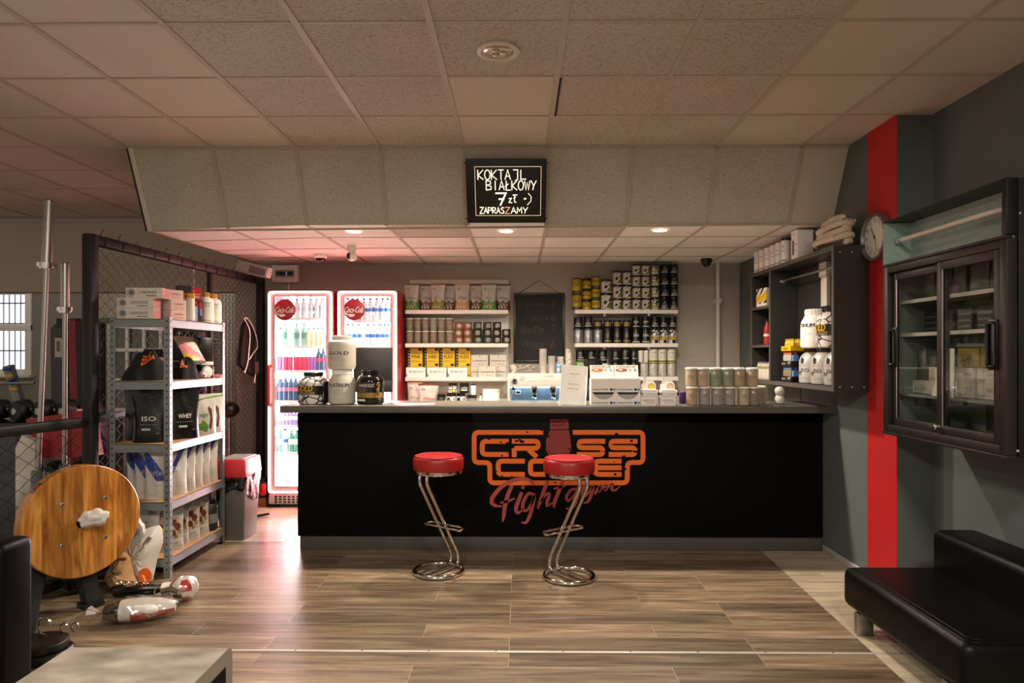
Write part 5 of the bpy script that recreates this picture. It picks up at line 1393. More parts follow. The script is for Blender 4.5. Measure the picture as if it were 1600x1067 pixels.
for i in range(6):
    inst('tub_' + bots_[i][1], nut_tub(bots_[i][1]), (xs_[i], 5.14 + .012 * (i % 2), ZT), f'{bots_[i][1]} nut butter tub with white lid, {where(i, 6)} in the lower counter row', 'tub', 'nut butter tubs on the counter', rz=(i * 37) % 22 - 10)
for i in range(6):
    x_ = X(tops_[i][0] + (tops_[i][0] - 1130) * .015, 5.14)
    near = min(xs_, key=lambda q: abs(q - x_)); 
    inst('tub_' + tops_[i][1], nut_tub(tops_[i][1]), (x_, 5.146, ZT + .1415), f'{tops_[i][1]} nut butter tub with white lid, {where(i, 6)} in the upper counter row', 'tub', 'nut butter tubs on the counter', rz=(i * 53) % 24 - 12)
inst('tub_brown', nut_tub('brown'), (X(1187, 5.26), 5.26, ZT), 'brown nut butter tub with white lid half hidden behind the lower row', 'tub', 'nut butter tubs on the counter')
# purple pack behind, ball roller, wall patch
inst('purple', carton_maker('purple_pack', .06, .03, .09, M_PURPLE), (X(1068, 5.3), 5.3, ZT), 'small purple pack between snack trays and nut butter tubs', 'pack')
p = X(1218, 5.24)
t = thing('massage_roller', 'white peanut shaped massage ball standing on the right counter end', 'massage ball', (p, 5.24, ZT))
m = MB(); m.lathe([(.018, 0), (.034, .010), (.0385, .033), (.033, .055), (.0245, .067), (.030, .080), (.0355, .098), (.033, .117), (.022, .131), (.001, .136)], mat('foam_white', '#b9b4a8', .6, var=.04), 28, cap1=False); m.build('body', t)
MB().lathe([(.020, -.0003), (.020, .001)], M_GREY, 16).build('foot_pad', t)
# large tubs on the left end
def gold_deco(m, r, h):
    band(m, r, h * .30, h * .58, M_BLACK, -75, 60, .0015)
    m.text('GOLD', r * 1.15, h * .17, M_YEL, -r * .25, h * .50, wrap=r, y=-.003, bold=.04, shear=.1); m.text('WHEY PROTEIN', r * 1.2, h * .05, M_YEL, -r * .15, h * .38, wrap=r, y=-.003); m.text('ISOLATE BLEND', r * 1.2, h * .03, M_TXTW, -r * .15, h * .33, wrap=r, y=-.003)
    band(m, r, h * .06, h * .70, M_BLACK, 62, 130, .0018)
def white_deco(word, sub):
    def deco(m, r, h):
        m.text(word, r * 1.5, h * .115, M_TXT, -r * .02, h * .56, wrap=r, bold=.05); m.text(sub, r * 1.1, h * .08, M_LGREY, -r * .25, h * .41, wrap=r); m.text('100% PURE MICELLAR PROTEIN', r * 1.3, h * .022, M_TXTG, -r * .1, h * .345, wrap=r)
        m.text('FA', r * .16, h * .04, M_TXT, -r * .62, h * .69, wrap=r); m.stroke([(0, 0), (0, 0.0001)], .0001, M_TXT)
        for k in range(3): m.text(('2000g', '24%', '80%')[k], r * .28, h * .035, M_LGREY, -r * .6 + k * r * .42, h * .17, wrap=r)
        m.text('net weight 70.5 oz', r * .9, h * .02, M_TXTG, r * .05, h * .29, wrap=r)
    return deco
def mass_deco(m, r, h):
    band(m, r, h * .20, h * .35, M_GOLD, -70, 70, .0015); band(m, r, h * .1, h * .16, M_TXTW, -70, -10, .0015)
    m.text('ANABOLIC', r * 1.3, h * .10, M_OFFW, -r * .15, h * .56, wrap=r, bold=.03); m.text('MASS', r * .7, h * .08, M_GOLD, -r * .45, h * .45, wrap=r, bold=.02); m.text('gainer', r * .6, h * .05, M_LGREY, -r * .45, h * .385, wrap=r)
    for a in range(10): m.ball((r * .70 + .006 * math.sin(a * 3), -r * .78 + .01 * math.cos(a), h * (.3 + .035 * a)), .011, M_GOLD, (1, .4, 1), 8)
gy = 5.27
M_GLOSSB = mat('glossy_black', '#120f0e', .12, var=.1)
inst('goldtub', tub_maker('protein_tub', .114, .245, M_CELL, M_BLACK, .60, .03, gold_deco), (X(490, gy), gy, ZT), 'black and white shard patterned tub with yellow letters, leftmost on the counter', 'tub', rz=-6)
pt = inst('plattub', tub_maker('protein_tub', .104, .262, M_OFFW, M_WHITE, .72, .035, white_deco('PLATINUM', 'CASEIN'), .2), (X(534.5, gy), gy, ZT), 'cream tub with black capitals, lower one of the stacked pair', 'tub')
# upper tub: square shouldered
def square_tub():
    t = thing('protein_tub', '', '')
    r, h = .105, .262
    m = MB(); prof = [(r * .80, 0), (r * .92, .006), (r, .035), (r, .18), (r * .985, .20), (r * .93, .217), (r * .78, .226)]
    m.lathe(prof, M_OFFW, 32)
    white_deco('GOLD', 'ISOLATE')(m, r, h * .88)
    m.build('body', t)
    m = MB(); m.lathe([(r * .70, .226), (r * .70, .258), (r * .67, .262), (.001, .262)], mat('tub_lid_cream', '#d9cfc0', .45), 28, cap1=False)
    for k in range(28): m.box((r * .70 - .001, -.002, .23), (r * .70 + .0015, .002, .255), MATS['tub_lid_cream'], M=R(k * 360 / 28, 'Z'))
    m.build('lid', t)
    return t
inst('squaretub', square_tub, (X(534.5, gy), gy, ZT + .2625), 'cream tub with black lettering stacked on the lower cream tub', 'tub')
inst('masstub', tub_maker('protein_tub', .104, .26, M_GLOSSB, M_GLOSSB, .62, .03, mass_deco), (X(579, gy), gy, ZT), 'glossy black tub with gold band right of the stacked cream tubs', 'tub')
# black screen behind
ys_ = 5.80
pa, pb = atY(552, 543, ys_), atY(612.5, 613, ys_)
t = thing('computer_screen', 'black computer screen standing behind the dark tub before the right fridge', 'screen', ((pa.x + pb.x) / 2, ys_, .7306))
w = (pb.x - pa.x) / 2; z0, z1 = pb.z - .7306, pa.z - .7306
m = MB(); m.box((-w, 0, z0), (w, .03, z1), mat('screen_back', '#141110', .45, var=.1), .006); m.box((-w, -.002, z0), (w, .028, z0 + .10), M_DARK, .004); m.build('panel', t)
m = MB(); m.box((-.03, .03, .01), (.03, .06, (z0 + z1) / 2), M_GREY, .004); m.build('stand', t)
m = MB(); m.box((-.11, -.06, 0), (.11, .12, .012), M_GREY, .004); m.build('foot', t)
# papers and cable on the counter
p = atZ(652, 631.5, CT)
m = MB(); m.box((-.13, -.075, 0), (.13, .075, .0016), M_WHITE, M=R(4, 'Z')); o = m.build('paper_sheet'); o.location = (p.x, p.y, ZT); tag(o, 'loose white paper sheet lying on the counter near the left shelves', 'paper')
p = atZ(604, 631, CT)
m = MB(); m.tube(catmull([(-.05, .05, .004), (0, .02, .012), (.04, .0, .004), (.07, .03, .004), (.05, .08, .004)], 5), .003, M_BLACK, 6); o = m.build('cable'); o.location = (p.x - .03, p.y, ZT); tag(o, 'short black cable on the counter right of the glossy black tub', 'cable')
# ================================================================ RIGHT WALL CABINET (opens to the left)
FX = 2.09
ya, yb, ym_ = 4.58, 6.22, 5.73
cz0, cz1 = 1.262, 2.238
M_CAB = mat('cabinet_graphite', '#2b2826', .5, var=.08, scale=3); M_CABE = mat('cabinet_edge', '#4f4b45', .5)
t = thing('display_cabinet', 'open dark wall cabinet on the right wall over the counter end', 'cabinet', (RW - .002, (ya + yb) / 2, cz0))
oy = (ya + yb) / 2; dx = FX - RW + .002
def cb(name, x0, y0, z0, x1, y1, z1, m_=M_CAB, bev=.002):
    m = MB(); m.box((x0, y0 - oy, z0 - cz0), (x1, y1 - oy, z1 - cz0), m_, bev, 1); m.box((dx - .0015, y0 - oy, z0 - cz0), (dx + .0015, y1 - oy, z1 - cz0), M_CABE); return m.build(name, t)
tk = .032
cb('side_panel', dx, ya, cz0, 0, ya + tk, cz1); cb('side_panel', dx, yb - tk, cz0, 0, yb, cz1); cb('divider', dx, ym_, cz0 + tk, -.012, ym_ + tk, cz1 - tk)
cb('top_panel', dx, ya + tk, cz1 - tk, 0, yb - tk, cz1); cb('bottom_panel', dx, ya + tk, cz0, 0, yb - tk, cz0 + tk)
m = MB(); m.box((-.012, ya + tk - oy, tk), (-.002, yb - tk - oy, cz1 - cz0 - tk), M_CAB); m.build('back_panel', t)
sz = [1.5 + (556 - 481) * 6.1 / F_PX, 1.5 + (556 - 539) * 6.0 / F_PX]
for z in sz: cb('shelf', dx + .01, ym_ + tk, z - .022, -.012, yb - tk, z)
m = MB(); m.tube([(dx + .10, ya + tk - oy + .004, .86), (dx + .10, ym_ - oy - .004, .86)], .010, M_STEEL, 10); m.build('hanging_rail', t)
m = MB(); m.cyl((dx + .10, ym_ - oy - .012, .86), (dx + .10, ym_ - oy, .86), .026, M_CHROME, 18); m.build('rail_bracket', t)
m = MB()
for yy, zz_ in ((ya - .001, .93), (ya - .001, .03)):
    for xx in (.04, .12, .20): m.ball((dx + xx, yy - oy, zz_), .006, M_LGREY, (1, .4, 1), 8)
m.build('screw_caps', t)
cbz = cz0 + tk + .0006
def yAt(px, x): return atX(px, 556, x).y
# white duct in the corner of the wide compartment
m = MB(); m.box((-.03, -.05, 0), (0, .05, .33), M_OFFW, .003); m.box((-.04, -.06, .22), (0, .06, .33), M_OFFW, .003)
o = m.build('cable_duct'); o.location = (RW - .0145, yAt(1292, 2.31), cz0 + tk + .58); tag(o, 'white cable duct at the back of the wide cabinet compartment', 'duct')
# contents
def stand(px, x): return (x, yAt(px, x))
silver_iso = tub_maker('protein_tub', .105, .262, M_WHITE if False else mat('pearl_silver', '#b9b6ae', .3, .25, var=.04), M_BLACK, .62, .03,
    lambda m, r, h: (m.text('ISO', r * .6, h * .10, M_TXT, r * .2, h * .38, wrap=r, bold=.03), m.text('WHEY', r * .55, h * .10, M_TXT, -r * .35, h * .30, wrap=r, bold=.03), m.stroke([(0, 0), (0, .0001)], .0001, M_TXT), m.text('NET WT 2 KG', r * .6, h * .03, M_TXTG, r * .2, h * .16, wrap=r), diag(m, r, [(-r * .15, h * .58), (r * .05, h * .56), (r * .1, h * .68), (-r * .05, h * .76), (-r * .16, h * .68)], M_TXT), m.text('muscle', r * .6, h * .03, M_TXTG, 0, h * .52, wrap=r)), .2)
ys3 = [5.15, 4.937, 4.724]
for i, y in enumerate(ys3): inst('silveriso', silver_iso, (2.203, y, cbz), f'silver white tub with black lettering, {("left", "middle", "right")[i]} one in the wide cabinet compartment', 'tub', 'silver white tubs in the wall cabinet', rz=-72)
inst('platcab', tub_maker('protein_tub', .118, .285, M_WHITE, M_WHITE, .72, .04, lambda m, r, h: (m.text('PLATINUM', r * 1.7, h * .10, M_TXT, -r * .35, h * .58, wrap=r, bold=.05), m.text('micellar', r * .7, h * .03, M_LGREY, 0, h * .36, wrap=r)), .2), (2.192, 5.06, cbz + .2625), 'white tub with black capitals standing on the silver white tubs', 'tub', rz=-62)
inst('goldcab', tub_maker('protein_tub', .112, .28, M_CELL, M_BLACK, .62, .03, gold_deco), (2.196, 4.815, cbz + .2625), 'shard patterned tub with yellow letters beside the white tub in the cabinet', 'tub', rz=-70)
# energy shot racks
def shots(capm, bodym, tray):
    def mk():
        t = thing('shot_rack', '', '')
        m = MB(); m.box((-.10, 0, 0), (.10, .13, .045), M_BLACK, .002, 1); m.box((-.10, .12, .0), (.10, .13, .12), M_BLACK); m.text('CREATINE', .07, .014, M_OFFW, -.045, .022, -.002); m.text('OVER', .05, .02, M_OFFW, .06, .03, -.002, bold=.02)
        m.build('tray', t)
        m = MB()
        for k in range(6):
            for j in range(2):
                x = -.085 + k * .026; y = .022 + j * .04
                m.lathe([(.010, .012), (.011, .07), (.011, .082), (.006, .095), (.006, .098)], bodym, 10, T(x, y, 0)); m.lathe([(.008, .098), (.008, .113)], capm, 10, T(x, y, 0))
        m.box((.072, .02, .012), (.098, .06, .09), M_LBLUE)
        m.build('shot_vials', t)['kind'] = 'stuff'
        return t
    return mk
yy = yAt(1232, 2.14)
inst('shots0', shots(M_LBLUE, mat('amber_vial', '#8a7a54', .2), 0), (2.12, yy, cbz), 'black rack of blue capped shot vials on the cabinet bottom', 'rack', rz=-90)
inst('shots1', shots(mat('orange_cap', '#c86a3a', .4), mat('pale_vial', '#b0a8a0', .2), 0), (2.12, yy, cbz + .121), 'black rack of orange capped shot vials stacked on the blue capped rack', 'rack', rz=-90)
def ytray():
    t = thing('shot_tray', '', '')
    m = MB(); m.box((-.10, 0, 0), (.10, .003, .04), M_YEL); m.box((-.10, 0, 0), (-.097, .12, .04), M_YEL); m.box((.097, 0, 0), (.10, .12, .04), M_YEL); m.box((-.10, .117, 0), (.10, .12, .05), M_YEL); m.box((-.10, 0, 0), (.10, .12, .003), M_YEL)
    m.text('F ENERGY', .12, .018, M_TXT, -.01, .02, -.002); m.build('tray', t)
    m = MB()
    for k in range(5):
        for j in range(2): x, y = -.06 + k * .033, .03 + j * .05; m.lathe([(.014, .004), (.015, .06), (.013, .075), (.008, .083)], mat('yellow_vial', '#c9a81e', .2, var=.1), 12, T(x, y, 0)); m.lathe([(.010, .083), (.010, .098)], M_YELC, 10, T(x, y, 0))
    m.build('shot_vials', t)['kind'] = 'stuff'
    return t
inst('ytray', ytray, (2.12, yy, cbz + .242), 'yellow tray of yellow shot vials on top of the black racks', 'tray', rz=-90)
# narrow column: boxes, bottle, shots
def bwbox(m, w, d, h):
    m.flat([(-w * .5, h * .2), (w * .5, h * .45), (w * .5, h * .9), (-w * .5, h * .55)], -.001, M_YEL); m.flat([(-w * .5, h * .62), (w * .1, h), (-w * .2, h), (-w * .5, h * .8)], -.0012, M_TXT); m.flat([(w * .5, h * .2), (w * .5, h * .42), (-w * .1, h * .2)], -.0012, M_TXT)
    m.flat([(-w * .5, 0), (w * .5, 0), (w * .5, h * .1), (-w * .5, h * .1)], -.001, M_OFFW)
for i, px in enumerate((1181, 1188, 1195)):
    inst('bwbox', carton_maker('supplement_box', .085, .07, .165, M_WHITE, bwbox), (2.13, yAt(px, 2.14), sz[0] + .0006), f'white box with yellow and black diagonals, {where(i, 3)} in the narrow cabinet column', 'box', 'boxes in the narrow cabinet column', rz=-75)
inst('redbottle', bottle_maker('sauce_bottle', .032, .22, M_REDP, M_BLACK, M_TXTW, (.35, .45), .45), (2.20, yAt(1199, 2.20), sz[1] + .0006), 'red bottle with black cap in the middle of the narrow cabinet column', 'bottle')
for k in range(9):
    y = yb - tk - .035 - k * .048
    inst('ampoule', bottle_maker('ampoule', .016, .155, mat('ampoule_white', '#cfc8ba', .25), M_GREY, mat('ampoule_band', '#9a8a5a', .4), (.6, .75), .45), (2.14, y, cbz), f'slim white shot bottle, {where(k, 9)} in the row at the narrow column foot', 'bottle', 'slim shot bottles in the narrow cabinet column')
# on top
zt_ = cz1 + .0006
for i, px in enumerate((1185.5, 1193.5, 1202, 1210.5, 1219, 1228.5)):
    h_ = .20 if i != 5 else .22
    x = 2.17
    inst('pill%d' % (i == 5), can_maker('pill_can', .041, h_, M_WHITE, M_WHITE if i != 5 else M_DARK, .022, lambda m, r, h: (m.text('FA', r * .5, h * .07, M_TXT, 0, h * .68, wrap=r, bold=.02), m.text('tribulus', r * 1.1, h * .06, M_TXTG, 0, h * .52, wrap=r), band(m, r, h * .12, h * .2, M_LGREY, -45, 45))), (x, yAt(px, x), zt_), f'white pill can, {where(i, 6)} in the row on top of the wall cabinet', 'can', 'white pill cans on the wall cabinet', rz=-60)
inst('shakerbox', carton_maker('shaker_box', .125, .12, .232, M_WHITE, lambda m, w, d, h: (m.box((-w * .3, -.001, h * .2), (-.005, 0, h * .68), M_BROWNP), m.text('FA', w * .2, h * .06, M_TXT, 0, h * .88, bold=.03), m.box((.01, -.001, h * .5), (w * .4, 0, h * .56), M_LGREY), m.box((.01, -.001, h * .3), (w * .4, 0, h * .33), M_LGREY))), (2.13, yAt(1241, 2.13), zt_), 'white carton with dark bottle picture beside the pill cans on the cabinet', 'box', rz=-90)
# ---- rope
M_ROPE = mat('cotton_rope', '#c9bda6', .85, var=.12, scale=30, bump=.2, bscale=150)
path = []
cx_, cy_ = 2.17, 4.78
for lp in range(4):
    a_, b_ = (.135 - .012 * lp, .30 - .02 * lp) if lp < 3 else (.10, .22)
    for k in range(24):
        an = 2 * PI * k / 24
        s_ = lp + k / 24
        path.append((cx_ + a_ * math.sin(an) * .62 + .012 * math.sin(lp * 2.2), cy_ - b_ * math.cos(an) * .62 - .02 * lp, zt_ + .024 + .040 * s_ + .006 * math.sin(an * 2 + lp)))
path += [(2.18, 4.72, zt_ + .19), (2.22, 4.67, zt_ + .175), (2.25, 4.63, zt_ + .16)]
P = catmull(path, 4); m = MB()
for sidx in range(3):
    strand = []; dist = 0
    for i, p_ in enumerate(P):
        a0 = P[max(0, i - 1)]; a1 = P[min(len(P) - 1, i + 1)]; tt = (a1 - a0).normalized()
        if i: dist += (p_ - P[i - 1]).length
        u = Vector((0, 0, 1)); u = (u - tt * u.dot(tt)).normalized(); w_ = tt.cross(u); ph = dist / .085 * 2 * PI + sidx * 2 * PI / 3
        strand.append(p_ + (u * math.cos(ph) + w_ * math.sin(ph)) * .0105)
    m.tube(strand, .0125, M_ROPE, 8)
o = m.build('battle_rope'); tag(o, 'thick coiled white cotton rope lying on top of the wall cabinet', 'rope')
# ---- clock on the red stripe
t = thing('clock', 'round grey rimmed wall clock on the red stripe beside the rope', 'clock', (RW - .004, 4.455, 1.5 + (556 - 370.5) * 4.43 / F_PX), rz=-90)
rc = .152
m = MB(); m.lathe([(rc * .99, 0), (rc, .012), (rc, .045), (rc * .95, .052), (rc * .90, .045), (rc * .88, .03)], mat('clock_rim', '#77746e', .35, .4), 48, M=R(90, 'X'), cap1=False); m.build('rim', t)
m = MB(); m.lathe([(rc * .89, .028), (.001, .028)], mat('clock_face', '#d6d2c8', .5, var=.02), 40, M=R(90, 'X'), cap0=False, cap1=False)
for k in range(12):
    a = k * PI / 6; n_ = 12 if k == 0 else k
    m.text(str(n_), .005 if n_ == 1 else (.018 if n_ == 11 else (.024 if n_ > 9 else .014)), .024, M_TXT, math.sin(a) * rc * .70, math.cos(a) * rc * .70, -.030)
    m.stroke([(math.sin(a) * rc * .82, math.cos(a) * rc * .82), (math.sin(a) * rc * .87, math.cos(a) * rc * .87)], .003, M_TXT, -.030)
m.build('face', t)
for nm, a, l, w_ in (('hour_hand', -34, .075, .007), ('minute_hand', 164, .105, .005)):
    m = MB(); a = math.radians(a); m.stroke([(-math.sin(a) * .02, -math.cos(a) * .02), (math.sin(a) * l, math.cos(a) * l)], w_, M_TXT, -.033); m.ball((0, -.033, 0), .006, M_TXT); m.build(nm, t)

# ================================================================ WALL COOLER
kx, ky0, ky1, kz0, kz1 = 2.15, 3.05, 4.075, 1.05, 2.29
t = thing('display_cooler', 'wall mounted black display cooler with two sliding glass doors', 'cooler', (RW2, (ky0 + ky1) / 2, kz0))
oy = (ky0 + ky1) / 2; dx = kx - RW2; hz = kz1 - kz0; yl0, yl1 = ky0 - oy, ky1 - oy; zl_ = 2.028 - kz0
M_CBLK = mat('cooler_black', '#090808', .45, var=.1); M_ALU = mat('bronze_aluminium', '#241d1c', .45, .15, var=.08); M_MINT = mat('pale_green_liner', '#93a99c', .6, var=.05); M_LINER = mat('grey_liner', '#666b65', .6, var=.05)
m = MB(); m.box((dx + .055, yl0, 0), (0, yl0 + .03, hz), M_CBLK, .002); m.box((dx, yl0, zl_ + .012), (dx + .053, yl0 + .03, hz), M_CBLK, .002); m.box((dx + .055, yl1 - .03, 0), (0, yl1, zl_), M_CBLK, .002); m.box((dx + .055, yl0 + .031, 0), (0, yl1 - .031, .04), M_CBLK, .002)
m.box((-.03, yl0 + .031, .041), (0, yl1 - .031, hz - .007), M_LINER); m.box((dx + .06, yl0 + .031, zl_ - .03), (-.031, yl1 - .031, zl_ - .001), M_LINER); m.box((dx + .06, yl1 - .034, .042), (-.031, yl1 - .0305, zl_ - .031), M_LINER); m.box((dx + .06, yl0 + .0305, .042), (-.031, yl0 + .034, zl_ - .031), M_LINER)
m.ball((dx + .06, yl0 - .001, hz - .16), .005, M_LGREY); m.ball((dx + .05, yl0 - .001, .03), .006, M_LGREY)
m.build('cabinet', t)
# light box above the doors
m = MB(); m.box((dx, yl0 + .03, hz - .006), (-.03, yl1, hz), M_DARK); m.box((dx + .16, yl0 + .03, zl_), (dx + .17, yl1 - .006, hz - .006), M_MINT); m.box((dx, yl1 - .006, zl_ + .009), (-.03, yl1, hz - .007), M_MINT)
m.build('light_box', t)
m = MB(); zc = (zl_ + hz) / 2 + .015; m.tube([(dx + .07, yl0 + .05, zc), (dx + .07, yl1 - .07, zc)], .014, M_OFFW, 12); m.build('tube_lamp', t)
m = MB()
for yy_ in (yl0 + .045, yl1 - .035): m.box((dx + .055, yy_ - .015, zc - .018), (dx + .085, yy_ + .01, zc + .018), M_MINT, .004)
m.cyl((dx + .07, yl1 - .03, zc), (dx + .07, yl1 - .006, zc), .010, M_LGREY, 10); m.build('lamp_holder', t)
# frame
m = MB(); fw = .045
m.box((dx, yl0 + .001, .009), (dx + .05, yl0 + fw, zl_ - .007), M_ALU, .003); m.box((dx, yl1 - fw, .009), (dx + .05, yl1 - .001, zl_ - .007), M_ALU, .003); m.box((dx + .001, yl0 + fw, .009), (dx + .05, yl1 - fw, .05), M_ALU, .003); m.box((dx + .001, yl0 + fw, zl_ - .045), (dx + .05, yl1 - fw, zl_ - .007), M_ALU, .003)
m.box((dx - .006, yl0, -.008), (dx + .05, yl1, .008), M_ALU, .003); m.box((dx - .006, yl0, zl_ - .006), (dx + .03, yl1, zl_ + .008), M_ALU, .003)
m.build('door_frame', t)
yc2 = atX(1466, 556, kx).y - oy
def sash(y0, y1, x, nm, hy):
    m = MB(); s = .042; z0, z1 = .052, zl_ - .047
    m.box((x, y0, z0), (x + .02, y0 + s, z1), M_ALU, .002); m.box((x, y1 - s, z0), (x + .02, y1, z1), M_ALU, .002); m.box((x, y0 + s, z0), (x + .02, y1 - s, z0 + s), M_ALU, .002); m.box((x, y0 + s, z1 - s), (x + .02, y1 - s, z1), M_ALU, .002)
    d = m.build('door', t)
    MB().box((x + .008, y0 + s, z0 + s), (x + .012, y1 - s, z1 - s), M_GLASSC).build('door_glass', d)
    m = MB(); m.tube([(x + .002, y1 - s - .004, z0 + s), (x + .002, y1 - s - .004, z1 - s)], .003, M_STEEL, 6); m.build('glazing_bead', d)
    m = MB(); hz_ = .50; P = rounded([(x - .016, hy - .022, hz_ - .10), (x - .016, hy + .022, hz_ - .10), (x - .016, hy + .022, hz_ + .10), (x - .016, hy - .022, hz_ + .10)], .015, 4, True)
    m.tube(P, .008, M_BLACK, 8, True); m.box((x - .010, hy - .03, hz_ - .115), (x, hy + .03, hz_ + .115), M_BLACK, .003); m.build('handle', d)
sash(yl0 + .045, yc2 + .02, dx + .004, 'door', yl0 + .085)
sash(yc2 - .02, yl1 - .045, dx + .028, 'door', yl1 - .07)
m = MB(); m.cyl((dx - .018, yc2, .085), (dx + .004, yc2, .085), .014, M_STEEL, 14); m.ball((dx - .018, yc2, .085), .014, M_CHROME, (.4, 1, 1), 12); m.build('lock', t)
shz = []
for pz in (468, 528): shz.append(1.5 + (556 - pz) * 3.75 / F_PX - kz0)
shz = [.765, .575]
for z in shz: m = MB(); m.box((dx + .09, yl0 + .035, z - .012), (-.035, yl1 - .035, z), M_LINER); m.box((dx + .085, yl0 + .035, z - .014), (dx + .092, yl1 - .035, z + .006), M_OFFW); m.build('shelf', t)
m = MB(); m.box((dx + .07, yl0 + .035, .22), (-.035, yl1 - .035, .235), M_LINER); m.build('shelf', t)
m = MB(); m.box((-.12, yl0 + .2, .045), (-.035, yl0 + .55, .20), M_DARK, .004); m.build('cooling_unit', t)
# contents of the cooler
def cc(key, mk, y, z, x, label, cat, grp, rz=-90): inst(key, mk, (RW2 + x, y, kz0 + z + .0008), label, cat, grp, rz)
smallbox = carton_maker('snack_box', .15, .12, .075, M_OFFW, lambda m, w, d, h: (m.text('SNACK', w * .4, h * .2, M_TXTG, w * .2, h * .6), m.box((-w * .45, -.001, h * .1), (-w * .1, 0, h * .3), M_LGREY)))
ybx = carton_maker('bar_box', .17, .12, .10, mat('mustard_card', '#8a7418', .5, var=.15), lambda m, w, d, h: m.text('BAR', w * .5, h * .3, M_TXT, 0, h * .5))
for i, (y, z) in enumerate(((3.38, .235), (3.555, .235), (3.38, .311), (3.555, .311), (3.785, .235), (3.785, .311))):
    cc('snackbox', smallbox, y, z, -.26, f'pale snack box in the cooler, {("lower right", "lower middle", "upper right", "upper middle", "lower left", "upper left")[i]} of the stacked ones', 'box', 'pale snack boxes in the cooler')
for i, y in enumerate((3.375, 3.555)): cc('barbox', ybx, y, .388, -.24, f'mustard yellow bar box on the pale boxes, {("right", "left")[i]} one in the cooler', 'box', 'mustard boxes in the cooler')
gbx = carton_maker('grey_box', .17, .12, .085, mat('slate_card', '#55565a', .5), None)
for i, (y, z) in enumerate(((3.952, .31), (3.952, .396))): cc('greybox', gbx, y, z - .0 if i else z, -.22, f'slate grey box at the cooler left, {("lower", "upper")[i]} one', 'box', 'slate boxes in the cooler')
cc('traybox', carton_maker('tray_box', .17, .14, .073, M_OFFW, lambda m, w, d, h: m.text('3x5 2KA', w * .7, h * .3, M_TXTG, 0, h * .4)), 3.952, .235, -.25, 'pale tray box at the lower left of the cooler', 'box', None)
m = MB(); m.prism([(-.09, 0), (.09, 0), (.0, .26), (-.09, .26)], 0, .003, M_OFFW, R(-90, 'Z') @ R(-14, 'X'))
o = m.build('price_card'); o.location = (RW2 - .345, 3.60, kz0 + .2365); tag(o, 'white slanted price card standing inside the cooler', 'card')
pk = pouch_maker('snack_packet', .13, .17, .06, lambda u, v: 'silver_print' if v > .8 else 'mid_grey', None, None, 'mid_grey', 8, 8)
for i, y in enumerate((3.95, 3.82, 3.68, 3.52, 3.38)): cc('packet', pk, y, shz[0], -.20, f'dark shiny snack packet, {ORD[i]} from left on the top cooler shelf', 'packet', 'packets on the top cooler shelf', -90 + (i * 31) % 20 - 10)
dkb = carton_maker('dark_box', .12, .12, .13, mat('dark_green_card', '#2c302b', .5, var=.2), lambda m, w, d, h: [m.box((-w * .4, -.001, h * (.2 + .25 * k)), (w * .4, 0, h * (.28 + .25 * k)), M_GREY) for k in range(3)])
for i, y in enumerate((3.96, 3.82, 3.66, 3.50, 3.28)): cc('darkbox', dkb, y, shz[1], -.19, f'dark box, {ORD[i]} from left on the middle cooler shelf', 'box', 'dark boxes on the middle cooler shelf')
# ================================================================ STORAGE RACK (left)
rx0_, rx1_, ry0, ry1 = -2.775, -2.365, 4.60, 5.47
rzs = [.130, .512, .905, 1.330, 1.752]
t = thing('storage_rack', 'galvanised steel shelving rack stocked with supplements left of the counter', 'rack', ((rx0_ + rx1_) / 2, (ry0 + ry1) / 2, 0))
w, d = (rx1_ - rx0_) / 2, (ry1 - ry0) / 2
for sx_ in (-1, 1):
    for sy_ in (-1, 1):
        m = MB(); x, y = sx_ * w, sy_ * d
        m.box((x, y, 0), (x - sx_ * .040, y - sy_ * .002, 1.765), M_GALV); m.box((x, y, 0), (x - sx_ * .002, y - sy_ * .040, 1.765), M_GALV)
        m.box((x - sx_ * .001, y - sy_ * .001, -.0), (x - sx_ * .042, y - sy_ * .042, .012), M_BLACK)
        k = .05
        while k < 1.75:
            m.box((x - sx_ * .015, y - .0012 if sy_ < 0 else y + .0012, k), (x - sx_ * .024, y, k + .013), M_BLACK)
            m.box((x - .0012 if sx_ < 0 else x + .0012, y - sy_ * .015, k), (x, y - sy_ * .024, k + .013), M_BLACK)
            k += .043
        for z in rzs:
            for dz in (-.012, -.042):
                if sy_ < 0: m.ball((x - sx_ * .030, y - .001, z + dz), .005, M_STEEL, (1, .5, 1), 8)
                if sx_ > 0: m.ball((x + .001, y - sy_ * .030, z + dz), .005, M_STEEL, (.5, 1, 1), 8)
        m.build('post', t)
for z in rzs:
    m = MB()
    m.box((-w + .002, -d + .002, z - .058), (w - .002, -d + .005, z - .002), M_GALV); m.box((-w + .002, d - .005, z - .058), (w - .002, d - .002, z - .002), M_GALV)
    m.box((w - .005, -d + .002, z - .058), (w - .002, d - .002, z - .002), M_GALV); m.box((-w + .002, -d + .002, z - .058), (-w + .005, d - .002, z - .002), M_GALV)
    for a, b in (((-w + .002, -d + .002), (w - .002, -d + .03)), ((-w + .002, d - .03), (w - .002, d - .002)), ((w - .03, -d + .002), (w - .002, d - .002))): m.box((a[0], a[1], z - .006), (b[0], b[1], z - .0025), M_GALV)
    so = m.build('shelf', t)
    MB().box((-w + .006, -d + .006, z - .012), (w - .006, d - .006, z), M_CHIP).build('shelf_board', so)
RK = lambda k: rzs[k] + .0006
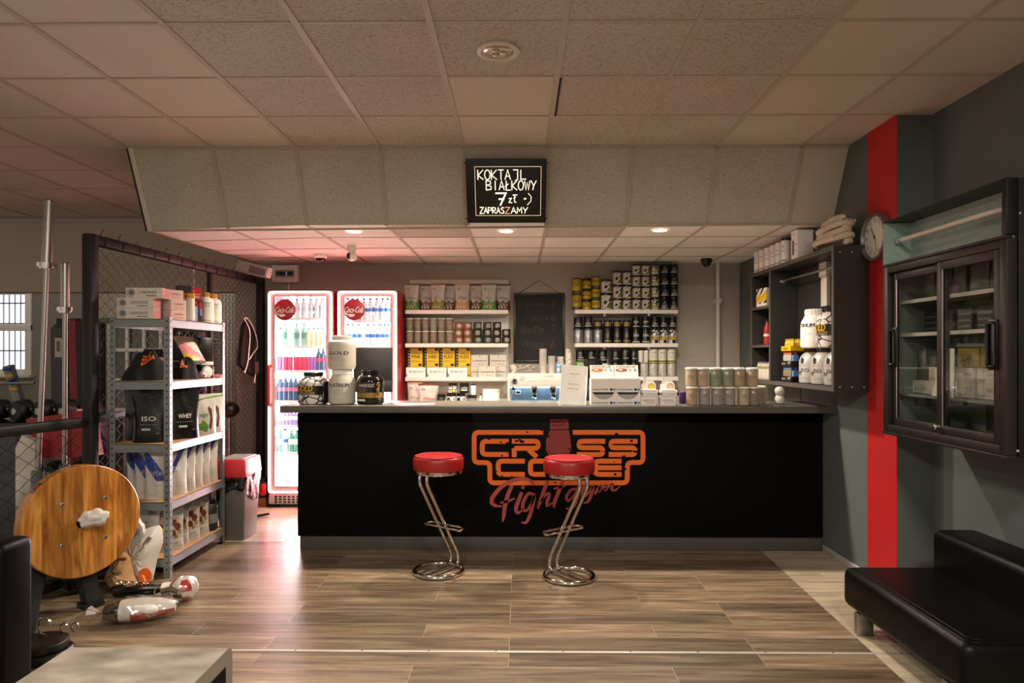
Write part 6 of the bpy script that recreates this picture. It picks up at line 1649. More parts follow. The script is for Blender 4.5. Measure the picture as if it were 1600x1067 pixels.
# top shelf: white cartons
def carbo(m, w, d, h):
    m.text('CARBORADE', w * .50, h * .30, M_TXTG, w * .10, h * .58, bold=.02); m.box((w * .05, -.001, h * .2), (w * .34, 0, h * .27), M_BROWNP)
    m.flat([(-w * .36 + h * .44 * math.cos(a), h * .5 + h * .44 * math.sin(a)) for a in [k * PI / 9 for k in range(18)]], -.001, M_LGREY)
    m.flat([(-w * .34 + h * .26 * math.cos(a), h * .55 + h * .26 * math.sin(a)) for a in [k * PI / 6 for k in range(12)]], -.0016, M_GREY)
    m.box((w / 2, .004, .004), (w / 2 + .001, d - .004, h - .004), M_PINK)
cbx = carton_maker('gel_carton', .245, .115, .070, M_OFFW, carbo)
carts = [(-2.62, 4.64, 0), (-2.62, 4.64, 1), (-2.575, 4.665, 2)]
for i, (x, y, k) in enumerate(carts):
    inst('carbo', cbx, (x, y, RK(4) + k * .0717), f'white gel carton with grey print on top of the rack, {("bottom", "middle", "top")[i]} of the front stack', 'carton', 'white cartons on the rack top', rz=4)
pkx = carton_maker('gel_carton', .12, .10, .070, mat('rosy_card', '#dcb8ae', .5, var=.08), lambda m, w, d, h: (m.text('CARBO', w * .6, h * .2, M_REDP, 0, h * .6), m.box((-w * .3, -.001, h * .2), (w * .3, 0, h * .3), M_PINK)))
for i, (x, y, k) in enumerate(((-2.415, 4.825, 0), (-2.415, 4.825, 1), (-2.44, 4.83, 2))):
    inst('carbop', pkx, (x, y, RK(4) + k * .0717), f'rosy gel carton behind the front stack on the rack top, {("bottom", "middle", "top")[i]} one', 'carton', 'rosy cartons on the rack top', rz=60)
small_amber = can_maker('amber_capped_jar', .028, .20, M_OFFW, M_AMBER, .035, None)
for i in range(7): inst('amberjar', small_amber, (-2.715 + i * .038 if False else -2.73 + i * .058, 4.93 - (i % 2) * .012, RK(4)), f'small amber capped jar, {where(i, 7)} behind the white cartons on the rack', 'jar', 'amber capped jars behind the cartons')
for i in range(7): pass
bx3 = carton_maker('pre_workout_box', .058, .055, .165, M_TXT, lambda m, w, d, h: (m.box((-w * .42, -.001, .004), (w * .42, 0, h * .70), mat('ice_blue_print', '#8fa8d0', .4, var=.3, scale=25)), m.box((-w * .42, -.0012, h * .72), (w * .42, 0, h * .95), M_REDP), m.text('BOOSTER', h * .5, w * .28, M_TXTW, 0, 0, -.002, M=T(w * .12, 0, h * .42) @ R(-90, 'Y'))))
for i, y in enumerate((4.955, 5.035)): inst('pre%d' % 0, bx3, (-2.405, y, RK(4)), f'slim box with ice blue and red print on the rack top, {("left", "right")[i]} of two', 'box', 'slim printed boxes on the rack top', rz=48)
inst('pre3', carton_maker('pre_workout_box', .060, .055, .165, mat('dark_maroon', '#3a1416', .4), lambda m, w, d, h: (m.box((w * .1, -.001, h * .45), (w * .45, 0, h * .9), M_REDP), m.box((w * .2, -.0015, h * .3), (w * .45, 0, h * .6), M_LBLUE), m.box((-w * .2, -.001, h * .1), (-w * .05, 0, h * .8), M_GOLD))), (-2.405, 5.10, RK(4)), 'slim maroon box beside the white bottles on the rack top', 'box', rz=48)
inst('pre4', carton_maker('energy_box', .105, .07, .085, M_REDP, lambda m, w, d, h: (m.text('ENGO', w * .62, h * .22, M_TXTW, w * .05, h * .22, bold=.03), m.box((-w * .42, -.001, h * .42), (w * .45, 0, h * .5), M_PINK), m.text('i', .006, .02, M_TXTW, 0, h * .7))), (-2.42, 5.06, RK(4) + .1672), 'red box with white letters lying on the slim printed boxes', 'box', rz=45)
inst('pre5', carton_maker('black_box', .085, .08, .09, M_DARK, None), (-2.425, 4.945, RK(4) + .1672), 'plain dark box lying on the slim boxes left of the red box', 'box', rz=45)
gob = tub_maker('white_bottle', .060, .235, M_OFFW, M_AMBER, .46, .032, lambda m, r, h: (m.text('GO', r * .85, h * .11, M_TXTG, 0, h * .56, wrap=r, bold=.03), [m.text('daily vitamin', r * .9, h * .03, M_TXTG, 0, h * (.44 - k * .06), wrap=r) for k in range(3)], band(m, r, h * .64, h * .66, M_TXT, -35, 35), band(m, r, h * .07, h * .085, M_TXT, -35, 35)), .12)
for i, (x, y) in enumerate(((-2.42, 5.25), (-2.42, 5.385))): inst('gob', gob, (x, y, RK(4)), f'white bottle with amber cap on the rack top, {("left", "right")[i]} of two', 'bottle', 'white bottles on the rack top', rz=28)
# second shelf: folded shirts etc.
M_CLOTH = mat('black_cloth', '#0d0c0c', .9, var=.2, bump=.25, bscale=35)
def cloth(name, label, loc, a, b, h, rz, seed, logo):
    rs = random.Random(seed); ph = [rs.uniform(0, 6) for _ in range(6)]
    def f(u, v):
        an = u * 2 * PI; r = v
        q = 1 + .10 * math.sin(an * 3 + ph[0]) + .05 * math.sin(an * 7 + ph[1])
        x = a * r * q * math.cos(an); y = b * r * q * math.sin(an)
        z = h * (1 - r ** 3.0) * (1 + .18 * math.sin(an * 2 + ph[2]) + .10 * math.sin(an * 5 + r * 6 + ph[3])) + .006 * math.sin(9 * r + an * 3 + ph[4]) * r * (1 - r)
        return (x, y, max(0, z))
    m = MB(); m.grid(lambda u, v: f(u, 1 - v * .999), 40, 12, M_CLOTH, closeu=True)
    m.raw([f(k / 40, 1) for k in range(40)], [tuple(range(40))[::-1]], M_CLOTH)
    if logo:
        u0, v0, uw, vw = logo
        for k in range(3):
            for j in range(5 if k != 1 else 4):
                P = [(u0 + uw * (j + s_) / 5, v0 + vw * (k + q_) / 3) for s_, q_ in ((.08, .1), (.85, .1), (.85, .8), (.08, .8))]
                m.raw([(f(*p_)[0] * 1.03, f(*p_)[1] * 1.03 - .003, f(*p_)[2] + .006) for p_ in P], [(0, 1, 2, 3)], M_ORANGE)
    o = m.build(name); o.location = loc; o.rotation_euler = (0, 0, math.radians(rz)); tag(o, label, 'clothes', 'black garments on the rack'); return o
cloth('folded_shirt', 'crumpled black shirt with orange print at the front of the second rack shelf', (-2.605, 4.755, RK(3)), .155, .135, .175, 0, 4, (.765, .34, .14, .38))
cloth('folded_shirt', 'crumpled black garment with orange print lying behind the front rack post', (-2.455, 5.005, RK(3)), .085, .10, .13, 20, 8, (.67, .36, .14, .36))
inst('masst2', tub_maker('protein_tub', .075, .22, M_GLOSSB, M_BLACK, .7, .04, lambda m, r, h: band(m, r, h * .52, h * .72, M_GOLD, -180, 180)), (-2.70, 5.03, RK(3)), 'dark tub with gold shoulder behind the crumpled shirts, left', 'tub')
inst('blackbox2', carton_maker('black_box', .20, .12, .225, M_BLACK, lambda m, w, d, h: (m.box((-w * .3, -.001, h * .55), (w * .2, 0, h * .6), M_GREY), m.text('CORE', w * .4, h * .08, M_GOLD, 0, h * .4))), (-2.57, 5.13, RK(3)), 'black box standing behind the crumpled shirts on the second shelf', 'box', rz=8)
pm = pouch_maker('bright_pouch', .17, .25, .06, lambda u, v: M_PLASTIC if v > .72 else (M_YEL if (u * .6 + v) < .34 else (M_PINK if u + v < 1.0 else M_OFFW)), None, None, 'pouch_white', 10, 12)
o = inst('brightpouch', pm, (-2.415, 5.09, RK(3) + .12), 'pink and yellow pouch in clear film lying on the black garment', 'pouch', rz=62); o.rotation_euler = (math.radians(-38), 0, math.radians(62))
m = MB(); m.box((-.05, -.035, 0), (.05, .035, .10), M_BLACK, .004); m.box((-.05, -.037, .10), (.05, .037, .125), M_OFFW, .002); m.box((-.052, -.03, .125), (.052, .035, .31), M_BLACK, .01)
o = m.build('black_case'); o.location = (-2.43, 5.26, RK(3)); o.rotation_euler = (0, 0, math.radians(55)); tag(o, 'tall black case with pale band standing right on the second rack shelf', 'case')
m = MB(); m.lathe([(.042, -.012), (.047, 0), (.042, .012)], M_LGREY, 24, M=R(90, 'X')); m.lathe([(.036, .012), (.034, .0135)], M_OFFW, 24, M=R(90, 'X'))
o = m.build('round_tin'); o.location = (-2.385, 5.20, RK(3) + .047); o.rotation_euler = (0, 0, math.radians(58)); tag(o, 'round silver tin standing on edge before the black case', 'tin')
m = MB(); m.ball((0, 0, .03), .045, M_PLASTIC, (1, 1, .7), 12); m.ball((.01, 0, .03), .03, M_PINK, (1, .8, .7), 10)
o = m.build('wrapped_bundle'); o.location = (-2.40, 5.13, RK(3)); tag(o, 'small film wrapped bundle on the second rack shelf edge', 'bundle')
m = MB()
for k in range(3): m.box((-.05, -.03, .008 * k), (.06, .03, .008 * k + .006), M_PINK, .002, M=R(k * 18 - 10, 'Z'))
o = m.build('mouthguard_packs'); o.location = (-2.40, 5.37, RK(3)); tag(o, 'flat pink packs lying right end of the second rack shelf', 'packs')
inst('vial', bottle_maker('pink_vial', .016, .12, M_PINK, M_LGREY, M_OFFW, (.4, .6), .5), (-2.40, 5.31, RK(3)), 'slim pink vial upright on the second rack shelf', 'vial')
# third shelf
M_FOILB = mat('black_foil', '#0b0a0a', .28, var=.15, bump=.3, bscale=22)
def iso_deco(word):
    def deco(m, w, h, fn):
        pouch_text(m, fn, word, .52, .45, .42, .085, w, h, M_TXTW, .02); pouch_text(m, fn, 'protein isolate vanilla', .5, .34, .5, .02, w, h, M_LGREY); pouch_patch(m, fn, [(.32, .23), (.58, .23), (.58, .27), (.32, .27)], M_LGREY); pouch_text(m, fn, '2 KG', .78, .18, .1, .022, w, h, M_LGREY)
    return deco
blk = lambda wd: pouch_maker('protein_pouch', .235, .365, .08, lambda u, v: M_FOILB, iso_deco(wd) if wd else None, None, 'black_foil')
inst('iso', blk('ISO'), (-2.545, 4.69, RK(2)), 'large black pouch with white letters in the front of the third rack shelf', 'pouch', 'black pouches on the rack', rz=6)
inst('isob', blk(''), (-2.68, 4.80, RK(2)), 'large plain black pouch at the left of the third rack shelf', 'pouch', 'black pouches on the rack', rz=-8)
inst('isow', blk('WHEY'), (-2.425, 4.90, RK(2)), 'large black pouch with white letters facing right on the third rack shelf', 'pouch', 'black pouches on the rack', rz=48)
inst('isoc', blk('CORE'), (-2.51, 5.045, RK(2)), 'large black pouch behind the lettered ones, before the green pouch', 'pouch', 'black pouches on the rack', rz=50)
def veg_deco(colr):
    def deco(m, w, h, fn):
        pouch_patch(m, fn, [(.1, .05), (.55, .05), (.6, .22), (.4, .36), (.12, .30)], colr); pouch_text(m, fn, 'Vege', .35, .48, .5, .14, w, h, colr, .02, .2)
        pouch_patch(m, fn, [(.62, .15), (.72, .12), (.80, .35), (.78, .62), (.66, .70), (.60, .64), (.70, .52), (.68, .32)], M_BROWNP); pouch_patch(m, fn, [(.0, .78), (.6, .92), (1, .93), (1, .97), (0, .88)], M_GREENP)
    return deco
for i, (x, y, c_, cm_) in enumerate(((-2.41, 5.20, 'green', M_GREENP), (-2.42, 5.345, 'ochre', mat('ochre_print', '#b08a30', .4)))):
    inst('veg' + c_, pouch_maker('vegan_pouch', .20, .30, .065, lambda u, v: 'pouch_white', veg_deco(cm_), None, 'pouch_white'), (x, y, RK(2)), f'pale pouch with {c_} print and brown figure on the third rack shelf', 'pouch', 'pale pouches on the third rack shelf', rz=55)
# fourth shelf: white pouches with blue diagonal
def blue_m(side):
    def mf(u, v):
        uu = u if side else 1 - u
        return 'blue_navy' if abs((1 - v) - (uu * .62 + .10)) < .17 and v > .38 else 'pouch_white'
    return mf
mat('blue_navy', '#16307a', .35, var=.05)
def vit_deco(m, w, h, fn):
    pouch_text(m, fn, 'VITAR', .6, .54, .62, .09, w, h, M_LGREY, .01, .1); pouch_text(m, fn, 'carbohydrates', .62, .30, .4, .03, w, h, M_TXTG); pouch_text(m, fn, '2 kg', .4, .12, .16, .03, w, h, M_TXTG); pouch_text(m, fn, 'FA', .2, .8, .1, .05, w, h, M_TXT)
for i, (x, y, rz) in enumerate(((-2.690, 4.800, 8), (-2.60, 4.740, 8), (-2.495, 4.680, 8))):
    inst('vitL', pouch_maker('carb_pouch', .155, .335, .055, blue_m(True), vit_deco, None, 'pouch_white', 44, 44), (x, y, RK(1)), f'white pouch with wide blue diagonal facing front, {where(i, 3)} on the fourth rack shelf', 'pouch', 'white and blue pouches on the rack', rz=rz)
def blue_r(u, v): return 'blue_navy' if abs(u - (.18 + .62 * (v - .35) / .6)) < .10 and v > .33 else 'pouch_white'
def vit2(m, w, h, fn):
    pouch_text(m, fn, 'VITAR', .45, .56, .5, .08, w, h, M_TXTW, .02, -.2); pouch_text(m, fn, 'carbohydrates', .6, .26, .45, .03, w, h, M_TXTG); pouch_text(m, fn, 'FA', .3, .78, .14, .06, w, h, M_TXT, .02); pouch_text(m, fn, 'endurance', .62, .20, .4, .03, w, h, M_TXTG)
for i, y in enumerate((4.86, 4.99, 5.11, 5.235, 5.365)):
    inst('vitR', pouch_maker('carb_pouch', .175, .335, .09, blue_r, vit2, None, 'pouch_white', 44, 44), (-2.465, y, RK(1)), f'white pouch with narrow blue diagonal facing right, {where(i, 5)} on the fourth rack shelf', 'pouch', 'white and blue pouches on the rack', rz=42)
m = MB(); m.box((-.07, -.17, 0), (.07, .17, .004), M_WHITE); o = m.build('paper_sheets'); o.location = (-2.50, 5.14, RK(1) + .345); tag(o, 'white papers lying on top of the white and blue pouches', 'paper')
# bottom shelf: nut pouches
mat('foil_mix', '#b9b2a8', .25, .3, var=.15, scale=12)
BLOBS = [(.37, .44, .05, 'off_white'), (.34, .64, .05, 'tan_print'), (.34, .64, .09, 'brown_print'), (.34, .64, .15, 'tan_print'), (.58, .38, .11, 'brown_print'), (.46, .43, .09, 'yellow_print'), (.30, .46, .12, 'yellow_print'), (.62, .60, .11, 'brown_print'), (.76, .50, .12, 'brown_print'),
         (.20, .54, .09, 'brown_print'), (.82, .38, .08, 'olive_print'), (.5, .54, .08, 'gold_print'), (.72, .66, .07, 'tan_print'), (.42, .32, .07, 'brown_print'), (.68, .30, .07, 'gold_print')]
def nut_m(u, v):
    for cx__, cy__, r_, mm in BLOBS:
        if ((u - cx__) / r_) ** 2 + ((v - cy__) / (r_ * .66)) ** 2 < 1: return mm
    return 'silver_print' if v > .74 else ('pouch_white' if v < .26 else 'foil_mix')
def nutd(m, w, h, fn):
    pouch_text(m, fn, 'INSTANT OATS', .5, .17, .6, .03, w, h, M_TXT, .02); pouch_text(m, fn, '1 kg', .8, .09, .14, .03, w, h, M_TXT); pouch_text(m, fn, 'nuts and fruit', .4, .09, .4, .025, w, h, M_TXTG)
for i, (y, x) in enumerate(((4.80, -2.47), (4.94, -2.50), (5.07, -2.48), (5.21, -2.475))):
    inst('nutp', pouch_maker('oat_pouch', .20, .325, .075, nut_m, nutd, None, 'silver_print', 44, 48), (x, y, RK(0)), f'silver pouch with nuts and fruit picture, {where(i, 4)} on the bottom rack shelf', 'pouch', 'silver picture pouches on the rack', rz=46)
for i, (x, y) in enumerate(((-2.675, 4.81), (-2.575, 4.70))):
    inst('plainp', pouch_maker('plain_pouch', .17, .31, .09, lambda u, v: 'silver_print' if v > .9 else 'pouch_white', lambda m, w, h, fn: (pouch_text(m, fn, 'FA', .5, .72, .2, .05, w, h, M_TXT, .02), pouch_text(m, fn, 'LL', .5, .64, .2, .05, w, h, M_TXT, .02)), None, 'pouch_white'), (x, y, RK(0)), f'plain white pouch with small black letters, {("left", "right")[i]} one on the bottom rack shelf', 'pouch', 'plain pouches on the bottom rack shelf', rz=10)
inst('darktub', tub_maker('dark_tub', .065, .24, M_DARK, M_BLACK, .7, .03, lambda m, r, h: band(m, r, h * .25, h * .55, M_GREY)), (-2.45, 5.37, RK(0)), 'dark tub at the far end of the bottom rack shelf', 'tub')

# ================================================================ CAGE
M_CAGE = mat('cage_pad', '#130d0d', .55, var=.2); M_WIREB = mat('black_wire', '#0f0d0c', .5)
pA = Vector((-2.865, 4.54)); pB = Vector((-2.715, 7.15)); zc_top = 2.315
t = thing('mesh_fence', 'tall black wire mesh cage panel behind the storage rack', 'fence', (pA.x, pA.y, 0))
dirv = (pB - pA); Lc = dirv.length; ang = math.atan2(dirv.y, dirv.x); t.rotation_euler = (0, 0, ang)
def post(x, w_, z0, z1, nm='post'):
    m = MB(); m.box((x - w_ / 2, -w_ / 2, z0), (x + w_ / 2, w_ / 2, z1), M_CAGE, .012, 2); return m.build(nm, t)
post(0, .075, 0, zc_top); post(Lc, .075, 0, zc_top); post(Lc * .60, .045, 0, zc_top)
m = MB(); m.box((0, -.035, zc_top - .07), (Lc, .035, zc_top), M_CAGE, .014, 2)
rs = random.Random(2); k = .1
while k < Lc - .1:
    m.tube([(k, -.038, zc_top - .075), (k + .01, -.040, zc_top - .02), (k - .005, .0, zc_top + .006), (k + .005, -.02, zc_top + .03 + rs.uniform(-.01, .02))], .0035, M_WIREB, 5); k += .19
m.build('top_rail', t)
m = MB(); m.box((0, -.035, .03), (Lc, .035, .10), M_CAGE, .014, 2); m.box((0, -.012, 1.07), (Lc * .60, .012, 1.10), M_CAGE); m.build('bottom_rail', t)
def mesh(x0, x1, z0, z1, cw, ch, r, hexy=False):
    m = MB(); n = int(round((x1 - x0) / cw)); cw = (x1 - x0) / n
    for i in range(n):
        xc = x0 + (i + .5) * cw; P = []; k = 0; z = z0
        while z <= z1 + 1e-6:
            s = 1 if (k + i) % 2 else -1
            e = .5 * cw
            if hexy: P += [(xc + s * e, .0, z - ch * .11), (xc + s * e, .0, z + ch * .11)]
            else: P.append((xc + s * e, .003 * s, z))
            z += ch / 2; k += 1
        P = [(x, y, min(max(zz_, z0), z1)) for x, y, zz_ in P]
        m.tube(P, r, M_WIREB, 3, up=(0, 1, 0))
    return m.build('wire_mesh', t)
mesh(.035, Lc * .60 - .02, .10, zc_top - .07, .058, .080, .0022)
mesh(Lc * .60 + .02, Lc - .035, .10, zc_top - .07, .046, .064, .0018, True)
# low front panel of the cage
pC = Vector((-3.13, 3.25))
tl_ = thing('mesh_fence', 'low black wire mesh cage panel with padded rail behind the wooden disc', 'fence', (pA.x - .02, pA.y - .06, 0))
dv = pC - Vector((pA.x - .02, pA.y - .06)); L2 = dv.length; tl_.rotation_euler = (0, 0, math.atan2(dv.y, dv.x)); t = tl_
m = MB(); m.box((0, -.04, 1.03), (L2, .04, 1.095), M_CAGE, .015, 2); m.build('top_rail', t)
m = MB(); m.box((0, -.035, .03), (L2, .035, .10), M_CAGE, .014, 2); m.build('bottom_rail', t)
post(L2 - .03, .07, 0, 1.03)
mesh(.02, L2 - .06, .10, 1.03, .075, .10, .0026)

# ---- drawstring bag, hung on the mesh
ang_d = math.degrees(ang)
def on_cage(px, pz): # point on the cage plane under a sight line
    d_ = _ray(px, pz); nx, ny = -dirv.y / Lc, dirv.x / Lc
    s_ = ((pA.x - _o.x) * nx + (pA.y - _o.y) * ny) / (d_.x * nx + d_.y * ny)
    return _o + d_ * s_
pa, pb = on_cage(371, 570), on_cage(394, 500)
t = thing('drawstring_bag', 'black drawstring bag with white cords hanging on the cage mesh', 'bag', (0, 0, 0))
c0 = on_cage(380, 498); ux = Vector((dirv.x / Lc, dirv.y / Lc, 0)); nn = Vector((dirv.y / Lc, -dirv.x / Lc, 0))
def bp(px, py, off): return on_cage(px, py) + nn * off
outl = [(380, 500), (387, 508), (394, 522), (390, 545), (392, 588), (381, 580), (369, 570), (372, 535), (375, 510)]
m = MB(); fr = [bp(a, b, .045) for a, b in outl]; bk = [bp(a, b, .006) for a, b in outl]; n = len(outl); ct = bp(381, 545, .075)
m.raw([ct] + fr + bk, [(0, 1 + (i + 1) % n, 1 + i) for i in range(n)] + [(1 + i, 1 + (i + 1) % n, 1 + n + (i + 1) % n, 1 + n + i) for i in range(n)] + [tuple(range(1 + n, 1 + 2 * n))], M_CLOTH, True)
m.build('bag_body', t)
m = MB()
m.tube(catmull([bp(377, 497, .03), bp(380, 520, .07), bp(376, 560, .08), bp(384, 552, .075), bp(392, 540, .07), bp(388, 515, .06), bp(381, 498, .04), bp(377, 497, .03)], 5), .006, M_WHITE, 6)
m.tube(catmull([bp(376, 560, .08), bp(375, 572, .07), bp(373, 582, .06)], 4), [.006] * 8 + [.014], M_WHITE, 6); m.tube(catmull([bp(392, 585, .05), bp(391, 592, .05), bp(390, 598, .05)], 4), [.006] * 8 + [.018], M_WHITE, 6)
m.build('cord', t)
p = on_cage(399, 574); m = MB(); m.box((-.05, -.003, -.06), (.05, .003, .06), M_OFFW); o = m.build('cage_tag'); o.location = p + nn * .012; o.rotation_euler = (0, 0, ang); tag(o, 'small pale tag on the cage mesh right of the drawstring bag', 'tag')

# ================================================================ BARBELLS upright behind the low panel
def barbell(px0, py0, px1, py1, py_col, yb_, label, rs_):
    a, b = atY(px0, py0, yb_), atY(px1, py1, yb_); dirb = (a - b).normalized()
    t = thing('barbell', label, 'barbell', (0, 0, 0), group='upright barbells')
    c = atY(px0 + (px1 - px0) * (py_col - py0) / (py1 - py0), py_col, yb_)
    foot = b - dirb * (b.z / dirb.z) if False else b
    m = MB(); m.cyl(c, a, rs_, M_STEEL, 24); m.cyl(a - dirb * .002, a + dirb * .006, rs_ * .8, M_DARK, 20); m.build('sleeve', t)
    m = MB(); m.cyl(c - dirb * .03, c + dirb * .0, rs_ * 1.7, M_CHROME, 24); m.cyl(c - dirb * .042, c - dirb * .03, rs_ * 1.3, M_CHROME, 24); m.build('collar', t)
    m = MB(); m.cyl(b, c - dirb * .03, .0165, M_STEEL, 16); m.build('shaft', t)
    m = MB(); e = Vector((b.x, b.y, 0)); m.cyl(b - dirb * .25, b + dirb * .02, rs_ * 1.2, M_GALV, 18); m.build('lower_sleeve', t)
    # holder tube standing on the gym floor
    f_ = b - dirb * .25
    h = MB(); h.cyl((f_.x, f_.y, 0), (f_.x, f_.y, f_.z + .02), rs_ * 1.5, M_BLACK, 16); h.box((f_.x - .07, f_.y - .07, 0), (f_.x + .07, f_.y + .07, .012), M_BLACK); 
    h.build('holder_tube', t)
barbell(77, 314, 60, 740, 411, 4.75, 'taller upright chrome barbell standing behind the low cage panel', .036)
barbell(102, 412, 101, 730, 480, 4.90, 'shorter upright chrome barbell right of the tall one', .030)

# ================================================================ WOODEN DISC on black legs
D0 = 3.98; cpt = atY(126, 813, D0)
t = thing('wooden_target', 'round stave wood disc with wrapped hub on black splayed legs', 'disc', (cpt.x, cpt.y, 0), rz=57)
R_ = .325; cz = cpt.z; th_ = .085
M0 = T(0, 0, cz) @ R(90, 'X')
m = MB(); m.lathe([(R_ - .006, th_ / 2), (R_, th_ / 2 - .006)], M_WOOD, 72, M=M0, cap0=False, cap1=False)
m.lathe([(R_, -th_ / 2 + .006), (R_, th_ / 2 - .006)], M_WOOD, 72, M=M0, cap0=False, cap1=False); m.lathe([(R_ - .006, -th_ / 2), (R_, -th_ / 2 + .006)], M_WOOD, 72, M=M0, cap0=False, cap1=False)
m.lathe([(.042, th_ / 2), (R_ - .006, th_ / 2)][::-1], M_WOOD, 72, M=M0, cap0=False, cap1=False); m.lathe([(.042, -th_ / 2), (R_ - .006, -th_ / 2)], M_WOOD, 72, M=M0, cap0=False, cap1=False)
m.lathe([(.042, th_ / 2), (.042, -th_ / 2)], M_BLACK, 36, M=M0, cap0=False, cap1=True)
for k in range(7): m.box((-.012, -.004, R_ - .001), (.012, .004, R_ + .0006), M_TXT, M=T(0, 0, cz) @ R(-8 + k * 5.0, 'Y'))
m.box((-.05, -.016, R_ - .001), (.012, .016, R_ + .0008), M_TXT, M=T(0, 0, cz) @ R(-42, 'Y')); m.box((-.03, -.012, R_), (.0, .014, R_ + .0012), M_REDP, M=T(0, 0, cz) @ R(-42, 'Y')); m.box((-.048, -.012, R_), (-.035, .014, R_ + .0012), M_LBLUE, M=T(0, 0, cz) @ R(-42, 'Y'))
m.build('disc', t)
for a in (45, 135, 225, 315):
    x, z = .165 * math.cos(math.radians(a)), .165 * math.sin(math.radians(a))
    m = MB(); m.lathe([(.013, 0), (.013, .003), (.009, .005)], M_STEEL, 14, M=M0 @ T(x, z, th_ / 2)); m.lathe([(.005, .004), (.005, .006)], M_BLACK, 8, M=M0 @ T(x, z, th_ / 2)); m.build('bolt', t)
m = MB()
rs = random.Random(4)
def hub(u, v):
    an = u * 2 * PI; s_ = v
    r = (.020 + .028 * math.sin(PI * min(1, s_ * .95 + .05)) ** .8) * (1 + .22 * math.sin(an * 3 + v * 7) + .12 * math.sin(an * 5 - v * 9))
    return (r * math.cos(an) * 1.1 + .05 * v, -.028 - .15 * v, r * math.sin(an) + .035 * v)
m.grid(lambda u, v: hub(u, v), 22, 12, mat('white_film_wrap', '#d6d0c6', .35, var=.06, bump=.35, bscale=40), closeu=True)
m.raw([hub(k / 22, 1) for k in range(22)], [tuple(range(22))], MATS['white_film_wrap']); o = m.build('wrapped_hub', t); o.location = (0, 0, cz)
cr_, sr_ = math.cos(math.radians(-57)), math.sin(math.radians(-57))
def dl(x, y, z): x -= cpt.x; y -= cpt.y; return (x * cr_ - y * sr_, x * sr_ + y * cr_, z)
fA, fB, fC = atZ(40, 1010, 0), atZ(142, 948, 0), atZ(118, 925, 0)
for (px, py, y_), ft, r0, r1 in (((62, 880, 4.02), fA, .055, .05), ((122, 880, 4.05), fB, .075, .05), ((100, 870, 4.15), fC, .045, .045)):
    a_ = atY(px, py, y_); q0 = dl(a_.x, a_.y + .02, a_.z); q2 = dl(ft.x, ft.y, .03); q1 = tuple((u_ + v_) / 2 for u_, v_ in zip(q0, q2)); q1 = (q1[0], q1[1], q1[2] + .04)
    m = MB(); Q = catmull([q0, q1, q2], 5); n = len(Q)
    m.tube(Q, [r0 + (r1 - r0) * i / (n - 1) for i in range(n)], M_BLACKM, 4); m.box((q2[0] - .06, q2[1] - .05, 0), (q2[0] + .06, q2[1] + .05, .035), M_BLACK, .01); m.build('leg', t)
m = MB(); m.box((-.22, .045, cz - .20), (.22, .075, cz + .16), M_BLACKM, .004); m.build('bracket', t)

# ================================================================ BAGS, GLOVES on the floor
M_BAGW = mat('white_carrier_film', '#ddd8ce', .4, var=.04, bump=.3, bscale=14)
def sack(name, base, outl, depth, m_, seed, M=None, y0=0.):
    """soft bag: outline (x, z) inflated front and back with creases"""
    rs = random.Random(seed); n = len(outl); P = catmull([(a, b, 0) for a, b in outl], 3, True); P = [(p_.x, p_.y) for p_ in P]; n = len(P)
    cx_ = sum(p_[0] for p_ in P) / n; cz_ = sum(p_[1] for p_ in P) / n; mb = MB(); rings = [1, .86, .68, .45, .2]
    for sgn in (-1, 1):
        V = []; F = []
        for k, q in enumerate(rings):
            for i, (x, z) in enumerate(P):
                hh_ = depth * (1 - q ** 2.6) * (1 + .16 * math.sin(i * 1.7 + k * 2.1 + seed) + .10 * math.sin(i * .6 + seed * 2))
                V.append((cx_ + (x - cx_) * q, y0 + sgn * (hh_ + .003), cz_ + (z - cz_) * q))
        V.append((cx_, y0 + sgn * depth * 1.02, cz_))
        for k in range(len(rings) - 1):
            for i in range(n):
                j = (i + 1) % n; f_ = (k * n + i, k * n + j, (k + 1) * n + j, (k + 1) * n + i); F.append(f_ if sgn < 0 else f_[::-1])
        for i in range(n):
            j = (i + 1) % n; f_ = ((len(rings) - 1) * n + i, (len(rings) - 1) * n + j, len(rings) * n); F.append(f_ if sgn < 0 else f_[::-1])
        mb.raw(V, F, m_, True, M)
    mb.raw([(x, y0 - .003, z) for x, z in P] + [(x, y0 + .003, z) for x, z in P], [(i, n + i, n + (i + 1) % n, (i + 1) % n) for i in range(n)], m_, True, M)
    return mb
YG = 4.50
def bg(px, py, y=YG): v = atY(px, py, y); return v
b0 = bg(215, 920); zf = 0.0
def loc2(px, py, y=YG, o_=None): v = atY(px, py, y); return (v.x - b0.x, v.z - max(0, b0.z))
t = thing('carrier_bag', 'white plastic carrier bag with orange dot slumped before the rack post', 'bag', (b0.x, YG, 0))
ol = [(178, 900), (200, 917), (235, 921), (240, 890), (246, 862), (254, 838), (252, 815), (243, 812), (226, 818), (207, 832), (190, 850), (178, 872)]
m = sack('bag', None, [(loc2(a, b)[0], max(.01, loc2(a, b)[1] + b0.z)) for a, b in ol], .085, M_BAGW, 3)
m.flat([(x_, z_) for x_, z_ in [(loc2(237, 892)[0] + .045 * math.cos(a), bg(235, 893).z + .048 * math.sin(a)) for a in [k * PI / 10 for k in range(20)]]], -.082, M_ORANGE, R(0, 'X'))
m.flat([(loc2(a, b)[0], bg(a, b).z) for a, b in ((229, 850), (235, 850), (246, 836), (240, 834))], -.068, M_TXTG)
m.build('bag_body', t)
m = MB()
for P in ([(186, 858), (196, 828), (207, 812), (218, 814), (226, 832), (222, 846)],):
    m.tube(catmull([(loc2(a, b)[0], -.02, bg(a, b).z) for a, b in P], 5), [.016 + .012 * abs(math.sin(i)) for i in range(26)], M_BAGW, 6)
m.build('bag_handle', t)
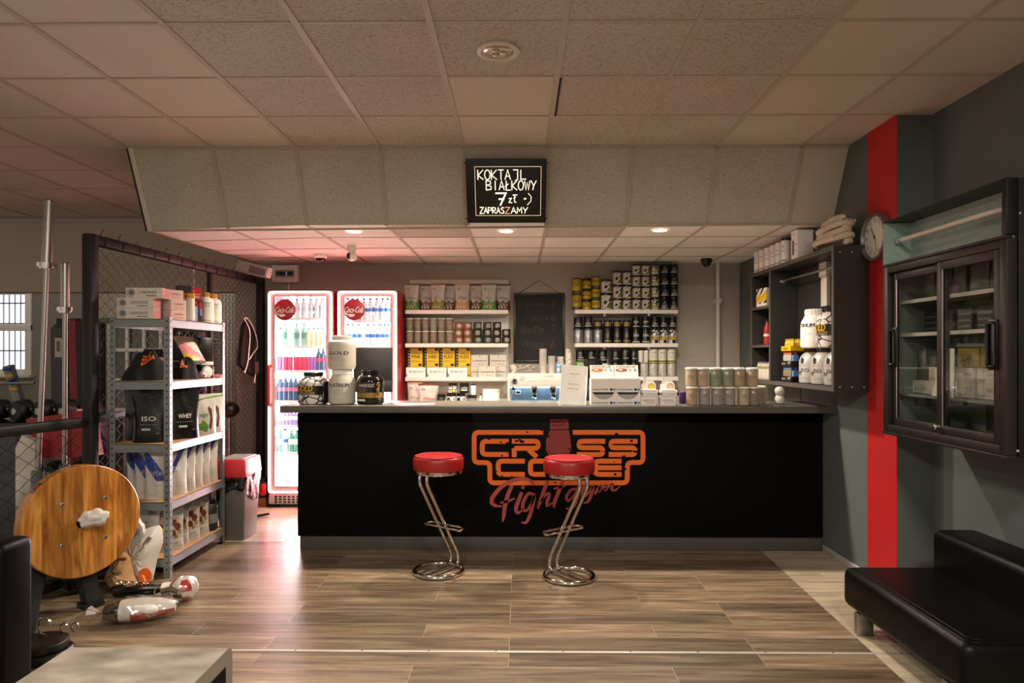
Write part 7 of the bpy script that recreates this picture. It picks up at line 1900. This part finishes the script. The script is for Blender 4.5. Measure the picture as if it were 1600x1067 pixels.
t = thing('paper_bag', 'brown paper bag with rope handle leaning on the white carrier bag', 'bag', (b0.x, YG - .185, 0))
Yp = YG - .185
def lp(px, py): v = atY(px, py, Yp); return (v.x - b0.x, v.z)
M_KRAFT = mat('kraft_paper', '#a98252', .7, var=.12, scale=12, bump=.3, bscale=20)
m = sack('paper', None, [(lp(a, b)[0], max(.012, lp(a, b)[1])) for a, b in ((164, 905), (180, 922), (215, 926), (208, 900), (200, 870), (192, 862), (182, 868), (172, 885))], .075, M_KRAFT, 6)
m.text('fitozon', .06, .02, M_TXT, lp(195, 890)[0], lp(190, 888)[1], -.088)
m.build('bag_body', t)
m = MB(); m.tube(catmull([(lp(182, 868)[0], -.03, lp(182, 868)[1]), (lp(188, 852)[0], -.03, lp(186, 852)[1]), (lp(200, 848)[0], -.02, lp(196, 848)[1]), (lp(204, 860)[0], -.01, lp(202, 864)[1])], 5), .007, M_KRAFT, 6); m.box((lp(176, 866)[0], -.07, lp(176, 868)[1] - .012), (lp(206, 866)[0], -.05, lp(206, 868)[1] + .006), mat('rust_print', '#8a4a1c', .6), .004)
m.build('bag_handle', t)
# clear film heap and black strap bundle
p = atZ(226, 930, 0)
m = MB()
P = catmull([(-.20, .02, .03), (-.05, -.06, .035), (.10, -.03, .05), (.17, .01, .05), (.22, .02, .045)], 5)
m.tube(P, [.03 + .012 * math.sin(i) for i in range(len(P))], M_BLACK, 8)
P = catmull([(-.15, -.06, .05), (0, -.10, .075), (.12, -.06, .07), (.2, -.02, .06)], 5); m.tube(P, .018, M_BLACK, 8)
o = m.build('strap_bundle'); o.location = (p.x, p.y, 0); tag(o, 'black straps in a bundle on the floor below the bags', 'straps')
m = MB()
for k in range(8): m.tube([(math.cos(a) * .016 + k * .022, .006 * (k % 2), .012 * math.sin(a)) for a in [i * PI / 5 for i in range(10)]], .004, M_CHROME, 5, True)
o = m.build('chain'); o.location = (p.x - .12, p.y - .07, .10); o.rotation_euler = (0, .1, .15); tag(o, 'short chrome chain lying on the black straps', 'chain')
m = MB(); P = catmull([(0, 0, 0), (.06, .0, .012), (.12, -.02, .0)], 5); m.tube(P, .016, M_STEEL, 10)
o = m.build('steel_handle'); q_ = atZ(252, 925, .08); o.location = (q_.x, q_.y, .085); tag(o, 'short curved steel handle between straps and round glove', 'handle')
m = MB(); m.prism([(-.03, 0), (.03, 0), (.008, .06), (-.004, .06)], -.01, .01, M_ORANGE); o = m.build('orange_peg'); q_ = atZ(222, 918, .06); o.location = (q_.x, q_.y, .075); tag(o, 'small orange peg on the strap bundle', 'peg')
# boxing gloves in film
M_GW = mat('glove_white', '#d8d3ca', .3, var=.03); M_GR = mat('glove_red', '#b01418', .3, var=.05)
p = atZ(208, 972, 0)
t = thing('boxing_glove', 'long white and red boxing glove wrapped in clear film on the floor', 'glove', (p.x + .02, p.y + .02, 0), rz=18)
def gl1(u, v):
    an = u * 2 * PI; x = -.17 + .36 * v
    r = .026 + .042 * math.sin(PI * min(1, .12 + v * .86)) ** .8 * (1 if v < .97 else .6)
    return (x, r * 1.15 * math.cos(an), .066 + r * .92 * math.sin(an))
m = MB(); m.grid(lambda u, v: gl1(u, v), 24, 18, None, closeu=True, matf=lambda u, v: M_GR if (.52 < u < .86 and v > .38) else (M_BLACK if v < .2 else M_GW)); m.raw([gl1(k / 24, 1) for k in range(24)], [tuple(range(24))], M_GW); m.build('glove_body', t)
m = MB(); m.tube(catmull([(-.02, -.05, .09), (.05, -.07, .085), (.11, -.065, .075)], 5), [.022] * 5 + [.026] * 4 + [.018] * 2, M_GW, 10); m.build('thumb', t)
def wrapf(f, k, seed):
    def g(u, v):
        x, y, z = f(u, v); s_ = 1 + k + .07 * math.sin(u * 40 + v * 13 + seed) + .05 * math.sin(u * 17 - v * 31)
        return (x * 1.08, y * s_, max(.004, .066 + (z - .066) * s_))
    return g
wf = wrapf(gl1, .14, 1)
m = MB(); m.grid(wf, 30, 18, M_PLASTIC, closeu=True)
for k in range(9):
    a = k * .7; m.raw([(-.18, 0, .06), (-.26 - .03 * math.sin(k * 2), .06 * math.cos(a), .06 + .05 * math.sin(a)), (-.25, .06 * math.cos(a + .6), .06 + .05 * math.sin(a + .6))], [(0, 1, 2)], M_PLASTIC)
m.build('film_wrap', t)
p = atZ(278, 946, 0)
t = thing('boxing_glove', 'round white red and black boxing glove in film beside the rack foot', 'glove', (p.x, p.y + .07, 0), rz=-15)
def gl2(u, v):
    an = u * 2 * PI; b_ = (v - .5) * PI
    r = .078 * (1 + .06 * math.sin(an * 2))
    return (r * .98 * math.cos(b_) * math.cos(an), r * math.cos(b_) * math.sin(an), .078 + r * .95 * math.sin(b_))
def gm2(u, v):
    a = u * 360
    if .5 < v < .86 and (200 < a < 245 or 290 < a < 350): return M_GR
    if .28 < v < .46 and 262 < a < 300: return M_BLACK
    if v < .35 and a > 300: return M_REDP
    return M_GW
m = MB(); m.grid(lambda u, v: gl2(u, v), 32, 20, None, closeu=True, matf=gm2); m.build('glove_body', t)
m = MB(); m.tube(catmull([(-.05, .04, .06), (-.10, .02, .055), (-.15, .0, .05)], 4), [.045] * 4 + [.05] * 5, M_GW, 12); m.tube([(-.135 + .03 * math.cos(a), -.055, .06 + .03 * math.sin(a)) for a in [k * PI / 6 for k in range(12)]], .005, M_CHROME, 6, True); m.build('cuff', t)
wf2 = lambda u, v: tuple(c_ * s_ for c_, s_ in zip(gl2(u, v), (1.06 + .03 * math.sin(u * 50), 1.06 + .03 * math.sin(v * 40), 1.04)))
m = MB(); m.grid(lambda u, v: (wf2(u, v)[0], wf2(u, v)[1], max(.003, wf2(u, v)[2])), 32, 18, M_PLASTIC, closeu=True); m.build('film_wrap', t)
# weight plate and carabiners beside armchair
p = atZ(58, 1030, 0)
m = MB(); m.lathe([(.05, 0), (.125, .0), (.13, .01), (.13, .035), (.12, .045), (.06, .040), (.05, .045)], M_BLACK, 32, cap0=False, cap1=False); m.lathe([(.05, .045), (.05, 0)], M_BLACK, 24, cap0=False, cap1=False)
m.tube([(.075 * math.cos(a), .075 * math.sin(a), .044) for a in [k * PI / 12 for k in range(24)]], .006, M_STEEL, 6, True)
o = m.build('weight_plate'); o.location = (p.x + .02, p.y + .02, 0); tag(o, 'black weight plate lying on the floor between armchair and table', 'plate')
m = MB(); m.lathe([(.045, 0), (.12, .0), (.125, .01), (.125, .035), (.115, .042), (.05, .040)], M_BLACK, 32, cap0=True, cap1=True); o = m.build('weight_plate'); o.location = (p.x + .00, p.y + .02, .0455); tag(o, 'smaller black weight plate on top of the other beside the armchair', 'plate')
t = thing('cable_clips', 'chrome spring clips lying on the weight plates beside the armchair', 'clips', (p.x, p.y + .06, .088))
for k, (x, y, r_) in enumerate(((-.02, .02, .04), (.06, .05, .022), (.11, .06, .022))):
    m = MB(); m.tube([(x + r_ * math.cos(a) * .8, y, r_ * 1.1 + r_ * 1.1 * math.sin(a)) for a in [i * PI / 9 for i in range(15)]], .006 if k == 0 else .004, M_CHROME, 6); m.build('clip', t)

# ================================================================ BIN
p = atZ(370, 847, 0)
t = thing('waste_bin', 'grey swing bin with red lid and black liner beside the rack', 'bin', (-2.335, 5.665, 0), rz=0)
w, d = .118, .165
def tap(z0, z1, w0, w1, m_, par, nm):
    m = MB(); V = [(sx_ * w0, sy_ * d * w0 / w, z0) for sx_, sy_ in ((-1, -1), (1, -1), (1, 1), (-1, 1))] + [(sx_ * w1, sy_ * d * w1 / w, z1) for sx_, sy_ in ((-1, -1), (1, -1), (1, 1), (-1, 1))]
    bm = bmesh.new(); vs_ = [bm.verts.new(v) for v in V]
    for f_ in ((3, 2, 1, 0), (4, 5, 6, 7), (0, 1, 5, 4), (1, 2, 6, 5), (2, 3, 7, 6), (3, 0, 4, 7)): bm.faces.new([vs_[i] for i in f_])
    bmesh.ops.bevel(bm, geom=list(bm.edges), offset=.012, segments=3, profile=.5, affect='EDGES'); m.bm(bm, m_); return m.build(nm, par)
M_BINC = mat('bin_grey', '#5c5552', .45); M_BINR = mat('bin_lid_red', '#b8242a', .35)
tap(0, .48, .098, .116, M_BINC, t, 'body')
l_ = tap(.515, .66, .128, .118, M_BINR, t, 'lid'); tap(.655, .668, .10, .095, mat('flap_grey', '#8a8480', .4), l_, 'flap')
m = MB()
def linr(u, v):
    an = u * 2 * PI; c_, s_ = math.cos(an), math.sin(an); q = max(abs(c_), abs(s_)); r = .122 * (1 + .05 * math.sin(an * 9 + v * 5) + .03 * math.sin(an * 17))
    return (r * c_ / q ** .8, r * d / w * s_ / q ** .8, .53 - (.17 + .06 * math.sin(an * 2 + 1)) * v)
m.grid(linr, 56, 8, mat('bin_liner', '#141012', .22, var=.1, bump=.4, bscale=30), closeu=True); m.build('liner', t)

# ================================================================ THINGS BEHIND BIN: mats, stand
p = atZ(415, 800, 0)
t = thing('stand_base', 'black tripod stand with curved foot on the floor left of the fridge', 'stand', (p.x - .03, 6.35, 0))
m = MB(); m.tube(catmull([(-.16, -.02, .015), (0, -.03, .012), (.14, .0, .03)], 5), .012, M_BLACK, 8); m.build('foot', t)
m = MB(); m.tube([(-.16, .05, .36), (-.06, .0, .15), (-.02, -.03, .02)], .012, M_BLACK, 8); m.tube([(-.08, .0, .16), (-.02, -.03, .04)], .024, M_BLACK, 8); m.build('strut', t)
q_ = atY(400, 768, 6.75)
t = thing('red_machine', 'low red and black machine on the floor beside the left fridge', 'machine', (q_.x + .015, 6.85, 0))
m = MB(); m.box((-.09, -.10, .0), (.085, .12, .10), mat('brown_box', '#6a3a18', .6), .01); m.build('base_box', t)
m = MB(); m.box((-.09, -.12, .101), (.095, .12, .26), M_DARK, .03); m.box((.03, -.128, .12), (.096, -.02, .24), M_REDP, .02); m.box((-.07, -.08, .26), (.07, .08, .28), M_BLACK, .01); m.build('housing', t)

# ================================================================ GYM BEYOND THE CAGE
# dumbbell rack
yd = 5.75
t = thing('dumbbell_rack', 'black dumbbell rack standing in the gym behind the low cage panel', 'rack', (X(60, yd), yd, 0))
m = MB(); m.box((-.95, -.22, .92), (.62, .22, .955), M_BLACK, .006); m.build('tray', t); m = MB(); m.box((-.95, -.26, .40), (.62, .16, .435), M_BLACK, .006); m.build('tray', t)
for x in (-.9, .57):
    m = MB(); m.box((x - .04, -.2, 0), (x + .04, .2, .92), M_BLACK, .008); m.build('leg', t)
M_RUB = mat('rubber_black', '#131212', .55, var=.1)
def dumbbell():
    t = thing('dumbbell', '', '')
    for s_ in (-1, 1):
        m = MB(); m.lathe([(.055, 0), (.080, .006), (.085, .02), (.085, .07), (.078, .082), (.05, .086)], M_RUB, 24, T(0, s_ * .075, .0865) @ R(-90 * s_, 'X')); m.lathe([(.03, .086), (.028, .09)], M_STEEL, 16, T(0, s_ * .075, .0865) @ R(-90 * s_, 'X')); m.build('weight_head', t)
    MB().cyl((0, -.08, .0865), (0, .08, .0865), .016, M_CHROME, 14).build('grip', t)
    return t
for i, px in enumerate((-20, 16, 52, 88, 124)):
    inst('db', dumbbell, (X(px, yd), yd, .956), f'black rubber dumbbell, {where(i, 5)} in the upper row of the dumbbell rack', 'dumbbell', 'dumbbells on the rack', rz=-20)
for i, px in enumerate((0, 36, 72, 112)):
    inst('db', dumbbell, (X(px, yd), yd - .05, .436), f'black rubber dumbbell, {where(i, 4)} in the lower row of the dumbbell rack', 'dumbbell', 'dumbbells on the rack', rz=-22)
# upright bench pads and frames
def pad(nm, pxs, y, z0, m_, label, th=.08, lean=0, extra=None, bz=0):
    pts = [Vector((atY(a, b, y).x, y, 0)) if (b >= 715 and bz == 0) else atY(a, b, y) for a, b in pxs]; c = sum((p_.x for p_ in pts)) / len(pts)
    t = thing(nm, label, 'bench', (c, y, 0))
    m = MB(); m.prism([(p_.x - c, max(bz, p_.z)) for p_ in pts], 0, th, m_); m.build('pad', t)
    if extra: extra(t, c, y)
    return t
M_PADG = mat('pad_grey', '#45464a', .5, var=.08); M_PADR = mat('pad_red', '#9a2a2e', .5, var=.08); M_FRG = mat('frame_grey_green', '#8f9684', .5)
def fr_ex(t, c, y):
    a, b = atY(118, 500, y), atY(150, 505, y)
    m = MB(); m.tube(rounded([(a.x - c - .16, .12, 0), (a.x - c - .12, .12, a.z - .1), (a.x - c - .05, .12, a.z), (b.x - c + .25, .12, a.z)], .12, 6), .03, M_FRG, 10); m.tube([(a.x - c - .1, .12, .0), (a.x - c + .75, .12, .0 + .03)], .03, M_FRG, 8); m.build('frame', t)
    m = MB(); q1, q2 = atY(92, 498, y), atY(126, 512, y); m.box((q1.x - c, -.04, q2.z), (q2.x - c, .0, q1.z), M_DARK); q1, q2 = atY(86, 528, y), atY(97, 558, y); m.box((q1.x - c, -.004, q2.z), (q2.x - c, .0, q1.z), M_OFFW); m.box((q1.x - c + .02, -.006, q2.z + .06), (q2.x - c - .02, -.003, q1.z - .03), M_GREY); m.build('label_plate', t)
pad('gym_machine', [(80, 655), (104, 655), (104, 512), (98, 506), (86, 506), (79, 514)], 7.05, 0, M_PADG, 'grey padded upright gym machine with pale frame left of the cage post', extra=fr_ex)
pad('gym_mat', [(112, 720), (127, 720), (117, 500), (107, 500)], 6.9, 0, M_PADR, 'narrow red pad leaning upright right of the shorter barbell')
pad('gym_mat', [(126, 720), (158, 720), (158, 505), (118, 505)], 6.72, 0, M_DARK, 'tall black pad standing upright behind the cage post')
pad('incline_bench', [(62, 716), (152, 712), (140, 640), (40, 655)], 5.05, 0, M_PADR, 'red padded bench lying behind the low cage mesh', bz=.45, extra=lambda t, c, y: [MB().box((x_ - .03, .02, 0), (x_ + .03, .08, .56), M_FRG, .005).build('leg', t) for x_ in (-.12, .14)])
pad('floor_pad', [(24, 755), (50, 755), (55, 690), (34, 680), (24, 700)], 4.95, 0, M_OFFW, 'pale pad leaning low behind the cage mesh', .06)
pad('floor_pad', [(-10, 780), (30, 780), (38, 700), (20, 680), (-10, 676)], 4.98, 0, M_PADG, 'dark grey pad leaning low at the left picture edge behind the mesh', .10)
# punching bag and black heap
p = atY(303, 560, 6.3)
t = thing('punching_bag', 'black hanging punching bag seen through the mesh above the rack shelves', 'punching bag', (p.x, 6.3, 0))
m = MB(); m.lathe([(.13, Z(640, 6.3)), (.15, Z(630, 6.3)), (.15, 1.62), (.08, 1.80), (.04, 1.86)], M_BLACK, 24); m.build('bag_body', t)
m = MB(); m.cyl((0, 0, 1.86), (0, 0, 2.98), .008, M_STEEL, 8); m.build('chain', t)
p = atY(75, 730, 4.85)
m = MB(); m.lathe([(.15, 0), (.145, .28), (.10, .62), (.05, .84), (.012, .9)], M_CLOTH, 24, cap1=True); o = m.build('grappling_dummy'); o.location = (p.x + .08, 5.32, 0); tag(o, 'black cone shaped dummy standing behind the low cage mesh', 'dummy')
# belt machine post with blue yellow clamp and horizontal barbell
p = atY(22, 600, 7.2)
t = thing('squat_stand', 'silver squat stand post with blue and yellow clamp near the gym window', 'stand', (p.x, 7.2, 0))
zA, zB = Z(572, 7.2), Z(645, 7.2)
m = MB(); m.tube([(.12, 0, 0), (.10, 0, zB), (0.02, 0, (zA + zB) / 2), (-.06, 0, zA)], .055, M_GALV, 8); m.build('post', t)
m = MB()
for k, c_ in enumerate((M_BLUEP, M_YEL, M_BLUEP, M_YEL)): m.box((-.07 + .025 * k, -.075, zA - .05 - .07 * k), (.01 + .025 * k, -.05, zA - .015 - .07 * k), c_, .006)
m.tube([(0, -.08, zA - .16), (.10, -.10, zA - .12)], .018, M_BLUEP, 8); m.build('clamp', t)
m = MB(); zb_ = Z(598, 7.2); m.cyl((-1.2, -.09, zb_), (.28, -.09, zb_), .016, M_STEEL, 12); o = m.build('racked_barbell'); o.location = (p.x, 7.2, 0); tag(o, 'horizontal steel barbell racked on the squat stand by the window', 'barbell')
# pale curtain strip / mirror edge behind right half of the cage
m = MB()
xa, xb = X(344, 8.6), X(366, 8.6)
for k in range(8): m.box((xa + (xb - xa) * k / 8, 8.6 + .02 * (k % 2), .0), (xa + (xb - xa) * (k + .8) / 8, 8.63 + .02 * (k % 2), 2.45), M_WHITE, .004)
m.box((xa - .02, 8.58, 2.45), (xb + .02, 8.66, 2.50), M_STEEL)
o = m.build('strip_blind'); tag(o, 'pale vertical strip blind seen through the right cage mesh', 'blind')
# medicine ball and bike beyond mesh
for i, (px, py, y, r_, mm) in enumerate(((372, 640, 7.0, .11, M_BLACK), (352, 690, 7.0, .13, M_DARK))):
    p = atY(px, py, y); t = thing('plyo_stool', ('black round headed stool', 'dark lower stool')[i] + ' seen through the right part of the cage mesh', 'stool', (p.x - .1 - .25 * i, y - .25 * i, 0)); m = MB(); m.ball((0, 0, p.z), r_, mm, (1, 1, .8)); m.build('seat', t); m = MB(); m.cyl((0, 0, 0), (0, 0, p.z - .05), .03, M_STEEL, 10); m.lathe([(.16, 0), (.15, .02)], M_BLACK, 20); m.build('stem', t)

# torn white patch on the dark wall under the cabinet
p = atX(1238, 620, RW)
m = MB(); m.prism([(-.10, 0), (.10, 0), (.09, .07), (.06, .05), (.04, .10), (.0, .12), (-.03, .09), (-.06, .15), (-.10, .14)], -.0015, 0, M_WHITE, R(-90, 'Z'))
o = m.build('torn_poster'); o.location = (RW - .0005, p.y, 1.145); tag(o, 'torn white paper patch on the dark wall beside the massage ball', 'poster')
